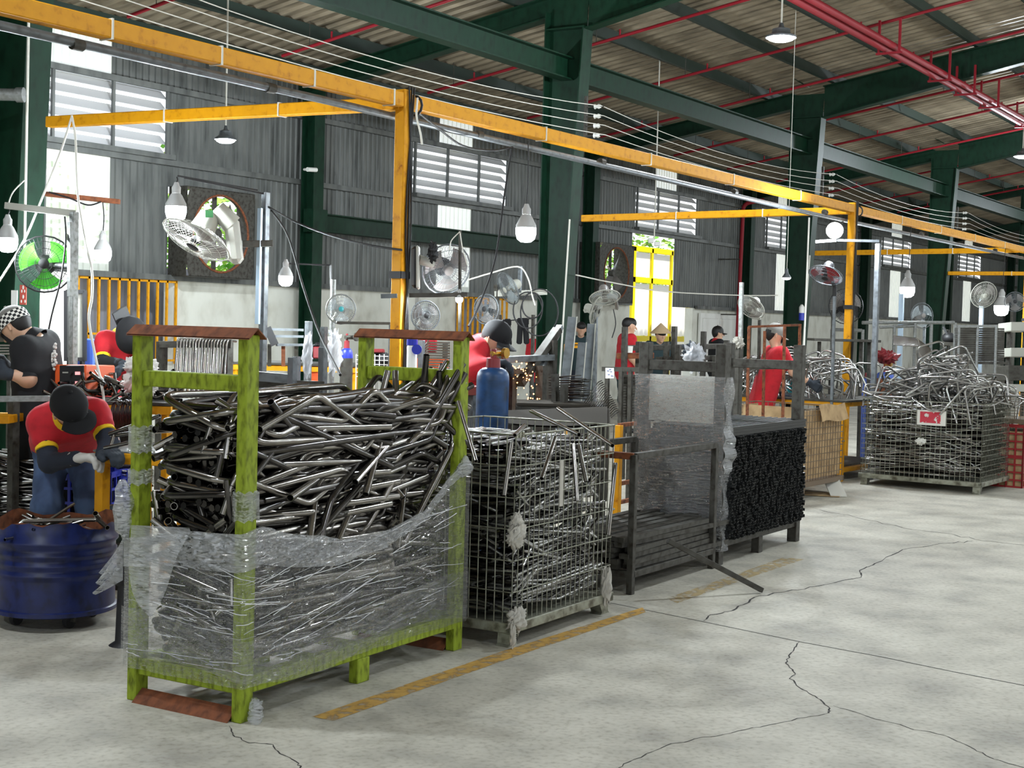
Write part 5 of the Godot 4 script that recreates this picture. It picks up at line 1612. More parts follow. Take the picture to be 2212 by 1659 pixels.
	for s in ["L", "R"]:
		if c.get("glove" + s, null) != null:
			b = MB.new()
			sdf(b, hand_bones(J["wr" + s], J["hd" + s], J["pm" + s], c.get("curl", 0.5), 1.0 if s == "L" else -1.0, 0.007) + [[J["wr" + s].lerp(J["el" + s], 0.12), J["wr" + s] + J["hd" + s].normalized() * 0.02, 0.04, 0.03]], fh * 0.75, 0.008)
			part(b, "glove", c["glove" + s], t)
	# head wear
	var hb := Basis(hr, hup, -face)
	var hx := Transform3D(hb, head + hup * 0.045 - face * 0.008)
	if c.has("hair"):
		b = MB.new()
		sdf(b, [[head + hup * (0.055 if not c.has("cap") else 0.02) - face * 0.03, head + hup * (0.06 if not c.has("cap") else 0.035) + face * (0.03 if not c.has("cap") else -0.02), (0.089 if not c.has("cap") else 0.082) * S, (0.078 if not c.has("cap") else 0.08) * S], [head + hup * 0.02 - face * 0.035, head - hup * 0.03 - face * 0.04, (0.07 if not c.has("cap") else 0.06) * S, 0.05 * S]], fh, 0.03)
		part(b, "hair", c.hair, t)
	if c.has("cap"):
		b = cap_mesh(0.097 * S)
		for k in b.v.size():
			b.v[k] = hx * (b.v[k] * Vector3(0.94, 1.02, 1.08)); b.n[k] = hb * b.n[k]
		var o := part(b, "cap", c.cap, t)
		b = visor_mesh(0.097 * S)
		for k in b.v.size(): b.v[k] = hx * (b.v[k] * Vector3(0.94, 1, 1.08)); b.n[k] = hb * b.n[k]
		part(b, "visor", c.get("visor", c.cap), o)
		b = MB.new()
		b.ball(hx * Vector3(0, 0.1 * S, 0), Vector3(0.012, 0.006, 0.012), hb, 8)
		part(b, "cap_button", c.cap, o)
		if c.has("band"):
			var bo := MB.new()
			bo.lathe([Vector2(0.099 * S, -0.036), Vector2(0.1 * S, 0.0), Vector2(0.096 * S, 0.03)], 32)
			for k in bo.v.size(): bo.v[k] = hx * (bo.v[k] * Vector3(0.95, 1.02, 1.09)); bo.n[k] = hb * bo.n[k]
			part(bo, "checked_band", c.band, o)
	if c.has("mask"):
		b = MB.new()
		sdf(b, [[head - hup * 0.005 + face * 0.062, head - hup * 0.09 + face * 0.055, 0.052 * S, 0.036 * S]], fh, 0.02)
		part(b, "mask", c.mask, t)
	return t

func stand(p: Vector3, face: Vector3, hgt := 1.68, lean := 0.0, w := 0.19) -> Dictionary:   # a relaxed upright skeleton on the floor at p
	face = face.normalized()
	var r := face.cross(Vector3.UP)
	var k := hgt / 1.68
	var J := {"face": face, "foot": face}
	var f := face * lean
	for s in ["L", "R"]:
		var g := -1.0 if s == "L" else 1.0
		J["an" + s] = p + r * g * 0.1 + Vector3(0, 0.08, 0)
		J["kn" + s] = p + r * g * 0.1 + Vector3(0, 0.48 * k, 0) + face * 0.02
		J["hip" + s] = p + r * g * 0.085 + Vector3(0, 0.9 * k, 0) - f * 0.3
		J["sh" + s] = p + r * g * w + Vector3(0, 1.38 * k, 0) + f
		J["el" + s] = J["sh" + s] + Vector3(0, -0.28 * k, 0) + r * g * 0.05 + f * 0.2
		J["wr" + s] = J["el" + s] + Vector3(0, -0.2, 0) + face * 0.14
		J["hd" + s] = Vector3(0, -0.8, 0) + face * 0.6
		J["pm" + s] = -r * g
	J["head"] = p + Vector3(0, 1.55 * k, 0) + f * 1.6 + face * 0.02
	return J

func people() -> void:
	mat("skin", C(208, 164, 136), 0.5)
	M.skin.subsurf_scatter_enabled = true; M.skin.subsurf_scatter_strength = 0.1
	var red := tex(mat("red_cloth", C(196, 26, 40), 0.85), noise(83, 0.03, [[0.0, C(205, 195, 195)], [0.5, C(245, 242, 242)], [1.0, C(255, 255, 255)]], 256, 4), Vector3(1.6, 1.6, 1.6))
	red.rim_enabled = true; red.rim = 0.3
	mat("yellow_cloth", C(240, 196, 30), 0.85)
	mat("black_cloth", C(22, 22, 25), 0.9)
	mat("navy_cloth", C(34, 40, 54), 0.85)
	mat("white_glove", C(214, 210, 204), 0.95)
	mat("dark_glove", C(46, 52, 60), 0.9)
	mat("hair", C(22, 19, 18), 0.55)
	mat("teal_cloth", C(40, 58, 62), 0.9)
	var jeans := tex(mat("denim", C(72, 92, 124), 0.9), noise(85, 0.02, [[0.0, C(110, 115, 125)], [0.4, C(180, 184, 192)], [0.65, C(240, 242, 246)], [1.0, C(255, 255, 255)]], 256, 5), Vector3(1.2, 0.7, 1.2))
	# front worker bent over the yellow bench
	var right := CB.x; var fwd := -CB.z
	fwd = Vector3(fwd.x, 0, fwd.z).normalized(); right = Vector3(right.x, 0, right.z).normalized()
	var J := {
		"shL": pd(205, 893, 7.92), "shR": pd(92, 912, 7.95), "elL": pd(236, 955, 7.82), "elR": pd(106, 1000, 7.86), "wrL": pd(222, 982, 7.7), "wrR": pd(165, 990, 7.7),
		"hipL": pd(178, 948, 8.42), "hipR": pd(112, 952, 8.45), "knL": pd(196, 1090, 8.3), "knR": pd(102, 1095, 8.25), "anL": fl(196, 1262, 0.09), "anR": fl(106, 1264, 0.09),
		"head": pd(150, 884, 7.72), "face": right * 0.72 - fwd * 0.3 + Vector3(0, -0.66, 0), "head_up": Vector3(0, 0.62, 0) - fwd * 0.72 + right * 0.3, "foot": -fwd,
		"hdL": right * 0.4 - fwd * 0.3 + Vector3(0, 0.1, 0), "pmL": Vector3(0, -1, 0), "hdR": right * 1.0 - fwd * 0.1 + Vector3(0, 0.12, 0), "pmR": Vector3(0, -1, 0)}
	J.anL = J.knL + Vector3(0, -J.knL.y + 0.09, 0) + fwd * 0.05; J.anR = J.knR + Vector3(0, -J.knR.y + 0.09, 0) + fwd * 0.05
	person("worker in red polo and black cap bent over a yellow bench with white glove", J,
		{"shirt": red, "trim": M.yellow_cloth, "arm": M.navy_cloth, "trousers": jeans, "cap": M.black_cloth, "hair": M.hair, "gloveL": M.dark_glove, "gloveR": M.white_glove, "sleeve": 0.42, "curl": 0.6, "hem": 0.0, "size": 1.06}, 0.009)
	# man in black polo at the left edge
	var band := checks()
	var fl_dir := (-right * 0.9 + fwd * 0.45).normalized()
	J = stand(Vector3.ZERO, fl_dir, 1.68, 0.06)
	var base := pd(86, 800, 9.0)
	J = stand(Vector3(base.x, 0, base.z), fl_dir, 1.68, 0.08)
	J.head = pd(34, 706, 8.98)
	J.face = fl_dir * 0.8 + Vector3(0, -0.55, 0) - fwd * 0.15
	J.shL = pd(52, 752, 8.84); J.shR = pd(100, 738, 9.12)
	J.elL = pd(60, 818, 8.8); J.wrL = pd(14, 808, 8.75); J.hdL = -right + Vector3(0, 0.25, 0) + fwd * 0.2; J.pmL = fwd
	J.elR = pd(80, 812, 9.3); J.wrR = pd(20, 795, 9.25); J.hdR = -right + Vector3(0, 0.2, 0); J.pmR = -fwd
	var p2 := person("man in black polo and checked grey cap with face mask at the left edge", J,
		{"shirt": M.black_cloth, "trim": M.black_cloth, "trousers": M.black_cloth, "cap": mat("cap_grey", C(120, 118, 112), 0.85), "band": band, "hair": M.hair, "mask": M.black_cloth, "gloveL": M.dark_glove, "gloveR": M.black_cloth, "sleeve": 0.66, "curl": 0.7}, 0.011)
	# pale print on the back of the black polo
	var pr := MB.new()
	var bc := pd(116, 765, 9.0)
	var r := RandomNumberGenerator.new()
	r.seed = 61
	for k in 26:
		var yy := -0.09 + 0.18 * r.randf()
		var ww := 0.055 * (1.0 - absf(yy) * 4.0)
		pr.ball(pd(116 + r.randf_range(-9, 8) * (0.5 + 0.5 * (1.0 - (yy + 0.09) / 0.18)), 770 - yy * 330.0, 8.93 + 0.012 * r.randf()), Vector3(0.012, 0.012, 0.01), Basis.IDENTITY, 6)
	part(pr, "back_print", M.white_glove, p2)
	# welder behind, hooded
	var fr := (right * 0.75 - fwd * 0.5).normalized()
	base = pd(262, 800, 11.0)
	J = stand(Vector3(base.x, 0, base.z), fr, 1.62, 0.1)
	J.shL = pd(300, 742, 11.0); J.shR = pd(228, 735, 10.85); J.head = pd(283, 722, 10.75)
	J.face = fr * 0.8 + Vector3(0, -0.65, 0)
	J.elR = pd(222, 782, 10.75); J.wrR = pd(262, 786, 10.55); J.hdR = right - fwd * 0.2; J.pmR = Vector3(0, -1, 0)
	J.elL = pd(308, 790, 10.8); J.wrL = pd(288, 792, 10.55); J.hdL = -right * 0.6 - fwd * 0.4; J.pmL = Vector3(0, -1, 0)
	var w := person("welder in red polo with yellow collar and black welding hood behind the bench", J,
		{"shirt": red, "trim": M.yellow_cloth, "arm": M.black_cloth, "trousers": M.navy_cloth, "gloveL": M.dark_glove, "gloveR": M.dark_glove, "sleeve": 0.5, "curl": 0.6}, 0.012)
	var hb := Basis((J.face as Vector3).normalized().cross(Vector3.UP).normalized(), Vector3.UP, -(J.face as Vector3).normalized())
	var hd := MB.new()
	sdf(hd, [[J.head + Vector3(0, 0.03, 0), J.head - Vector3(0, 0.05, 0), 0.108, 0.1], [J.head - Vector3(0, 0.02, 0), J.head + (J.face as Vector3).normalized() * 0.07, 0.1, 0.085]], 0.012, 0.05)
	part(hd, "welding_hood", M.black_cloth, w)
	hd = MB.new()
	hd.cbox(J.head + Vector3(0, 0.13, 0) - right * 0.07, Vector3(0.15, 0.13, 0.012), 0.004, Basis(Vector3.BACK, 0.5) * hb)
	part(hd, "raised_visor", M.black, w)
	# red long-sleeved man bending by the yellow post
	fr = (right * 0.95 - fwd * 0.25).normalized()
	base = pd(1016, 800, 10.0)
	J = stand(Vector3(base.x, 0, base.z), fr, 1.62, 0.12)
	J.shL = pd(1040, 745, 10.2); J.shR = pd(1030, 754, 9.85); J.head = pd(1071, 734, 9.9)
	J.face = fr * 0.8 - fwd * 0.2 + Vector3(0, -0.42, 0)
	J.elR = pd(1026, 802, 9.72); J.wrR = pd(1062, 784, 9.72); J.hdR = right + Vector3(0, 0.1, 0); J.pmR = Vector3(0, -1, 0)
	J.elL = pd(1036, 800, 10.3); J.wrL = pd(1066, 786, 10.1); J.hdL = right; J.pmL = Vector3(0, -1, 0)
	J.hipL = pd(1012, 850, 10.2); J.hipR = pd(1006, 850, 9.9)
	person("man in red long sleeves and dark cap bending beside the yellow post", J,
		{"shirt": red, "trousers": M.navy_cloth, "cap": M.black_cloth, "hair": M.hair, "gloveL": M.dark_glove, "gloveR": M.dark_glove, "sleeve": 0.95, "curl": 0.6, "size": 1.04}, 0.012)
	# red back half hidden by the middle column
	base = pd(1170, 800, 21.5)
	J = stand(Vector3(base.x, 0, base.z), (right * 0.25 + fwd), 1.6, 0.1)
	person("red shirted worker half hidden behind the middle green column", J, {"shirt": red, "trousers": M.navy_cloth, "hair": M.hair}, 0.02)
	base = pd(1252, 800, 25.0)
	J = stand(Vector3(base.x, 0, base.z), -fwd, 1.66, 0.1)
	person("dark haired worker seen between steel posts right of the middle column", J, {"shirt": M.teal_cloth, "trousers": M.navy_cloth, "hair": M.hair}, 0.02)
	base = pd(1350, 800, 21.5)
	J = stand(Vector3(base.x, 0, base.z), (right + fwd * 0.25), 1.74, 0.02)
	person("bareheaded man in red polo standing before the yellow gate", J, {"shirt": red, "trousers": M.teal_cloth, "hair": M.hair, "sleeve": 0.6}, 0.018)
	base = pd(1418, 800, 24.5)
	J = stand(Vector3(base.x, 0, base.z), -fwd + right * 0.3, 1.58, 0.08)
	var hat := person("worker in a conical straw hat before the yellow gate", J, {"shirt": M.teal_cloth, "trousers": M.teal_cloth, "hair": M.hair, "sleeve": 0.95}, 0.02)
	var cb := MB.new()
	cb.lathe([Vector2(0.185, -0.005), Vector2(0.19, 0.0), Vector2(0.09, 0.09), Vector2(0.012, 0.165), Vector2(0.0, 0.17)], 24, Transform3D(Basis(Vector3.BACK, 0.05), J.head + Vector3(0, 0.06, 0)), false)
	part(cb, "conical_hat", mat("straw", C(206, 178, 140), 0.85), hat)
	base = pd(1546, 800, 25.0)
	J = stand(Vector3(base.x, 0, base.z), (right + fwd * 0.15), 1.66, 0.0)
	person("man with dark cap and dark vest over red sleeves by the white door", J, {"shirt": M.black_cloth, "trim": red, "trousers": M.navy_cloth, "hair": M.hair, "cap": M.hair, "sleeve": 0.6}, 0.02)
	# masked woman in red reaching into the frames
	base = pd(1655, 850, 15.6)
	fr = (right * 0.95 + fwd * 0.1).normalized()
	J = stand(Vector3(base.x, 0, base.z), fr, 1.66, 0.1)
	J.head = pd(1674, 724, 15.6)
	J.face = fr + Vector3(0, -0.3, 0)
	J.elR = J.shR + Vector3(0, -0.2, 0) + fr * 0.14; J.wrR = J.elR + fr * 0.2 + Vector3(0, -0.12, 0); J.hdR = fr + Vector3(0, -0.6, 0); J.pmR = fwd
	person("worker in red shirt with grey cap and black mask reaching into bent frames", J, {"shirt": red, "trousers": M.navy_cloth, "hair": M.hair, "cap": M.cap_grey, "mask": M.black_cloth, "gloveR": M.dark_glove, "gloveL": M.dark_glove, "sleeve": 0.6, "hem": -0.25}, 0.014)

func checks() -> StandardMaterial3D:
	var im := Image.create(64, 8, false, Image.FORMAT_RGB8)
	for y in 8:
		for x in 64: im.set_pixel(x, y, C(225, 222, 214) if (x / 2 + y / 2) % 2 == 0 else C(24, 24, 26))
	var m := mat("checks", Color.WHITE, 0.8)
	m.albedo_texture = ImageTexture.create_from_image(im)
	m.texture_filter = BaseMaterial3D.TEXTURE_FILTER_NEAREST
	m.uv1_scale = Vector3(1, 15.0, 1)
	return m

# ---------- fans and bulbs
func fan(label: String, o: Vector3, dir: Vector3, R: float, guard: Material, blade: Material, hub: Material, body: Material, mount: Array = [], nb := 3, grp := "workshop fans") -> Node3D:
	var t := thing("electric_fan", label, "fan", o, 0.0, grp)
	var bs := aim(dir)
	var b := MB.new()
	var D := R * 0.34
	ring(b, bs * Vector3(0, D * 0.3, 0), bs.y, R, 0.006)
	for q in [0.3, 0.55, 0.8]: ring(b, bs * Vector3(0, D * (0.3 + 0.7 * sqrt(1.0 - q * q)), 0), bs.y, R * q, 0.002)
	for k in 44:
		var a := TAU * k / 44
		var rd := Vector3(cos(a), 0, sin(a))
		var p := PackedVector3Array(); var p2 := PackedVector3Array()
		for j in 5:
			var q := lerpf(0.14, 1.0, j / 4.0)
			p.append(bs * (rd * R * q + Vector3(0, D * (0.3 + 0.7 * sqrt(maxf(0.0, 1.0 - q * q))), 0)))
			p2.append(bs * (rd * R * q + Vector3(0, D * (0.3 - 0.85 * sqrt(maxf(0.0, 1.0 - q * q))), 0)))
		b.tube(p, 0.0014, 3, 0); b.tube(p2, 0.0014, 3, 0)
	part(b, "guard", guard, t)
	b = MB.new()
	b.lathe([Vector2(0.0, D * 0.93), Vector2(R * 0.17, D * 0.93), Vector2(R * 0.19, D * 0.97), Vector2(R * 0.17, D * 1.02), Vector2(0, D * 1.04)], 18, Transform3D(bs, Vector3.ZERO))
	part(b, "badge", hub, t)
	for k in nb:
		b = MB.new()
		var a0 := TAU * k / nb + 0.4
		b.grid(8, 6, func(u: float, v: float) -> Vector3:
			var a := a0 + (u - 0.5) * lerpf(0.7, 1.45, v)
			var rr := R * lerpf(0.16, 0.9, v) * (1.0 - 0.06 * pow(absf(u - 0.5) * 2.0, 2.0))
			return bs * Vector3(cos(a) * rr, D * 0.25 + (u - 0.5) * R * 0.22 * (1.1 - 0.5 * v), sin(a) * rr))
		part(b, "blade", blade, t)
	b = MB.new()
	b.lathe([Vector2(0.0, D * 0.1), Vector2(R * 0.14, D * 0.1), Vector2(R * 0.15, D * 0.4), Vector2(R * 0.08, D * 0.52), Vector2(0, D * 0.54)], 16, Transform3D(bs, Vector3.ZERO))
	part(b, "hub", hub, t)
	b = MB.new()
	b.lathe([Vector2(0.0, -D * 2.3), Vector2(R * 0.22, -D * 2.25), Vector2(R * 0.3, -D * 1.9), Vector2(R * 0.36, -D * 0.6), Vector2(R * 0.3, -D * 0.5), Vector2(0, -D * 0.5)], 18, Transform3D(bs, Vector3.ZERO))
	part(b, "motor_housing", body, t)
	if mount.size() > 0:
		b = MB.new()
		var pts := [bs * Vector3(0, -D * 1.2, 0)]
		for m in mount: pts.append((m as Vector3) - o)
		b.tube(V(pts), 0.022, 8, 1)
		part(b, "bracket", body, t)
	return t

func bulb(label: String, o: Vector3, r: float, hook: Vector3, e: float, cord := true) -> Node3D:   # big LED bulb, o at the middle of the glowing cup
	var t := thing("lamp_bulb", label, "lamp", o, 0.0, "hanging LED bulbs")
	var b := MB.new()
	b.lathe([Vector2(0, -r * 0.95), Vector2(r * 0.5, -r * 0.9), Vector2(r * 0.86, -r * 0.62), Vector2(r, -r * 0.1), Vector2(r, r * 0.5), Vector2(r * 0.96, r * 0.55)], 20)
	part(b, "lamp_globe", M.bulb_glow, t)
	b = MB.new()
	b.lathe([Vector2(r * 1.0, r * 0.5), Vector2(r * 0.98, r * 0.75), Vector2(r * 0.6, r * 1.5), Vector2(r * 0.42, r * 1.75)], 20)
	part(b, "heat_sink", M.bulb_grey, t)
	b = MB.new()
	b.lathe([Vector2(r * 0.42, r * 1.7), Vector2(r * 0.44, r * 2.3), Vector2(r * 0.3, r * 2.5), Vector2(r * 0.2, r * 2.8), Vector2(0, r * 2.8)], 14)
	part(b, "socket", M.bulb_grey, t)
	if cord: spline("cord", [Vector3(0, r * 2.75, 0), (Vector3(0, r * 2.75, 0) + hook - o) * 0.5 + Vector3(0.01, 0, 0), hook - o], 0.005, M.cable_black, t)
	var l := OmniLight3D.new()
	l.light_energy = e; l.light_color = Color(0.94, 0.98, 1.0)
	l.light_size = r; l.omni_range = 40.0; l.omni_attenuation = 2.0; l.shadow_enabled = true
	put(l, "lamp_light", t)
	return t

func post(called: String, label: String, cat: String, a: Vector3, b: Vector3, w: float, m: Material, grp := "") -> Node3D:
	var t := thing(called, label, cat, Vector3.ZERO, 0.0, grp)
	ebar("shaft", a, b, w, w, m, t, w * 0.06)
	return t
func drop(p: Vector3) -> Vector3: return Vector3(p.x, 0, p.z)

func cyl_bottle(called: String, label: String, p: Vector3, r: float, h: float, body: Material, shoulder: Material, valve: Material) -> Node3D:
	var t := thing(called, label, "gas cylinder", p)
	var b := MB.new()
	b.lathe([Vector2(0, 0), Vector2(r * 0.94, 0), Vector2(r, 0.02), Vector2(r, h - 0.225)], 28)
	part(b, "body", body, t)
	b = MB.new()
	b.lathe([Vector2(r, h - 0.225), Vector2(r * 0.985, h - 0.2), Vector2(r * 0.92, h - 0.178), Vector2(r * 0.78, h - 0.16), Vector2(r * 0.58, h - 0.15), Vector2(r * 0.4, h - 0.146)], 28)
	part(b, "shoulder", shoulder, t)
	b = MB.new()
	b.lathe([Vector2(r * 0.46, h - 0.15), Vector2(r * 0.42, h - 0.09), Vector2(r * 0.2, h - 0.085), Vector2(r * 0.18, h - 0.03), Vector2(0, h - 0.03)], 16)
	part(b, "neck", M.red_paint, t)
	b = MB.new()
	b.tube(V([Vector3(-0.02, h - 0.06, 0), Vector3(0.07, h - 0.06, 0.02)]), 0.017, 10)
	b.lathe([Vector2(0, -0.012), Vector2(0.034, -0.012), Vector2(0.034, 0.012), Vector2(0, 0.012)], 16, Transform3D(Basis(Vector3.RIGHT, PI / 2), Vector3(0.06, h - 0.055, 0.05)))
	part(b, "valve", valve, t)
	return t

func mid_left() -> void:
	lamp_mat("bulb_glow", Color(0.95, 0.98, 1.0), 9.0)
	mat("bulb_grey", C(168, 168, 166), 0.5)
	mat("brass", C(190, 150, 70), 0.3, 0.9)
	mat("red_paint", C(128, 34, 40), 0.45)
	mat("fan_green", C(70, 190, 40), 0.35)
	mat("fan_clear", Color(0.75, 0.8, 0.82, 0.45), 0.2).transparency = BaseMaterial3D.TRANSPARENCY_ALPHA
	mat("fan_grey", C(120, 116, 112), 0.4)
	mat("fan_red", C(150, 40, 44), 0.4)
	mat("teal_plastic", C(40, 150, 160), 0.4)
	mat("blue_plastic", C(26, 44, 168), 0.4)
	mat("orange_plastic", C(226, 92, 36), 0.45)
	mat("paper", C(235, 235, 230), 0.8)
	mat("dirty_white", C(168, 168, 158), 0.55)
	mat("bag_clear", Color(0.9, 0.91, 0.93, 0.35), 0.2).transparency = BaseMaterial3D.TRANSPARENCY_ALPHA
	var fwd := -CB.z; var right := CB.x
	# green fan and first bulb on a steel stand
	var pb := pd(160, 800, 9.4)
	var t := thing("lamp_stand", "galvanised square post with a long arm beside the green fan", "stand", Vector3.ZERO)
	ebar("shaft", drop(pb), pd(160, 458, 9.4), 0.045, 0.045, M.galvanised, t, 0.003)
	ebar("arm", pd(166, 462, 9.4), pd(12, 444, 9.5), 0.035, 0.045, M.dirty_white, t, 0.003)
	ebar("splice", pd(152, 480, 9.36), pd(152, 640, 9.36), 0.03, 0.03, M.galvanised, t)
	fan("green bladed fan with thin black guard on a steel post at the left", pd(97, 571, 9.6), (-fwd + right * 0.2).normalized(), 0.19, M.black, M.fan_green, M.black, M.black, [pd(150, 575, 9.5)])
	bulb("bulb hanging from the stand arm at the far left edge", pd(16, 525, 9.5), 0.068, pd(18, 446, 9.5), 3.0)
	t = thing("hanger_bar", "rusty brown bar jutting before the left translucent window", "bar", Vector3.ZERO)
	ebar("bar", pd(99, 419, 11.6), pd(259, 436, 11.6), 0.04, 0.04, M.rust, t, 0.003)
	spline("cable", [pd(106, 415, 11.56), pd(150, 428, 11.55), pd(190, 443, 11.55), pd(218, 436, 11.55)], 0.007, M.cable_black, t)
	bulb("bulb under the rusty bar before the left translucent window", pd(222, 550, 11.6), 0.07, pd(222, 437, 11.6), 3.0)
	# pale hoses hanging from the cross beam
	t = thing("air_hose", "long pale hose hanging from the yellow cross beam in front of the window", "hose", Vector3.ZERO)
	spline("hose", [pd(155, 250, 9.9), pd(163, 300, 9.85), pd(168, 420, 9.7), pd(184, 520, 9.5), pd(198, 580, 9.3), pd(199, 640, 9.1), pd(192, 690, 9.0), pd(206, 770, 8.9), pd(222, 845, 8.8), pd(230, 930, 8.7)], 0.009, M.cable_white, t, 6)
	t = thing("air_hose", "pale hose slanting down to the far left edge", "hose", Vector3.ZERO)
	spline("hose", [pd(155, 252, 9.9), pd(130, 330, 9.8), pd(90, 430, 9.7), pd(52, 520, 9.6), pd(0, 605, 9.5), pd(-40, 660, 9.5)], 0.008, M.cable_white, t, 6)
	t = thing("power_cable", "pale cable looping off the left column to the stand arm", "cable", Vector3.ZERO)
	spline("cable", [pd(52, 390, 9.9), pd(28, 415, 9.7), pd(18, 440, 9.5)], 0.005, M.cable_white, t)
	t = thing("power_cable", "black cable dropping from the lamp stand past the green fan", "cable", Vector3.ZERO)
	spline("cable", [pd(140, 468, 9.4), pd(142, 520, 9.35), pd(132, 600, 9.3), pd(112, 680, 9.3), pd(100, 740, 9.3)], 0.006, M.cable_black, t)
	# posters on the left column
	t = thing("notice_sheet", "white notice paper on the left green column", "paper", Vector3.ZERO)
	var b := MB.new()
	b.box(ox(31, 645, 7.762), Vector3(0.004, 0.14, 0.08))
	part(b, "sheet", M.paper, t)
	t = thing("notice_sheet", "small red notice with pale figure on the left green column", "paper", Vector3.ZERO)
	b = MB.new()
	b.box(ox(50, 637, 7.76), Vector3(0.004, 0.165, 0.085))
	part(b, "sheet", mat("poster_red", C(206, 92, 78), 0.7), t)
	b = MB.new()
	for q in [[-3, -8, 3], [3, -8, 3], [0, 4, 4], [-4, 14, 3], [4, 14, 3], [0, -16, 4]]: b.ball(ox(50 + q[0], 637 + q[1], 7.757), Vector3(0.002, 0.014, 0.01) * (q[2] / 3.0), Basis.IDENTITY, 8)
	part(b, "figure_print", M.paper, t)
	# plastered pillar and framed board behind the stand
	t = thing("wall_pillar", "stained plaster partition left of the framed board", "partition", Vector3.ZERO)
	b = MB.new()
	var pc := pd(118, 720, 12.6)
	b.cbox(Vector3(pc.x, 0.98, pc.z), Vector3(0.28, 1.95, 0.1), 0.006, Basis(Vector3.UP, -0.5))
	part(b, "panel", M.plaster, t)
	t = thing("framed_board", "tall dark framed board behind the galvanised post", "board", Vector3.ZERO)
	b = MB.new()
	for e in [[[143, 628], [143, 780]], [[183, 628], [183, 780]], [[143, 630], [183, 630]], [[143, 776], [183, 776]]]:
		b.bar(pd(e[0][0], e[0][1], 11.8), pd(e[1][0], e[1][1], 11.8), 0.03, 0.035, fwd)
	part(b, "frame", M.black, t)
	b = MB.new()
	b.box(pd(163, 703, 11.82), Vector3(0.15, 0.57, 0.01), CB)
	part(b, "pane", M.dirty_white, t)
	ebar("foot", drop(pd(150, 780, 11.8)), pd(150, 780, 11.8), 0.03, 0.03, M.black, t)
	ebar("foot", drop(pd(178, 780, 11.8)), pd(178, 780, 11.8), 0.03, 0.03, M.black, t)
	t = thing("blue_cabinet", "narrow blue cabinet side beside the framed board", "cabinet", Vector3.ZERO)
	b = MB.new()
	var bc := pd(186, 760, 12.0)
	b.cbox(Vector3(bc.x, 0.69, bc.z), Vector3(0.1, 1.38, 0.3), 0.01)
	part(b, "body", mat("cabinet_blue", C(70, 100, 190), 0.5), t)
	# welding machine on a trolley
	t = thing("welding_machine", "orange and black welding machine with knobs and red display", "machine", Vector3.ZERO)
	var wb := CB * Basis(Vector3.UP, -0.25)
	var wc := pd(180, 822, 9.1)
	b = MB.new()
	b.cbox(wc, Vector3(0.25, 0.2, 0.36), 0.008, wb); part(b, "case", M.orange_plastic, t)
	b = MB.new()
	b.cbox(wc + wb * Vector3(0.03, 0, 0.183), Vector3(0.17, 0.19, 0.012), 0.004, wb); var pn := part(b, "control_panel", M.black, t)
	for k in 2:
		b = MB.new()
		b.lathe([Vector2(0, 0), Vector2(0.013, 0), Vector2(0.011, 0.018), Vector2(0, 0.018)], 12, Transform3D(wb * Basis(Vector3.RIGHT, PI / 2), wc + wb * Vector3(0.03, 0.045 - k * 0.06, 0.19)))
		part(b, "knob", M.rubber, pn)
		b = MB.new()
		b.box(wc + wb * Vector3(0.075, 0.045 - k * 0.06, 0.19), Vector3(0.035, 0.02, 0.004), wb)
		part(b, "display", lamp_mat("display_red_%d" % k, Color(1.0, 0.12, 0.1), 0.7), pn)
	b = MB.new()
	for q in [[-0.012, 0.05], [-0.02, -0.012], [-0.01, -0.04]]: b.box(wc + wb * Vector3(q[0], q[1], 0.1895), Vector3(0.04, 0.008, 0.001), wb)
	part(b, "lettering", M.dirty_white, pn)
	b = MB.new()
	b.cbox(wc - wb.y * 0.13, Vector3(0.34, 0.03, 0.44), 0.004, wb); part(b, "trolley_shelf", M.dark_steel, t)
	for s in [[-0.15, 0.2], [0.15, 0.2], [-0.15, -0.2], [0.15, -0.2]]:
		var q: Vector3 = wc - wb.y * 0.13 + wb * Vector3(s[0], 0, s[1])
		ebar("trolley_leg", q, drop(q), 0.03, 0.03, M.dark_steel, t)
	# bench of tangled parts behind the front worker
	t = thing("work_bench", "steel bench with yellow edge piled with bent parts behind the lime rack post", "bench", Vector3.ZERO)
	bench(t, pd(262, 862, 9.0), 0.75, 0.5, 0.05, M.yellow, M.dark_steel)
	pile_on("bent_part", pd(262, 835, 9.0), Vector3(0.33, 0.07, 0.2), 46, "bent steel part tangled on the bench beside the welding machine", "parts on the left bench", 71, 0.011)
	t = thing("cloth_bundle", "crumpled white cloth sack beside the lime rack post", "cloth", Vector3.ZERO)
	rag(t, "sack", pd(304, 792, 8.6), Vector3(0.10, 0.06, 0.08), M.white_glove, 15, 0.05)
	rag(t, "sack", pd(306, 826, 8.6), Vector3(0.11, 0.07, 0.08), M.white_glove, 16, 0.05)
	# blue crates
	t = thing("plastic_crate", "blue plastic crate under the bench edge left of the lime rack", "crate", pd(238, 1075, 8.6) * Vector3(1, 0, 1), 0.5)
	crate(t, 0.42, 0.34, 0.62, M.blue_plastic, M.void)
	t = thing("plastic_crate", "blue plastic crate of rods seen behind the lime rack near post", "crate", Vector3(0, 0.64, 0) + pd(246, 960, 8.7) * Vector3(1, 0, 1), 0.5)
	crate(t, 0.42, 0.34, 0.24, M.blue_plastic, M.void)
	for k in 14:
		var o := thing("thin_rod", "thin dark rod standing in the blue crate beside the front worker", "rod", Vector3.ZERO, 0.0, "rods in the blue crate")
		var x := 238 + k * 3.4
		spline("rod", [pd(x + 6, 962, 8.6), pd(x + 2, 905, 8.55), pd(x + 5, 874 - (k % 3) * 4, 8.55), pd(x + 14, 868 + (k % 2) * 8, 8.5)], 0.005, M.tube_dark, o)
	# front yellow bench
	t = thing("work_bench", "yellow legged bench where the front worker welds", "bench", Vector3.ZERO)
	var c0 := pd(222, 988, 7.75)
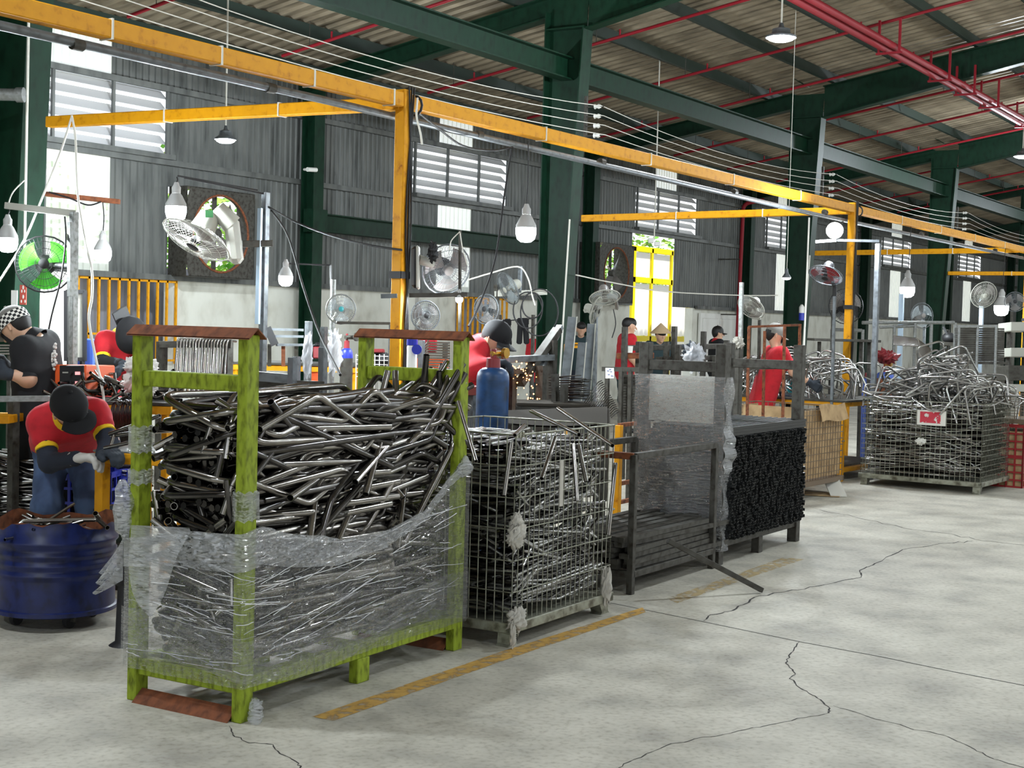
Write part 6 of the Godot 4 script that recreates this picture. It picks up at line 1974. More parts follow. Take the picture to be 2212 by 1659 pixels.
	var ex := Vector3(0.35, 0, 0.93).normalized(); var ez := Vector3(0.93, 0, -0.35).normalized()
	ebar("leg", drop(c0), c0, 0.062, 0.062, M.yellow, t, 0.005)
	ebar("leg", drop(c0 + ex * 0.62), c0 + ex * 0.62, 0.06, 0.06, M.yellow, t, 0.005)
	ebar("leg", drop(c0 + ez * 0.5), c0 + ez * 0.5, 0.06, 0.06, M.yellow, t, 0.005)
	ebar("leg", drop(c0 + ex * 0.62 + ez * 0.5), c0 + ex * 0.62 + ez * 0.5, 0.06, 0.06, M.yellow, t, 0.005)
	ebar("edge_rail", c0 - ex * 0.04, c0 + ex * 0.66, 0.05, 0.06, M.yellow, t, 0.004)
	ebar("edge_rail", c0, c0 + ez * 0.5, 0.05, 0.06, M.yellow, t, 0.004)
	b = MB.new()
	b.cbox(c0 + ex * 0.3 + ez * 0.24 + Vector3(0, 0.036, 0), Vector3(0.7, 0.012, 0.52), 0.003, Basis(ex, Vector3.UP, ex.cross(Vector3.UP)))
	part(b, "steel_top", M.galvanised, t)
	t = thing("welded_frame", "triangular tube frame being welded on the yellow bench", "frame", Vector3.ZERO)
	epipe("tube", [pd(225, 968, 7.66), pd(300, 952, 7.62), pd(318, 940, 7.6)], 0.011, M.tube_steel, t, 8, 2)
	epipe("tube", [pd(236, 938, 7.7), pd(345, 898, 7.6)], 0.011, M.tube_steel, t, 8, 2)
	epipe("tube", [pd(240, 942, 7.72), pd(345, 926, 7.6)], 0.011, M.tube_steel, t, 8, 2)
	epipe("tube", [pd(238, 968, 7.68), pd(246, 940, 7.7)], 0.009, M.tube_steel, t, 8, 2)
	# heap of rods on the floor behind
	t = thing("pallet_stand", "low dark pallet under the heap of rods at the left edge", "pallet", Vector3.ZERO)
	var ex2 := Vector3(right.x, 0, right.z).normalized()
	var hb := Basis(ex2, Vector3.UP, ex2.cross(Vector3.UP))
	var hp := drop(pd(-60, 1100, 8.75))
	for k in 3: ebar("runner", hp + hb * Vector3(0.0, 0.15, -0.1 - k * 0.25), hp + hb * Vector3(0.95, 0.15, -0.1 - k * 0.25), 0.1, 0.3, M.dark_steel, t)
	var rk := [bent([0.5, 0.4], [10], 0.009, 0.1, 6), bent([0.9], [], 0.009, 0.1, 6), bent([0.3, 0.3, 0.3], [20, -24], 0.009, 0.08, 6)]
	rod_pile("heap_rod", Transform3D(hb, hp), Vector3(1.0, 0.4, 0.7), 0.31, 90, 120, rk, "steel rod %s the heap on the floor behind the blue drum", "rods in the heap at the left", 25, 0.35, 0.25, M.tube_bright, M.tube_dark)
	# bench of the black shirted man
	t = thing("work_bench", "steel bench before the black shirted man at the left edge", "bench", Vector3.ZERO)
	ebar("front_rail", pd(-30, 862, 8.45), pd(108, 861, 8.45), 0.05, 0.035, M.galvanised, t, 0.003)
	ebar("shelf_edge", pd(-30, 903, 8.7), pd(38, 903, 8.7), 0.3, 0.05, M.yellow, t, 0.003)
	for x in [-14, 30]: ebar("leg", drop(pd(x, 900, 8.7)), pd(x, 862, 8.7), 0.05, 0.05, M.dark_steel, t)
	for k in 4:
		var o := thing("straight_tube", "straight bright tube lying on the bench at the left edge", "tube", Vector3.ZERO, 0.0, "tubes at the left edge")
		epipe("tube", [pd(-30, 746 + k * 6, 9.9), pd(34, 746 + k * 6, 9.9)], 0.008, M.tube_steel, o, 6, 2)
	t = thing("tube_stand", "dark stand carrying the straight tubes at the left edge", "stand", Vector3.ZERO)
	for x in [-20, 24]: ebar("leg", drop(pd(x, 766, 9.92)), pd(x, 764, 9.92), 0.04, 0.04, M.dark_steel, t)
	# clutter between drum and rack
	t = thing("steel_pan", "shallow black pan standing between the drum and the lime rack", "pan", drop(pd(274, 1195, 6.85)))
	b = MB.new()
	b.lathe([Vector2(0, 0.3), Vector2(0.07, 0.3), Vector2(0.1, 0.36), Vector2(0.095, 0.36), Vector2(0.066, 0.305), Vector2(0, 0.305)], 20)
	part(b, "dish", M.black, t)
	b = MB.new()
	b.lathe([Vector2(0.08, 0.0), Vector2(0.05, 0.02), Vector2(0.04, 0.3)], 16)
	part(b, "pedestal", M.black, t)
	t = thing("wire_reel", "dark green reel with a polished rim under the yellow bench", "reel", drop(pd(250, 1090, 8.3)))
	b = MB.new()
	b.lathe([Vector2(0, 0.28), Vector2(0.13, 0.28), Vector2(0.14, 0.3), Vector2(0.14, 0.44), Vector2(0.13, 0.46), Vector2(0.06, 0.47), Vector2(0, 0.47)], 26)
	part(b, "drum", M.dark_green, t)
	b = MB.new()
	ring(b, Vector3(0, 0.46, 0), Vector3.UP, 0.125, 0.012)
	part(b, "rim", M.tube_steel, t)
	for k in 3: ebar("leg", Vector3(cos(k * 2.1) * 0.1, 0, sin(k * 2.1) * 0.1), Vector3(cos(k * 2.1) * 0.1, 0.29, sin(k * 2.1) * 0.1), 0.03, 0.03, M.dark_steel, t)
	t = thing("cloth_bundle", "bright blue cloth hanging behind the lime rack near post", "cloth", Vector3.ZERO)
	rag(t, "cloth", pd(284, 1062, 7.7), Vector3(0.06, 0.09, 0.05), M.blue_plastic, 17, 0.06)
	# tall lamp post with big white fan
	t = thing("lamp_stand", "tall grey steel post carrying the big white fan", "stand", Vector3.ZERO)
	var ps := pd(566, 800, 10.6)
	ebar("shaft", drop(ps), pd(574, 415, 10.6), 0.05, 0.05, M.grey_steel, t, 0.004)
	ebar("cover_strip", pd(562, 450, 10.55), pd(556, 700, 10.55), 0.035, 0.02, mat("pale_blue_steel", C(176, 196, 214), 0.4, 0.3), t)
	ebar("arm", pd(577, 420, 10.6), pd(398, 384, 10.2), 0.012, 0.012, M.black, t)
	ebar("arm", pd(556, 411, 10.6), pd(384, 380, 10.2), 0.012, 0.012, M.black, t)
	ebar("fan_arm", pd(522, 527, 10.5), pd(588, 526, 10.6), 0.05, 0.05, M.dark_steel, t, 0.003)
	bulb("large lit bulb over the big white fan", pd(380, 457, 10.2), 0.075, pd(382, 382, 10.2), 3.5)
	var fd := (Vector3(0, -0.8, 0) - right * 0.34 - fwd * 0.35).normalized()
	var f := fan("big white wall fan tilted down, before the left exhaust fan", pd(428, 512, 10.3), fd, 0.265, M.dirty_white, M.fan_grey, M.black, M.dirty_white, [])
	b = MB.new()
	var sd := pd(505, 520, 10.4)
	b.cbox(sd - f.position, Vector3(0.1, 0.34, 0.14), 0.03, CB * Basis(Vector3.BACK, 0.12))
	part(b, "side_body", M.dirty_white, f)
	b = MB.new()
	b.lathe([Vector2(0, 0), Vector2(0.08, 0.0), Vector2(0.06, 0.16), Vector2(0, 0.16)], 16, Transform3D(aim(pd(470, 480, 10.35) - sd), pd(500, 485, 10.4) - f.position))
	part(b, "neck", M.dirty_white, f)
	b = MB.new()
	b.box(pd(452, 462, 10.16) - f.position, Vector3(0.055, 0.05, 0.01), CB)
	part(b, "rating_label", mat("label_green", C(70, 150, 90), 0.6), f)
	# exhaust fans in the wall
	exhaust("square exhaust fan in the wall with a round opening to the trees, left", Vector3(15.0, 2.79, WZ + 0.2), 1.36, 1.26, 0.36)
	exhaust("square exhaust fan in the wall left of the yellow gate", Vector3(26.65, 2.74, WZ + 0.25), 1.5, 1.24, 0.5)

func exhaust(label: String, o: Vector3, w: float, h: float, d: float) -> void:
	var t := thing("exhaust_fan", label, "fan", o)
	var R := minf(w, h) * 0.44
	var b := MB.new()
	# front plate with a round hole
	var n := 32
	for k in n:
		var a0 := TAU * k / n; var a1 := TAU * (k + 1) / n
		var e := func(a: float) -> Vector3:
			var c := Vector2(cos(a), sin(a))
			var s := 1.0 / maxf(absf(c.x) / (w * 0.5), absf(c.y) / (h * 0.5))
			return Vector3(c.x * s, c.y * s, d * 0.5)
		var i0 := Vector3(cos(a0) * R, sin(a0) * R, d * 0.5); var i1 := Vector3(cos(a1) * R, sin(a1) * R, d * 0.5)
		b.quad(i0, e.call(a0), e.call(a1), i1)
		b.quad(i0 - Vector3(0, 0, 0.07), i0, i1, i1 - Vector3(0, 0, 0.07))
	b.box(Vector3(-w * 0.5, 0, 0), Vector3(0.01, h, d)); b.box(Vector3(w * 0.5, 0, 0), Vector3(0.01, h, d))
	b.box(Vector3(0, h * 0.5, 0), Vector3(w, 0.01, d)); b.box(Vector3(0, -h * 0.5, 0), Vector3(w, 0.01, d))
	part(b, "housing", M.dark_steel, t)
	b = MB.new()
	ring(b, Vector3(0, 0, d * 0.5), Vector3.BACK, R, 0.018, 1.0, 36)
	part(b, "rim", M.rust, t)
	ebar("strut", Vector3(0.05, -h * 0.5, d * 0.5 - 0.2), Vector3(0.05, h * 0.5, d * 0.5 - 0.2), 0.05, 0.05, M.dark_steel, t)
	for k in 4:
		b = MB.new()
		var a := k * PI / 2 + 0.9
		b.grid(4, 5, func(u: float, v: float) -> Vector3:
			var an := a + (u - 0.5) * 0.42
			var rr := R * lerpf(0.12, 0.92, v)
			return Vector3(cos(an) * rr, sin(an) * rr, d * 0.5 - 0.12 + (u - 0.5) * 0.12))
		part(b, "blade", M.fan_grey, t)
	b = MB.new()
	b.lathe([Vector2(0, -0.06), Vector2(R * 0.14, -0.06), Vector2(R * 0.14, 0.06), Vector2(0, 0.06)], 16, Transform3D(Basis(Vector3.RIGHT, PI / 2), Vector3(0, 0, d * 0.5 - 0.12)))
	part(b, "hub", M.dark_steel, t)

func bench(t: Node3D, o: Vector3, L: float, W: float, th: float, edge: Material, top: Material) -> void:   # o: middle of the top
	var ex := Vector3(CB.x.x, 0, CB.x.z).normalized(); var ez := ex.cross(Vector3.UP)
	var b := MB.new()
	b.cbox(o - Vector3(0, 0.012, 0), Vector3(L, 0.02, W), 0.003, Basis(ex, Vector3.UP, -ez))
	part(b, "bench_top", top, t)
	for s in [-1.0, 1.0]:
		ebar("edge_rail", o + ez * s * W * 0.47 - ex * L * 0.5 - Vector3(0, 0.05, 0), o + ez * s * W * 0.47 + ex * L * 0.5 - Vector3(0, 0.05, 0), 0.03, th, edge, t)
		for q in [-1.0, 1.0]:
			var p: Vector3 = o + ez * s * W * 0.44 + ex * q * L * 0.46
			ebar("leg", Vector3(p.x, 0, p.z), p - Vector3(0, 0.025, 0), 0.045, 0.045, edge, t)

func pile_on(called: String, o: Vector3, half: Vector3, n: int, label: String, grp: String, sd: int, r: float) -> void:
	var ks := [bent([0.2, 0.18], [70], r, 0.04, 6), bent([0.14, 0.2, 0.14], [60, -60], r, 0.04, 6), bent([0.3], [], r, 0.04, 6), bent([0.12, 0.2, 0.12], [90, 90], r, 0.04, 6)]
	var g := RandomNumberGenerator.new()
	g.seed = sd
	var ex := Vector3(CB.x.x, 0, CB.x.z).normalized(); var ez := ex.cross(Vector3.UP)
	for k in n:
		var p := o + ex * g.randf_range(-half.x, half.x) + ez * g.randf_range(-half.z, half.z) + Vector3(0, g.randf_range(-half.y, half.y), 0)
		var q := mi(ks[g.randi() % 4], called, M.tube_steel if g.randf() < 0.6 else M.tube_dark, self, Transform3D(Basis(Vector3.UP, g.randf() * TAU) * Basis(Vector3.RIGHT, g.randf_range(-1.3, 1.3)), p))
		tag(q, label, "part", grp)

func mid_center() -> void:
	var fwd := -CB.z; var right := CB.x
	var ex := Vector3(right.x, 0, right.z).normalized()
	var b: MB
	# row of hanging bent tubes behind the rack end
	var t := thing("hanging_rack", "dark rack bar holding a row of hooked tubes behind the lime rack", "rack", Vector3.ZERO)
	ebar("bar", pd(345, 744, 10.6), pd(500, 744, 10.6), 0.05, 0.05, M.dark_steel, t, 0.003)
	ebar("head_plate", pd(440, 735, 10.58), pd(500, 742, 10.58), 0.04, 0.06, M.dark_steel, t)
	for x in [350, 492]: ebar("upright", drop(pd(x, 760, 10.62)), pd(x, 738, 10.62), 0.06, 0.06, M.dark_steel, t)
	for k in 17:
		var o := thing("hooked_tube", "hooked steel tube hanging in the row behind the lime rack", "tube", Vector3.ZERO, 0.0, "hooked tubes in a row")
		var x := 382.0 + k * 6.6
		epipe("tube", Array(fillet([pd(x + 22, 733 + k * 0.3, 10.75), pd(x + 2, 731 + k * 0.3, 10.5), pd(x - 8 + (k % 3) * 3, 860, 10.45)], 0.05)), 0.0095, M.tube_steel, o, 7, 2)
	# steel frame of grey rectangular sections
	t = thing("jig_frame", "grey rectangular steel jig frame just behind the tube pile", "frame", Vector3.ZERO)
	ebar("rail", pd(548, 812, 8.9), pd(640, 820, 8.9), 0.05, 0.06, M.grey_steel, t, 0.003)
	ebar("rail", pd(548, 828, 9.0), pd(700, 832, 9.1), 0.05, 0.05, M.dark_steel, t, 0.003)
	for q in [[632, 772, 8.85], [698, 750, 9.1], [640, 770, 9.3]]: ebar("upright", drop(pd(q[0], 850, q[2])), pd(q[0], q[1], q[2]), 0.045, 0.045, M.grey_steel, t, 0.003)
	# perforated bracket with three bars
	t = thing("welding_jig", "welding jig of three parallel bars with a perforated bracket", "jig", Vector3.ZERO)
	for k in 3: ebar("bar", pd(578 + k * 9, 711 + k * 15 + (4 if k == 2 else 0), 11.4), pd(656, 713 + k * 14 + (4 if k == 2 else 0), 11.4), 0.02, 0.02, M.grey_steel, t)
	b = MB.new()
	b.bar(pd(577, 708, 11.35), pd(594, 745, 11.35), 0.02, 0.06, right)
	part(b, "bracket", M.black, t)
	for x in [582, 612, 640]: ebar("leg", pd(x, 790, 11.5), pd(x, 745, 11.42), 0.03, 0.03, M.rust if x == 612 else M.dark_steel, t)
	t = thing("wrapped_post", "steel post wrapped in clear film behind the jig", "post", Vector3.ZERO)
	ebar("shaft", drop(pd(664, 820, 10.9)), pd(667, 694, 10.9), 0.045, 0.045, M.grey_steel, t, 0.003)
	rag(t, "film_wrap", pd(664, 770, 10.88), Vector3(0.035, 0.16, 0.035), M.bag_clear, 31, 0.03)
	# long yellow edged bench
	t = thing("work_bench", "long yellow edged bench behind the jig frames", "bench", Vector3.ZERO)
	bench(t, pd(650, 782, 12.2), 1.1, 0.6, 0.04, M.yellow, M.dark_steel)
	t = thing("storage_box", "maroon plastic box on the yellow edged bench", "box", Vector3.ZERO)
	b = MB.new()
	b.cbox(pd(694, 762, 12.1), Vector3(0.12, 0.1, 0.16), 0.008, CB); part(b, "box_body", M.red_paint, t)
	rag(t, "contents", pd(694, 747, 12.1), Vector3(0.06, 0.02, 0.06), M.black, 33, 0.03)
	t = thing("storage_box", "orange plastic box under the yellow edged bench", "box", Vector3.ZERO)
	b = MB.new()
	b.cbox(drop(pd(684, 800, 12.0)) + Vector3(0, 1.0, 0), Vector3(0.14, 0.4, 0.16), 0.008, CB); part(b, "box_body", M.orange_plastic, t)
	ebar("leg", drop(pd(684, 800, 12.0)), drop(pd(684, 800, 12.0)) + Vector3(0, 0.8, 0), 0.1, 0.1, M.dark_steel, t)
	# small fan with teal hub on a pole, bag hanging
	t = thing("fan_pole", "slim silver pole with the teal hubbed fan", "pole", Vector3.ZERO)
	epipe("tube", [drop(pd(716, 830, 10.8)), pd(720, 604, 10.8)], 0.021, M.galvanised, t, 10)
	rag(t, "plastic_bag", pd(722, 760, 10.76), Vector3(0.05, 0.15, 0.045), M.bag_clear, 35, 0.05)
	ebar("lamp_arm", pd(714, 573, 10.8), pd(617, 569, 10.8), 0.012, 0.012, M.black, t)
	ebar("lamp_riser", pd(714, 573, 10.8), pd(715, 620, 10.8), 0.012, 0.012, M.black, t)
	fan("small clear bladed fan with teal hub on a slim pole", pd(736, 668, 10.6), (-fwd + right * 0.25).normalized(), 0.11, M.galvanised, M.fan_clear, M.teal_plastic, M.dirty_white, [pd(722, 690, 10.78)])
	bulb("bulb on a thin black arm before the green wall column", pd(617, 604, 10.8), 0.055, pd(618, 570, 10.8), 2.6)
	# argon bottle
	cyl_bottle("gas_cylinder", "grey gas cylinder with blue shoulder and red cap by the silver pole", drop(pd(748, 800, 11.3)), 0.048 * 1.05, 1.52, M.dark_steel, M.blue_plastic, M.dark_steel)
	# white shelving grid, dispenser, posts seen through the far rack end
	t = thing("wire_shelf", "small white wire shelf with a red lid behind the far rack end", "shelf", Vector3.ZERO)
	for k in 8: ebar("wire", drop(pd(770 + k * 10, 830, 11.6)), pd(770 + k * 10, 765, 11.6), 0.006, 0.006, M.white_plastic, t)
	for k in 6: ebar("wire", pd(768, 768 + k * 9, 11.6), pd(842, 770 + k * 9, 11.6), 0.006, 0.006, M.white_plastic, t)
	b = MB.new()
	b.cbox(pd(812, 758, 11.7), Vector3(0.14, 0.03, 0.12), 0.006, CB); part(b, "red_lid", M.red_paint, t)
	rag(t, "dark_goods", pd(818, 775, 11.8), Vector3(0.12, 0.06, 0.06), M.black, 37, 0.04)
	for q in [[698, 706, 10.0], [846, 700, 10.4], [909, 735, 10.6]]:
		post("steel_upright", {698: "grey steel upright left of the silver pole", 846: "grey steel upright left of the yellow post", 909: "grey steel upright right of the yellow post"}[q[0]], "post", drop(pd(q[0], 830, q[2])), pd(q[0] + 2, q[1], q[2]), 0.04, M.grey_steel)
	ebar("crossbar", pd(728, 697, 10.4), pd(852, 699, 10.4), 0.02, 0.02, M.dark_steel, thing("cross_bar", "thin dark bar bridging two uprights before the white wall", "bar", Vector3.ZERO))
	t = thing("dispenser_bottle", "white dispenser bottle with blue band and round blue gauge by the yellow post", "bottle", drop(pd(889, 800, 9.6)))
	b = MB.new()
	var dh := pd(889, 800, 9.6).y
	b.lathe([Vector2(0, 0), Vector2(0.035, 0.0), Vector2(0.035, dh + 0.16), Vector2(0.03, dh + 0.17)], 18); part(b, "body", M.white_plastic, t)
	b = MB.new()
	b.lathe([Vector2(0.037, dh + 0.17), Vector2(0.037, dh + 0.22)], 18); part(b, "blue_band", M.blue_plastic, t)
	b = MB.new()
	b.lathe([Vector2(0.034, dh + 0.22), Vector2(0.034, dh + 0.26), Vector2(0.0, dh + 0.27)], 18); part(b, "top", M.white_plastic, t)
	b = MB.new()
	b.lathe([Vector2(0, 0.0), Vector2(0.034, 0.0), Vector2(0.034, 0.02), Vector2(0, 0.02)], 20, Transform3D(aim(-fwd), Vector3(0, dh + 0.14, 0) + right * 0.035 - fwd * 0.03)); part(b, "gauge", M.blue_plastic, t)
	# stacked hooked frames by the far rack post
	for k in 14:
		var o := thing("hooked_tube", "hooked tube in the stack seen past the far rack post", "tube", Vector3.ZERO, 0.0, "hooked tubes in a stack")
		var y := 740.0 + k * 5.6
		epipe("tube", Array(fillet([pd(912 + (k % 4), y + 14, 11.0), pd(922, y, 11.0), pd(972, y + 1, 11.0)], 0.03)), 0.008, M.tube_steel, o, 6, 2)
	t = thing("plastic_tub", "red plastic tub on the shelf behind the stacked hooked tubes", "tub", Vector3.ZERO)
	b = MB.new()
	b.cbox(pd(925, 745, 11.6), Vector3(0.14, 0.12, 0.14), 0.01, CB); part(b, "tub_body", M.red_pipe, t)
	t = thing("tube_shelf", "orange shelf unit carrying the stacked hooked tubes", "shelf", Vector3.ZERO)
	b = MB.new()
	b.cbox(pd(935, 800, 11.35), Vector3(0.24, 0.2, 0.2), 0.008, CB); part(b, "shelf_body", M.orange_plastic, t)
	for x in [912, 962]: ebar("leg", drop(pd(x, 820, 11.3)), pd(x, 740, 11.3), 0.03, 0.03, M.dark_steel, t)
	# fan with black base on the yellow post
	var fo := pd(950, 578, 10.1)
	var f := fan("silver caged fan with black base strapped to the near yellow post", pd(962, 580, 10.1), (Vector3(0, -0.35, 0) + right * 0.45 - fwd * 0.8).normalized(), 0.185, M.grey_steel, M.fan_grey, M.fan_grey, M.black, [])
	b = MB.new()
	b.cbox(pd(897, 578, 9.95) - f.position, Vector3(0.05, 0.29, 0.12), 0.02, CB); part(b, "base_body", M.black, f)
	b = MB.new()
	b.cbox(pd(903, 578, 9.93) - f.position, Vector3(0.02, 0.3, 0.13), 0.008, CB); part(b, "base_rim", M.dirty_white, f)
	b = MB.new()
	b.tube(V([pd(903, 560, 9.93) - f.position, pd(935, 570, 10.0) - f.position]), 0.035, 10, 1, false, 0.03); part(b, "neck", M.dirty_white, f)
	rag(f, "dark_rag", pd(935, 545, 9.9) - f.position, Vector3(0.03, 0.06, 0.03), M.black, 39, 0.04)
	# bar with tiny bulb
	t = thing("light_bar", "dark horizontal bar crossing the near yellow post", "bar", Vector3.ZERO)
	ebar("bar", pd(823, 640, 9.75), pd(858, 639, 9.75), 0.03, 0.03, M.grey_steel, t)
	ebar("bar", pd(884, 638, 9.9), pd(1010, 637, 9.9), 0.04, 0.03, M.dark_steel, t)
	ebar("upright", drop(pd(1000, 800, 9.92)), pd(994, 497, 9.92), 0.016, 0.016, M.dark_steel, t)
	for q in [[[994, 500], [975, 520], [972, 540]], [[994, 502], [1000, 540], [1010, 575]]]: spline("wire", [pd(q[0][0], q[0][1], 9.9), pd(q[1][0], q[1][1], 9.9), pd(q[2][0], q[2][1], 9.9)], 0.004, M.cable_white, t)
	bulb("small bulb under the dark bar beside the barred window", pd(992, 647, 9.9), 0.026, pd(992, 640, 9.9), 1.2, false)
	bulb("big bulb hanging from the long yellow beam before the middle column", pd(1136, 503, 11.3), 0.082, oz(1141, 305, -6.1), 5.0)
	for q in [["black cable swooping from the tall post to the near yellow post", [[580, 447, 10.5], [640, 480, 10.3], [720, 510, 10.1], [800, 530, 9.9], [868, 540, 9.75]]], ["black cable hanging from the tall post down to the tube pile", [[586, 455, 10.5], [622, 510, 10.0], [655, 620, 9.3], [690, 720, 8.6], [735, 810, 7.4]]], ["black cable sagging from the gantry down past the caged fan", [[1106, 318, 10.9], [1090, 420, 10.9], [1070, 560, 10.6], [1035, 660, 10.2], [1012, 705, 10.0]]], ["thin black cable festooned under the long yellow beam", [[905, 245, 9.9], [950, 280, 10.3], [1000, 315, 10.6], [1060, 325, 10.8], [1108, 318, 10.9]]]]:
		t = thing("power_cable", q[0], "cable", Vector3.ZERO)
		var pts := []
		for a in q[1]: pts.append(pd(a[0], a[1], a[2]))
		spline("cable", pts, 0.008, M.cable_black, t)
	t = thing("pale_rope", "pale rope end hanging beside the near yellow post top", "rope", Vector3.ZERO)
	spline("strand", [pd(902, 212, 9.8), pd(900, 250, 9.75), pd(908, 285, 9.75), pd(912, 312, 9.75)], 0.008, M.cable_white, t)
	# security camera on the wall column
	t = thing("security_camera", "small white security camera on the green wall column", "camera", Vector3.ZERO)
	epipe("body", [oz(664, 366, -14.6), oz(683, 367, -14.6)], 0.035, M.white_plastic, t, 10)
	epipe("arm", [oz(657, 366, -14.7), oz(666, 366, -14.6)], 0.02, M.white_plastic, t, 8)

	# oxygen bottle and cutting station
	var ob := tex(mat("bottle_blue", C(36, 84, 140), 0.42), noise(91, 0.02, [[0.0, C(120, 120, 110)], [0.4, C(200, 204, 204)], [1.0, C(255, 255, 255)]], 256, 5), Vector3(1.4, 1.4, 1.4))
	var ob2 := drop(pd(1061, 960, 9.0))
	t = cyl_bottle("gas_cylinder", "blue oxygen cylinder with brass valve behind the near wire cage", ob2, 0.104, 1.47, ob, ob, M.brass)
	b = MB.new()
	for q in [[-14, 0, 8, -24], [-6, -24, -2, 0], [-12, -12, -4, -12], [6, -20, 4, 0], [4, 0, 14, -12], [14, -12, 14, 2], [16, -14, 26, -18], [18, -6, 24, -10]]:
		b.bar(pd(1052 + q[0], 895 + q[1] * 0.7, 8.893), pd(1052 + q[2], 895 + q[3] * 0.7, 8.893), 0.002, 0.004, fwd)
	part(b, "chalk_marks", M.paper, t)
	t = thing("steel_beam_stand", "rusty red steel beam stand beside the blue oxygen cylinder", "stand", Vector3.ZERO)
	ebar("beam", pd(984, 843, 9.3), pd(1030, 843, 9.3), 0.2, 0.055, mat("red_oxide", C(140, 66, 56), 0.7), t)
	ebar("leg", drop(pd(993, 860, 9.3)), pd(993, 853, 9.3), 0.08, 0.08, M.red_oxide, t)
	ebar("leg", drop(pd(1018, 860, 9.3)), pd(1018, 853, 9.3), 0.1, 0.1, M.grey_steel, t)
	t = thing("cutting_table", "steel cutting table with channel bars right of the blue cylinder", "table", Vector3.ZERO)
	ebar("channel", pd(1092, 777, 10.2), pd(1190, 772, 10.6), 0.08, 0.045, M.grey_steel, t, 0.003)
	ebar("channel", pd(1090, 805, 10.2), pd(1150, 798, 10.5), 0.08, 0.04, M.dark_steel, t, 0.003)
	ebar("diagonal", pd(1122, 830, 10.3), pd(1205, 712, 10.7), 0.07, 0.05, M.dark_steel, t, 0.003)
	ebar("diagonal", pd(1165, 800, 10.5), pd(1210, 705, 10.8), 0.05, 0.04, M.grey_steel, t, 0.003)
	for q in [[1193, 735, 10.6], [1170, 790, 10.4], [1105, 810, 10.3]]: ebar("leg", drop(pd(q[0], 830, q[2])), pd(q[0], q[1], q[2]), 0.06, 0.06, M.dark_steel, t)
	# sparks
	var sp := lamp_mat("spark_glow", Color(1.0, 0.62, 0.3), 12.0)
	b = MB.new()
	var g := RandomNumberGenerator.new()
	g.seed = 77
	for k in 70:
		var q := g.randf()
		b.ball(pd(1100 + g.randf() * 50 + q * 20, 780 + g.randf() * 30 + q * q * 90, 10.2 + g.randf() * 0.2), Vector3.ONE * g.randf_range(0.003, 0.007), Basis.IDENTITY, 5)
	var so := part(b, "spark_lights", sp)
	tag(so, "shower of orange sparks falling from the cutting table", "sparks", "", "stuff")
	# bench with dark angle pile and the big curved plate
	t = thing("work_bench", "dark steel bench stacked with angle irons right of the cutting table", "bench", Vector3.ZERO)
	bench(t, pd(1212, 868, 9.6), 0.6, 0.45, 0.05, M.dark_steel, M.plate_steel)
	ebar("upright", pd(1200, 868, 9.55), pd(1199, 808, 9.55), 0.035, 0.05, M.dark_steel, t)
	ebar("upright", pd(1218, 868, 9.5), pd(1219, 830, 9.5), 0.035, 0.05, M.dark_steel, t)
	for k in 26:
		var o := thing("angle_iron", "angle iron stacked on the dark bench right of the cutting table", "angle iron", Vector3.ZERO, 0.0, "angle irons on the dark bench")
		var y := 862.0 - (k % 9) * 5.5
		var dx := (k / 9) * 9.0
		ebar("flange", pd(1190 + dx, y - 2, 9.9), pd(1252 + dx + g.randf_range(-5, 8), y - 3 + g.randf_range(-5, 3), 9.55), 0.035, 0.006, M.dark_steel, o)
	for k in 18:
		var o := thing("bent_strip", "bent strip fanned out on the big curved plate", "strip", Vector3.ZERO, 0.0, "fanned bent strips")
		var q := k / 18.0
		epipe("strip", [pd(1262 + q * 62, 870 + q * 34, 9.3), pd(1292 + q * 42, 826 + q * 70, 9.4), pd(1300 + q * 42, 822 + q * 72, 9.45)], 0.0045, M.tube_dark, o, 4)
	t = thing("curved_plate", "big dark curved steel plate behind the near wire cage", "plate", Vector3.ZERO)
	b = MB.new()
	b.grid(14, 6, func(u: float, v: float) -> Vector3:
		return pd(lerpf(1098, 1312, u), lerpf(914, 886 - 8 * u, v) + 6 * sin(u * 3.0) * (1.0 - v), lerpf(8.3, 8.9, v)))
	b.grid(14, 6, func(u: float, v: float) -> Vector3:
		return pd(lerpf(1318, 1098, u), lerpf(918, 890 - 8 * (1.0 - u), v) + 6 * sin((1.0 - u) * 3.0) * (1.0 - v), lerpf(8.3, 8.9, v)))
	part(b, "sheet", M.plate_steel, t)
	for x in [1130, 1250]: ebar("support", drop(pd(x, 914, 8.45)), pd(x, 910, 8.45), 0.05, 0.05, M.dark_steel, t)
	# leaning channels
	for q in [[1220, 835, 10.55, 1237, 685, 10.65, 0.055], [1268, 835, 10.75, 1278, 700, 10.85, 0.05], [1250, 832, 10.6, 1258, 740, 10.65, 0.05]]:
		var o := thing("steel_channel", {1220: "long steel channel leaning left of the middle column base", 1268: "shorter steel channel leaning right of the middle column base", 1250: "short stub of steel channel beside the leaning channels"}[q[0]], "channel", Vector3.ZERO)
		var a := pd(q[0], q[1], q[2])
		var d := (pd(q[3], q[4], q[5]) - a)
		ebar("web", a - d * (a.y / d.y), a + d, q[6] * 1.3, 0.008, M.grey_steel, o, 0.0, fwd)
		ebar("flange", a - d * (a.y / d.y) + right * q[6] * 0.6, a + d + right * q[6] * 0.6, 0.008, 0.04, M.dirty_white, o, 0.0, fwd)
	# clothes line with black trousers
	t = thing("clothes_line", "line with rag strung left of the middle green column", "line", Vector3.ZERO)
	epipe("line", [pd(1082, 694, 15.0), pd(1150, 688, 15.0)], 0.006, M.cable_black, t, 5)
	for x in [1080, 1152]: ebar("pole", drop(pd(x, 800, 15.0)), pd(x, 680, 15.0), 0.03, 0.03, M.dark_steel, t)
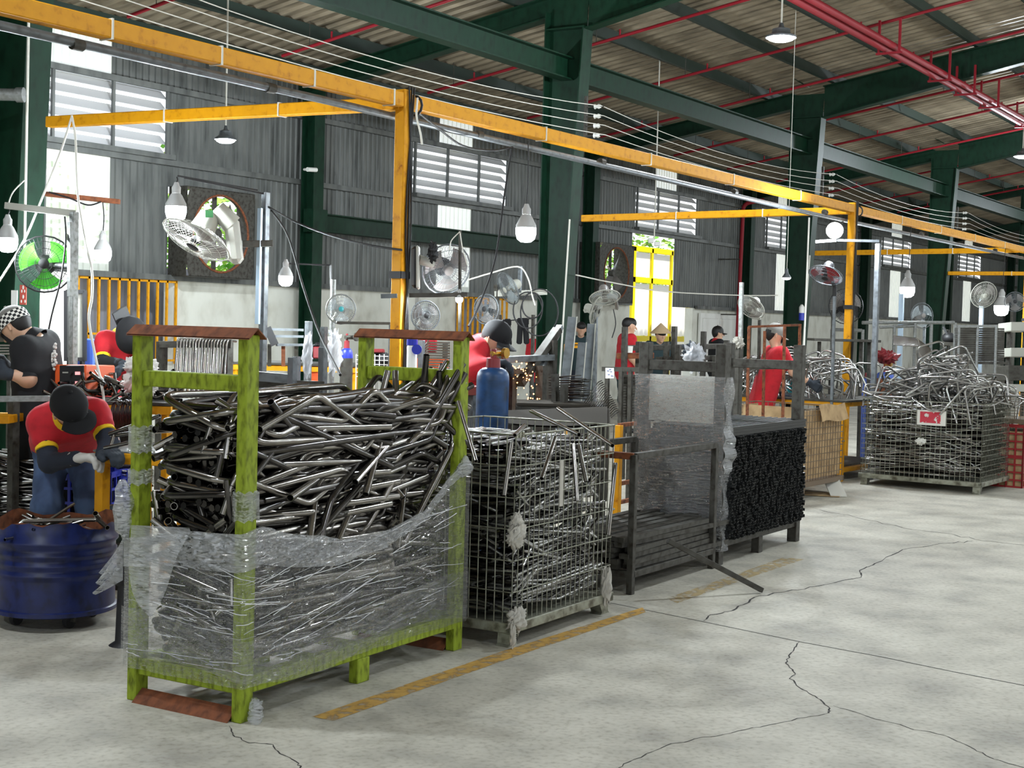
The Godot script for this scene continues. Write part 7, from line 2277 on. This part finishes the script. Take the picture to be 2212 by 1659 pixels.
	for k in 2:
		var o := thing("trousers", ["narrow black trousers drying on the line", "wide black trousers drying on the line beside the column"][k], "trousers", Vector3.ZERO, 0.0, "drying trousers")
		var x0: float = [1088, 1116][k]; var x1: float = [1105, 1143][k]
		for s in 2:
			b = MB.new()
			b.cbox(pd(lerpf(x0, x1, 0.26 + 0.48 * s), 720 - k * 3, 15.0), Vector3((x1 - x0) * 0.46 * 15.0 / F, 0.26, 0.05), 0.015, CB * Basis(Vector3.BACK, (s - 0.5) * 0.12))
			part(b, "leg", M.black_cloth, o)
		b = MB.new()
		b.cbox(pd((x0 + x1) * 0.5, 697 - k * 2, 15.0), Vector3((x1 - x0) * 0.96 * 15.0 / F, 0.08, 0.055), 0.015, CB)
		part(b, "waist", M.black_cloth, o)
	# fans around the middle column
	t = thing("fan_pole", "steel arm with loops of cable left of the middle column", "pole", Vector3.ZERO)
	ebar("arm", pd(1068, 635, 13.4), pd(1182, 631, 13.4), 0.04, 0.05, M.dirty_white, t)
	ebar("shaft", drop(pd(1076, 800, 13.4)), pd(1073, 615, 13.4), 0.04, 0.04, M.dark_steel, t)
	ebar("shaft", pd(1122, 632, 13.38), pd(1124, 575, 13.38), 0.03, 0.03, M.grey_steel, t)
	for q in [[1140, 670, 0.17], [1165, 675, 0.22], [1150, 660, 0.12]]:
		b = MB.new()
		ring(b, pd(q[0], q[1], 13.3), -fwd, q[2], 0.007, 0.8, 28)
		part(b, "cable_loop", M.cable_black, t)
	spline("cable", [pd(1010, 605, 13.3), pd(1060, 590, 13.3), pd(1118, 576, 13.3), pd(1140, 600, 13.3), pd(1150, 640, 13.3), pd(1156, 660, 13.3)], 0.008, M.cable_white, t)
	fan("grey caged fan left of the middle column facing away", pd(1100, 622, 13.3), (-right * 0.55 - fwd * 0.35 + Vector3(0, -0.3, 0)).normalized(), 0.16, M.grey_steel, M.fan_clear, M.dirty_white, M.dirty_white, [pd(1078, 630, 13.4)])
	fan("dark fan low beside the barred window near the red man", pd(1052, 668, 12.4), (-right * 0.4 - fwd * 0.6).normalized(), 0.13, M.grey_steel, M.fan_grey, M.black, M.black, [pd(1060, 700, 12.5)])
	post("steel_upright", "thin post carrying the dark fan near the red man", "post", drop(pd(1060, 800, 12.5)), pd(1060, 695, 12.5), 0.03, M.dark_steel)
	fan("white fan tilted flat before the second exhaust fan", pd(1306, 640, 15.5), (Vector3(0, -0.85, 0) - fwd * 0.45 + right * 0.1).normalized(), 0.17, M.dirty_white, M.fan_clear, M.fan_grey, M.fan_grey, [pd(1330, 645, 15.7), pd(1333, 666, 16.0)])
	fan("white fan on a crossarm right of the middle column", pd(1285, 670, 16.0), (right * 0.8 + Vector3(0, -0.3, 0) - fwd * 0.3).normalized(), 0.16, M.dirty_white, M.fan_grey, M.black, M.dirty_white, [pd(1262, 672, 16.0)])
	t = thing("fan_pole", "pale pole and crossarm right of the middle column", "pole", Vector3.ZERO)
	ebar("shaft", drop(pd(1287, 800, 16.0)), pd(1288, 650, 16.0), 0.035, 0.035, M.grey_steel, t)
	ebar("arm", pd(1262, 673, 16.0), pd(1336, 666, 16.0), 0.03, 0.03, M.dirty_white, t)
	spline("cable", [pd(1325, 668, 15.9), pd(1330, 700, 15.9), pd(1322, 730, 15.9)], 0.006, M.cable_black, t)
	fan("grey fan behind the near yellow post", pd(918, 682, 11.4), (-fwd + right * 0.4).normalized(), 0.12, M.grey_steel, M.fan_grey, M.black, M.dirty_white, [pd(905, 700, 11.5)])
	post("steel_upright", "upright behind the near yellow post carrying the grey fan", "post", drop(pd(904, 800, 11.5)), pd(903, 640, 11.5), 0.035, M.dark_steel)
	# rack of dark bars and cluttered benches before the gate
	t = thing("bar_rack", "open rack of stacked dark flat bars left of the film wrapped rack", "rack", Vector3.ZERO)
	for x in [1312, 1342, 1362, 1384, 1402]: ebar("upright", drop(pd(x, 900, 13.0)), pd(x, 795, 13.0), 0.035, 0.035, M.dark_steel, t)
	ebar("top_rail", pd(1300, 797, 13.0), pd(1410, 799, 13.0), 0.04, 0.04, M.dark_steel, t)
	for k in 16:
		var o := thing("flat_bar", "dark flat bar stacked in the open rack left of the film wrapped rack", "bar", Vector3.ZERO, 0.0, "flat bars in the open rack")
		ebar("bar", pd(1345, 812 + k * 6, 13.2), pd(1412, 812 + k * 6, 13.2), 0.08, 0.022, M.dark_steel, o)
	t = thing("notice_sheet", "white paper with a coloured sketch hung on the bar rack", "paper", Vector3.ZERO)
	b = MB.new()
	b.box(pd(1317, 806, 12.975), Vector3(0.078, 0.096, 0.004), CB); part(b, "sheet", M.paper, t)
	b = MB.new()
	for q in [[-4, -5], [3, -3], [-2, 3], [5, 6], [1, -8]]: b.ball(pd(1317 + q[0], 806 + q[1], 12.965), Vector3(0.012, 0.005, 0.001), CB, 8)
	part(b, "sketch", mat("ink", C(120, 130, 170), 0.8), t)
	t = thing("machine_table", "low machine table with rusty brown top rail before the yellow gate", "table", Vector3.ZERO)
	ebar("top_rail", pd(1332, 769, 15.0), pd(1412, 768, 15.0), 0.1, 0.06, M.rust, t, 0.004)
	ebar("back_rail", pd(1344, 752, 15.4), pd(1560, 748, 16.0), 0.06, 0.06, M.dark_steel, t, 0.004)
	ebar("back_rail", pd(1420, 776, 15.4), pd(1560, 772, 16.0), 0.06, 0.05, M.dark_steel, t, 0.004)
	for q in [[1350, 706, 14.9], [1380, 738, 15.2], [1440, 738, 15.4], [1457, 705, 15.5], [1466, 745, 15.4], [1520, 716, 15.6], [1570, 735, 15.8], [1545, 770, 15.7]]: ebar("upright", drop(pd(q[0], 800, q[2])), pd(q[0], q[1], q[2]), 0.05, 0.05, M.dark_steel, t)
	t = thing("cup", "small white cup on the machine table", "cup", pd(1360, 762, 14.95))
	b = MB.new()
	b.lathe([Vector2(0, 0), Vector2(0.03, 0), Vector2(0.036, 0.07), Vector2(0.032, 0.07), Vector2(0.027, 0.005), Vector2(0, 0.005)], 14); part(b, "shell", M.white_plastic, t)
	t = thing("sack_bundle", "crumpled grey and white plastic sack on the film wrapped rack rail", "sack", Vector3.ZERO)
	rag(t, "sack", pd(1500, 772, 10.9), Vector3(0.07, 0.09, 0.07), M.bag_clear, 45, 0.07)
	rag(t, "dark_fold", pd(1492, 760, 10.95), Vector3(0.05, 0.06, 0.05), M.dark_glove, 46, 0.06)
	# yellow stool table
	t = thing("small_table", "small yellow topped table right of the middle column", "table", Vector3.ZERO)
	bench(t, pd(1248, 740, 17.0), 0.28, 0.2, 0.03, M.yellow, M.yellow)
	# bright floodlights over the gate
	t = thing("flood_light", "pair of small floodlights hanging over the yellow gate", "lamp", Vector3.ZERO)
	for x in [1406, 1420]:
		b = MB.new()
		b.cbox(pd(x, 520 + (x - 1406) * 0.5, 24.0), Vector3(0.1, 0.08, 0.06), 0.01, CB); part(b, "head", M.white_plastic, t)
	var fp := pd(1413, 518, 24.0)
	epipe("hanging_rod", [fp, Vector3(fp.x, roof_y(fp.z) + 0.28, fp.z)], 0.012, M.cable_white, t, 5)
	# long pale wire past the gate
	t = thing("power_cable", "long pale cable strung across before the yellow gate", "cable", Vector3.ZERO)
	spline("cable", [pd(1244, 594, 19.5), pd(1330, 612, 20.5), pd(1440, 630, 22.0), pd(1600, 638, 24.0), pd(1680, 638, 25.0)], 0.01, M.cable_white, t)

func mid_right() -> void:
	var fwd := -CB.z; var right := CB.x
	var b: MB
	# rusty thin rack in front of the masked worker
	var t := thing("thin_rack", "thin rusty rod rack standing before the masked red worker", "rack", Vector3.ZERO)
	for q in [[1618, 706, 12.6], [1652, 715, 13.2], [1695, 705, 12.8], [1728, 700, 13.0]]: ebar("upright", drop(pd(q[0], 860, q[2])), pd(q[0], q[1], q[2]), 0.022, 0.022, M.rust, t)
	ebar("top_bar", pd(1618, 706, 12.6), pd(1728, 702, 13.0), 0.02, 0.02, M.rust, t)
	ebar("rail", pd(1574, 793, 12.7), pd(1745, 790, 13.0), 0.05, 0.05, M.dark_steel, t)
	t = thing("concrete_post", "rough square post with worn top left of the masked worker", "post", Vector3.ZERO)
	ebar("shaft", drop(pd(1601, 850, 12.0)), pd(1602, 610, 12.0), 0.03, 0.03, M.galvanised, t)
	ebar("sleeve", drop(pd(1592, 850, 12.0)), pd(1594, 735, 12.0), 0.08, 0.08, M.dark_steel, t, 0.01)
	rag(t, "rough_top", pd(1594, 742, 11.98), Vector3(0.045, 0.05, 0.045), M.dirty_cloth, 51, 0.02)
	fan("white dusty fan behind the rough square post", pd(1624, 662, 15.5), (-right * 0.5 + Vector3(0, -0.6, 0) - fwd * 0.5).normalized(), 0.16, M.dirty_white, M.fan_grey, M.fan_grey, M.dirty_white, [pd(1640, 690, 15.6)])
	post("steel_upright", "thin post under the white dusty fan", "post", drop(pd(1642, 800, 15.6)), pd(1641, 685, 15.6), 0.03, M.dark_steel)
	# gas cylinders
	cyl_bottle("gas_cylinder", "teal topped cylinder behind the masked worker", drop(pd(1708, 800, 17.0)), 0.11, 1.36, M.teal_plastic, M.teal_plastic, M.brass)
	t = cyl_bottle("gas_cylinder", "brown cylinder with steel blue shoulder draped in red cloth", drop(pd(1911, 830, 17.6)), 0.11, 1.28, M.rust, M.cabinet_blue, M.brass)
	rag(t, "red_cloth", Vector3(0.03, 1.32, 0), Vector3(0.13, 0.07, 0.12), M.red_paint, 53, 0.07)
	cyl_bottle("gas_cylinder", "blue cylinder just left of the draped cylinder", drop(pd(1876, 830, 17.8)), 0.11, 1.2, M.cabinet_blue, M.cabinet_blue, M.brass)
	# flood light post
	t = thing("lamp_stand", "stained square post with long arm under the bright floodlight", "stand", Vector3.ZERO)
	ebar("shaft", drop(pd(1888, 830, 15.6)), pd(1897, 526, 15.6), 0.055, 0.055, M.grey_steel, t, 0.004)
	ebar("arm", pd(1899, 521, 15.62), pd(1808, 519, 15.62), 0.03, 0.03, M.grey_steel, t, 0.003)
	t = thing("tube_lamp", "short white fluorescent tube left of the floodlight", "lamp", Vector3.ZERO)
	epipe("lamp_tube", [pd(1762, 522, 15.6), pd(1806, 519, 15.6)], 0.016, M.bulb_glow, t, 8)
	t = thing("flood_lamp", "very bright round floodlight before the second yellow post", "lamp", pd(1803, 498, 15.5))
	var bs := aim((-fwd - right * 0.25 + Vector3(0, -0.35, 0)).normalized())
	b = MB.new()
	b.lathe([Vector2(0, -0.03), Vector2(0.06, -0.12), Vector2(0.085, -0.02), Vector2(0.095, 0.0), Vector2(0.085, 0.004)], 20, Transform3D(bs, Vector3.ZERO)); part(b, "housing", M.dark_steel, t)
	b = MB.new()
	b.lathe([Vector2(0.088, 0.003), Vector2(0.05, 0.012), Vector2(0, 0.014)], 20, Transform3D(bs, Vector3.ZERO)); part(b, "lamp_lens", lamp_mat("flood_glow", Color(0.9, 0.95, 1.0), 30.0), t)
	ebar("bracket", bs * Vector3(0, -0.1, 0), pd(1822, 478, 15.55) - t.position, 0.02, 0.02, M.dark_steel, t)
	var l := OmniLight3D.new()
	l.light_energy = 4.0; l.light_color = Color(0.92, 0.96, 1.0); l.light_size = 0.08; l.omni_range = 40.0; l.omni_attenuation = 2.0; l.shadow_enabled = true
	put(l, "lamp_light", t)
	l.position = bs * Vector3(0, 0.1, 0)
	fan("dark red bladed fan tilted down below the floodlight", pd(1785, 592, 15.2), (Vector3(0, -0.8, 0) - right * 0.3 - fwd * 0.4).normalized(), 0.185, M.grey_steel, M.fan_red, M.black, M.black, [pd(1803, 620, 15.3), pd(1803, 640, 15.3)])
	post("fan_pole", "slim pole under the dark red fan", "pole", drop(pd(1800, 830, 15.3)), pd(1803, 635, 15.3), 0.03, M.grey_steel)
	fan("black caged fan behind the second yellow post", pd(1826, 662, 18.5), (-fwd + right * 0.1).normalized(), 0.23, M.black, M.fan_grey, M.black, M.black, [pd(1800, 680, 18.6)])
	post("fan_pole", "pole under the black caged fan", "pole", drop(pd(1800, 830, 18.6)), pd(1800, 660, 18.6), 0.04, M.dark_steel)
	for q in [["bulb hanging bright between the third columns", 1960, 628, 0.1, 1968, 490, 4.5], ["bulb hanging near the right edge by a caged fan", 2163, 668, 0.12, 2172, 536, 4.5]]:
		var hk := oz(q[4], q[5], -6.07)
		bulb(q[0], pd(q[1], q[2], (hk - EYE).dot(-CB.z)), q[3], hk, q[6])
	t = thing("cone_lamp", "small cone shaded lamp left of the third green column", "lamp", pd(1699, 600, 22.0))
	b = MB.new()
	b.lathe([Vector2(0.075, 0.0), Vector2(0.03, 0.07), Vector2(0.02, 0.14), Vector2(0, 0.14)], 16); part(b, "lamp_shade", M.grey_steel, t)
	b = MB.new()
	b.ball(Vector3(0, -0.005, 0), Vector3(0.068, 0.03, 0.068)); part(b, "lamp_globe", M.bulb_glow, t)
	epipe("hanging_rod", [Vector3(0, 0.14, 0), Vector3(0, roof_y(t.position.z) + 0.28 - t.position.y, 0)], 0.006, M.cable_white, t, 5)
	fan("grey fan by the barred window before the fourth column", pd(1990, 682, 22.0), (-fwd * 0.9 + right * 0.3).normalized(), 0.2, M.grey_steel, M.fan_clear, M.fan_grey, M.fan_grey, [pd(1996, 705, 22.1)])
	post("fan_pole", "pole under the grey fan before the fourth column", "pole", drop(pd(1998, 800, 22.1)), pd(1997, 700, 22.1), 0.04, M.grey_steel)
	fan("pale fan on a pale blue pole near the right edge", pd(2124, 636, 20.0), (-fwd * 0.8 + right * 0.1 + Vector3(0, -0.3, 0)).normalized(), 0.19, M.dirty_white, M.fan_grey, M.dirty_white, M.dirty_white, [pd(2120, 650, 20.1)])
	post("fan_pole", "pale blue pole under the pale fan near the right edge", "pole", drop(pd(2117, 800, 20.1)), pd(2121, 645, 20.1), 0.055, M.pale_blue_steel)
	post("fan_pole", "pale blue pole under the bright bulb between the third columns", "pole", drop(pd(1943, 800, 19.2)), pd(1948, 635, 19.2), 0.06, M.pale_blue_steel)
	fan("small dark fan at the right edge beside the bulb", pd(2192, 652, 23.0), (-fwd * 0.8 - right * 0.2).normalized(), 0.16, M.grey_steel, M.fan_grey, M.black, M.fan_grey, [pd(2186, 662, 23.1)])
	post("fan_pole", "pole under the small dark fan at the right edge", "pole", drop(pd(2185, 800, 23.1)), pd(2186, 660, 23.1), 0.04, M.dark_steel)
	# galvanised pipe racks behind the heaps
	t = thing("pipe_rack", "galvanised pipe rack standing behind the heaped frames", "rack", Vector3.ZERO)
	for q in [[1795, 712], [1862, 712], [1930, 702], [1975, 697], [2010, 700], [2062, 697]]: epipe("upright", [drop(pd(q[0], 830, 18.8)), pd(q[0] + 2, q[1], 18.8)], 0.022, M.galvanised, t, 8)
	for q in [[1795, 712, 1862, 714], [1862, 697, 2062, 697], [1900, 707, 1976, 704]]: epipe("rail", [pd(q[0], q[1], 18.8), pd(q[2], q[3], 18.8)], 0.022, M.galvanised, t, 8)
	t = thing("bench_shelf", "dark flat shelf board beside the second yellow post", "shelf", Vector3.ZERO)
	b = MB.new()
	b.cbox(pd(1822, 735, 17.2), Vector3(0.8, 0.03, 0.45), 0.004, Basis(Vector3(right.x, 0, right.z).normalized(), Vector3.UP, Vector3(right.x, 0, right.z).normalized().cross(Vector3.UP))); part(b, "board", M.dark_steel, t)
	for x in [1770, 1800, 1860, 1878]: ebar("leg", drop(pd(x, 830, 17.2)), pd(x, 738, 17.2), 0.035, 0.035, M.dark_steel, t)
	# stack of flat tubes in a thin rack
	t = thing("pipe_rack", "thin pale rack holding a stack of long grey flats near the right edge", "rack", Vector3.ZERO)
	for x in [2070, 2110, 2150]: epipe("upright", [drop(pd(x, 830, 17.5)), pd(x + 2, 702, 17.5)], 0.018, M.galvanised, t, 8)
	ebar("top_rail", pd(2068, 705, 17.5), pd(2154, 704, 17.5), 0.03, 0.03, M.galvanised, t)
	ebar("shelf_rail", pd(2066, 783, 17.7), pd(2168, 784, 17.7), 0.3, 0.03, M.dark_steel, t)
	for k in 15:
		var o := thing("flat_bar", "long grey flat in the thin pale rack near the right edge", "bar", Vector3.ZERO, 0.0, "grey flats near the right edge")
		ebar("bar", pd(2066, 710 + k * 4.8, 17.7), pd(2166, 711 + k * 4.8, 17.7), 0.12, 0.024, M.dark_steel, o)
	# hanging hooked tubes behind
	for k in 16:
		var o := thing("hooked_tube", "hooked tube draped over the galvanised rack behind the heaps", "tube", Vector3.ZERO, 0.0, "hooked tubes on the galvanised rack")
		epipe("tube", Array(fillet([pd(1930, 726 + k * 1.2, 18.6), pd(1985 + k * 1.6, 732 + k * 1.2, 18.5), pd(1988 + k * 1.5, 800, 18.4)], 0.06)), 0.012, M.tube_steel, o, 6, 2)
	for k in 14:
		var o := thing("hooked_tube", "hooked tube standing in the row before the third column", "tube", Vector3.ZERO, 0.0, "hooked tubes before the third column")
		epipe("tube", Array(fillet([pd(1718 + k * 5.4, 800, 16.8), pd(1722 + k * 5.4, 772, 16.8), pd(1732 + k * 5.4, 772 + (k % 3), 16.8), pd(1738 + k * 5.4, 800, 16.8)], 0.03)), 0.011, M.tube_steel, o, 6, 2)
	t = thing("tube_trough", "dark trough stand holding the row of hooked tubes before the third column", "stand", Vector3.ZERO)
	ebar("trough", pd(1712, 803, 16.8), pd(1802, 803, 16.8), 0.2, 0.06, M.dark_steel, t)
	for x in [1718, 1796]: ebar("leg", drop(pd(x, 830, 16.8)), pd(x, 806, 16.8), 0.05, 0.05, M.dark_steel, t)
	# machine at the fourth column
	t = thing("drill_press", "dark drill press by the fourth green column", "machine", Vector3.ZERO)
	ebar("column", drop(pd(2046, 830, 20.0)), pd(2044, 712, 20.0), 0.08, 0.08, M.dark_steel, t)
	b = MB.new()
	b.ball(pd(2050, 730, 19.9), Vector3(0.1, 0.08, 0.1), CB, 12); part(b, "head", M.black, t)
	ebar("lever", pd(2038, 706, 19.9), pd(2048, 726, 19.85), 0.025, 0.025, M.black, t)
	ebar("bed", pd(2035, 742, 19.9), pd(2066, 744, 19.9), 0.2, 0.05, M.dark_steel, t)
	# pale benches and sheets at the right edge
	t = thing("sheet_rack", "rack of pale steel sheets and a dark machine bed at the right edge", "rack", Vector3.ZERO)
	for q in [[2197, 707, 0.12], [2197, 762, 0.12], [2192, 806, 0.2], [2197, 838, 0.1]]:
		b = MB.new()
		b.cbox(pd(q[0], q[1], 19.0), Vector3(0.34, q[2], 0.5), 0.008, CB); part(b, "slab", M.dark_steel if q[1] == 806 else M.dirty_white, t)
	for x in [2180, 2215]: ebar("leg", drop(pd(x, 707, 19.05)), pd(x, 707, 19.05), 0.05, 0.05, M.dark_steel, t)
	post("steel_upright", "thin pale pole standing before the third green column", "post", drop(pd(1734, 800, 20.5)), pd(1748, 470, 21.0), 0.02, M.cable_white)
	t = thing("hung_bottle", "small blue and white bottle hung on the third green column", "bottle", pd(1731, 692, 26.85))
	b = MB.new()
	b.lathe([Vector2(0, 0), Vector2(0.05, 0), Vector2(0.05, 0.14), Vector2(0, 0.14)], 12); part(b, "base_half", M.blue_plastic, t)
	b = MB.new()
	b.lathe([Vector2(0.05, 0.14), Vector2(0.05, 0.25), Vector2(0.02, 0.3), Vector2(0, 0.3)], 12); part(b, "top_half", M.white_plastic, t)

func outside() -> void:
	# trees and a neighbouring shed behind the wall
	var leaf := mat("leaf", C(120, 160, 60), 0.7)
	leaf.backlight_enabled = true; leaf.backlight = Color(0.5, 0.55, 0.15)
	leaf.vertex_color_use_as_albedo = true
	var g := RandomNumberGenerator.new()
	g.seed = 91
	var n := 0
	for q in [[21.5, -22.5, 1.9], [26.0, -24.0, 2.0], [18.0, -24.0, 2.0], [38.2, -23.0, 1.9], [43.0, -24.0, 2.3], [48.0, -25.0, 2.2]]:
		var t := thing("tree", "leafy green tree outside the hall wall, %s" % ["behind the left exhaust fan", "right of the left exhaust fan", "behind the left window", "behind the second exhaust fan", "behind the yellow gate", "beyond the yellow gate"][n], "tree", Vector3(q[0], -0.2, q[1]), 0.0, "trees outside")
		n += 1
		epipe("trunk", [Vector3.ZERO, Vector3(0.1, 1.2, 0), Vector3(0, 2.6, 0.05)], 0.12, M.rust, t, 8)
		var b := MB.new()
		b.colored = true
		for k in 1500:
			var d := Vector3(g.randfn(), g.randfn(), g.randfn()).normalized() * pow(g.randf(), 0.4)
			var o := Vector3(0, 3.1, 0) + d * Vector3(q[2], 2.4, q[2] * 0.8)
			var bs := Basis(Vector3.UP, g.randf() * TAU) * Basis(Vector3.RIGHT, g.randf_range(-1.2, 1.2))
			var s := g.randf_range(0.07, 0.15)
			b.col = Color(g.randf_range(0.5, 1.0), g.randf_range(0.7, 1.0), g.randf_range(0.5, 0.9))
			b.quad(o + bs * Vector3(-s, 0, 0), o + bs * Vector3(0, -s * 0.5, 0), o + bs * Vector3(s, 0, 0), o + bs * Vector3(0, s * 0.5, 0))
		part(b, "foliage", leaf, t)

func _ready() -> void:
	rng.seed = 7
	stage()
	materials()
	shell()
	frames()
	lime_rack()
	cages()
	dark_racks()
	drum()
	people()
	mid_left()
	mid_center()
	mid_right()
	outside()
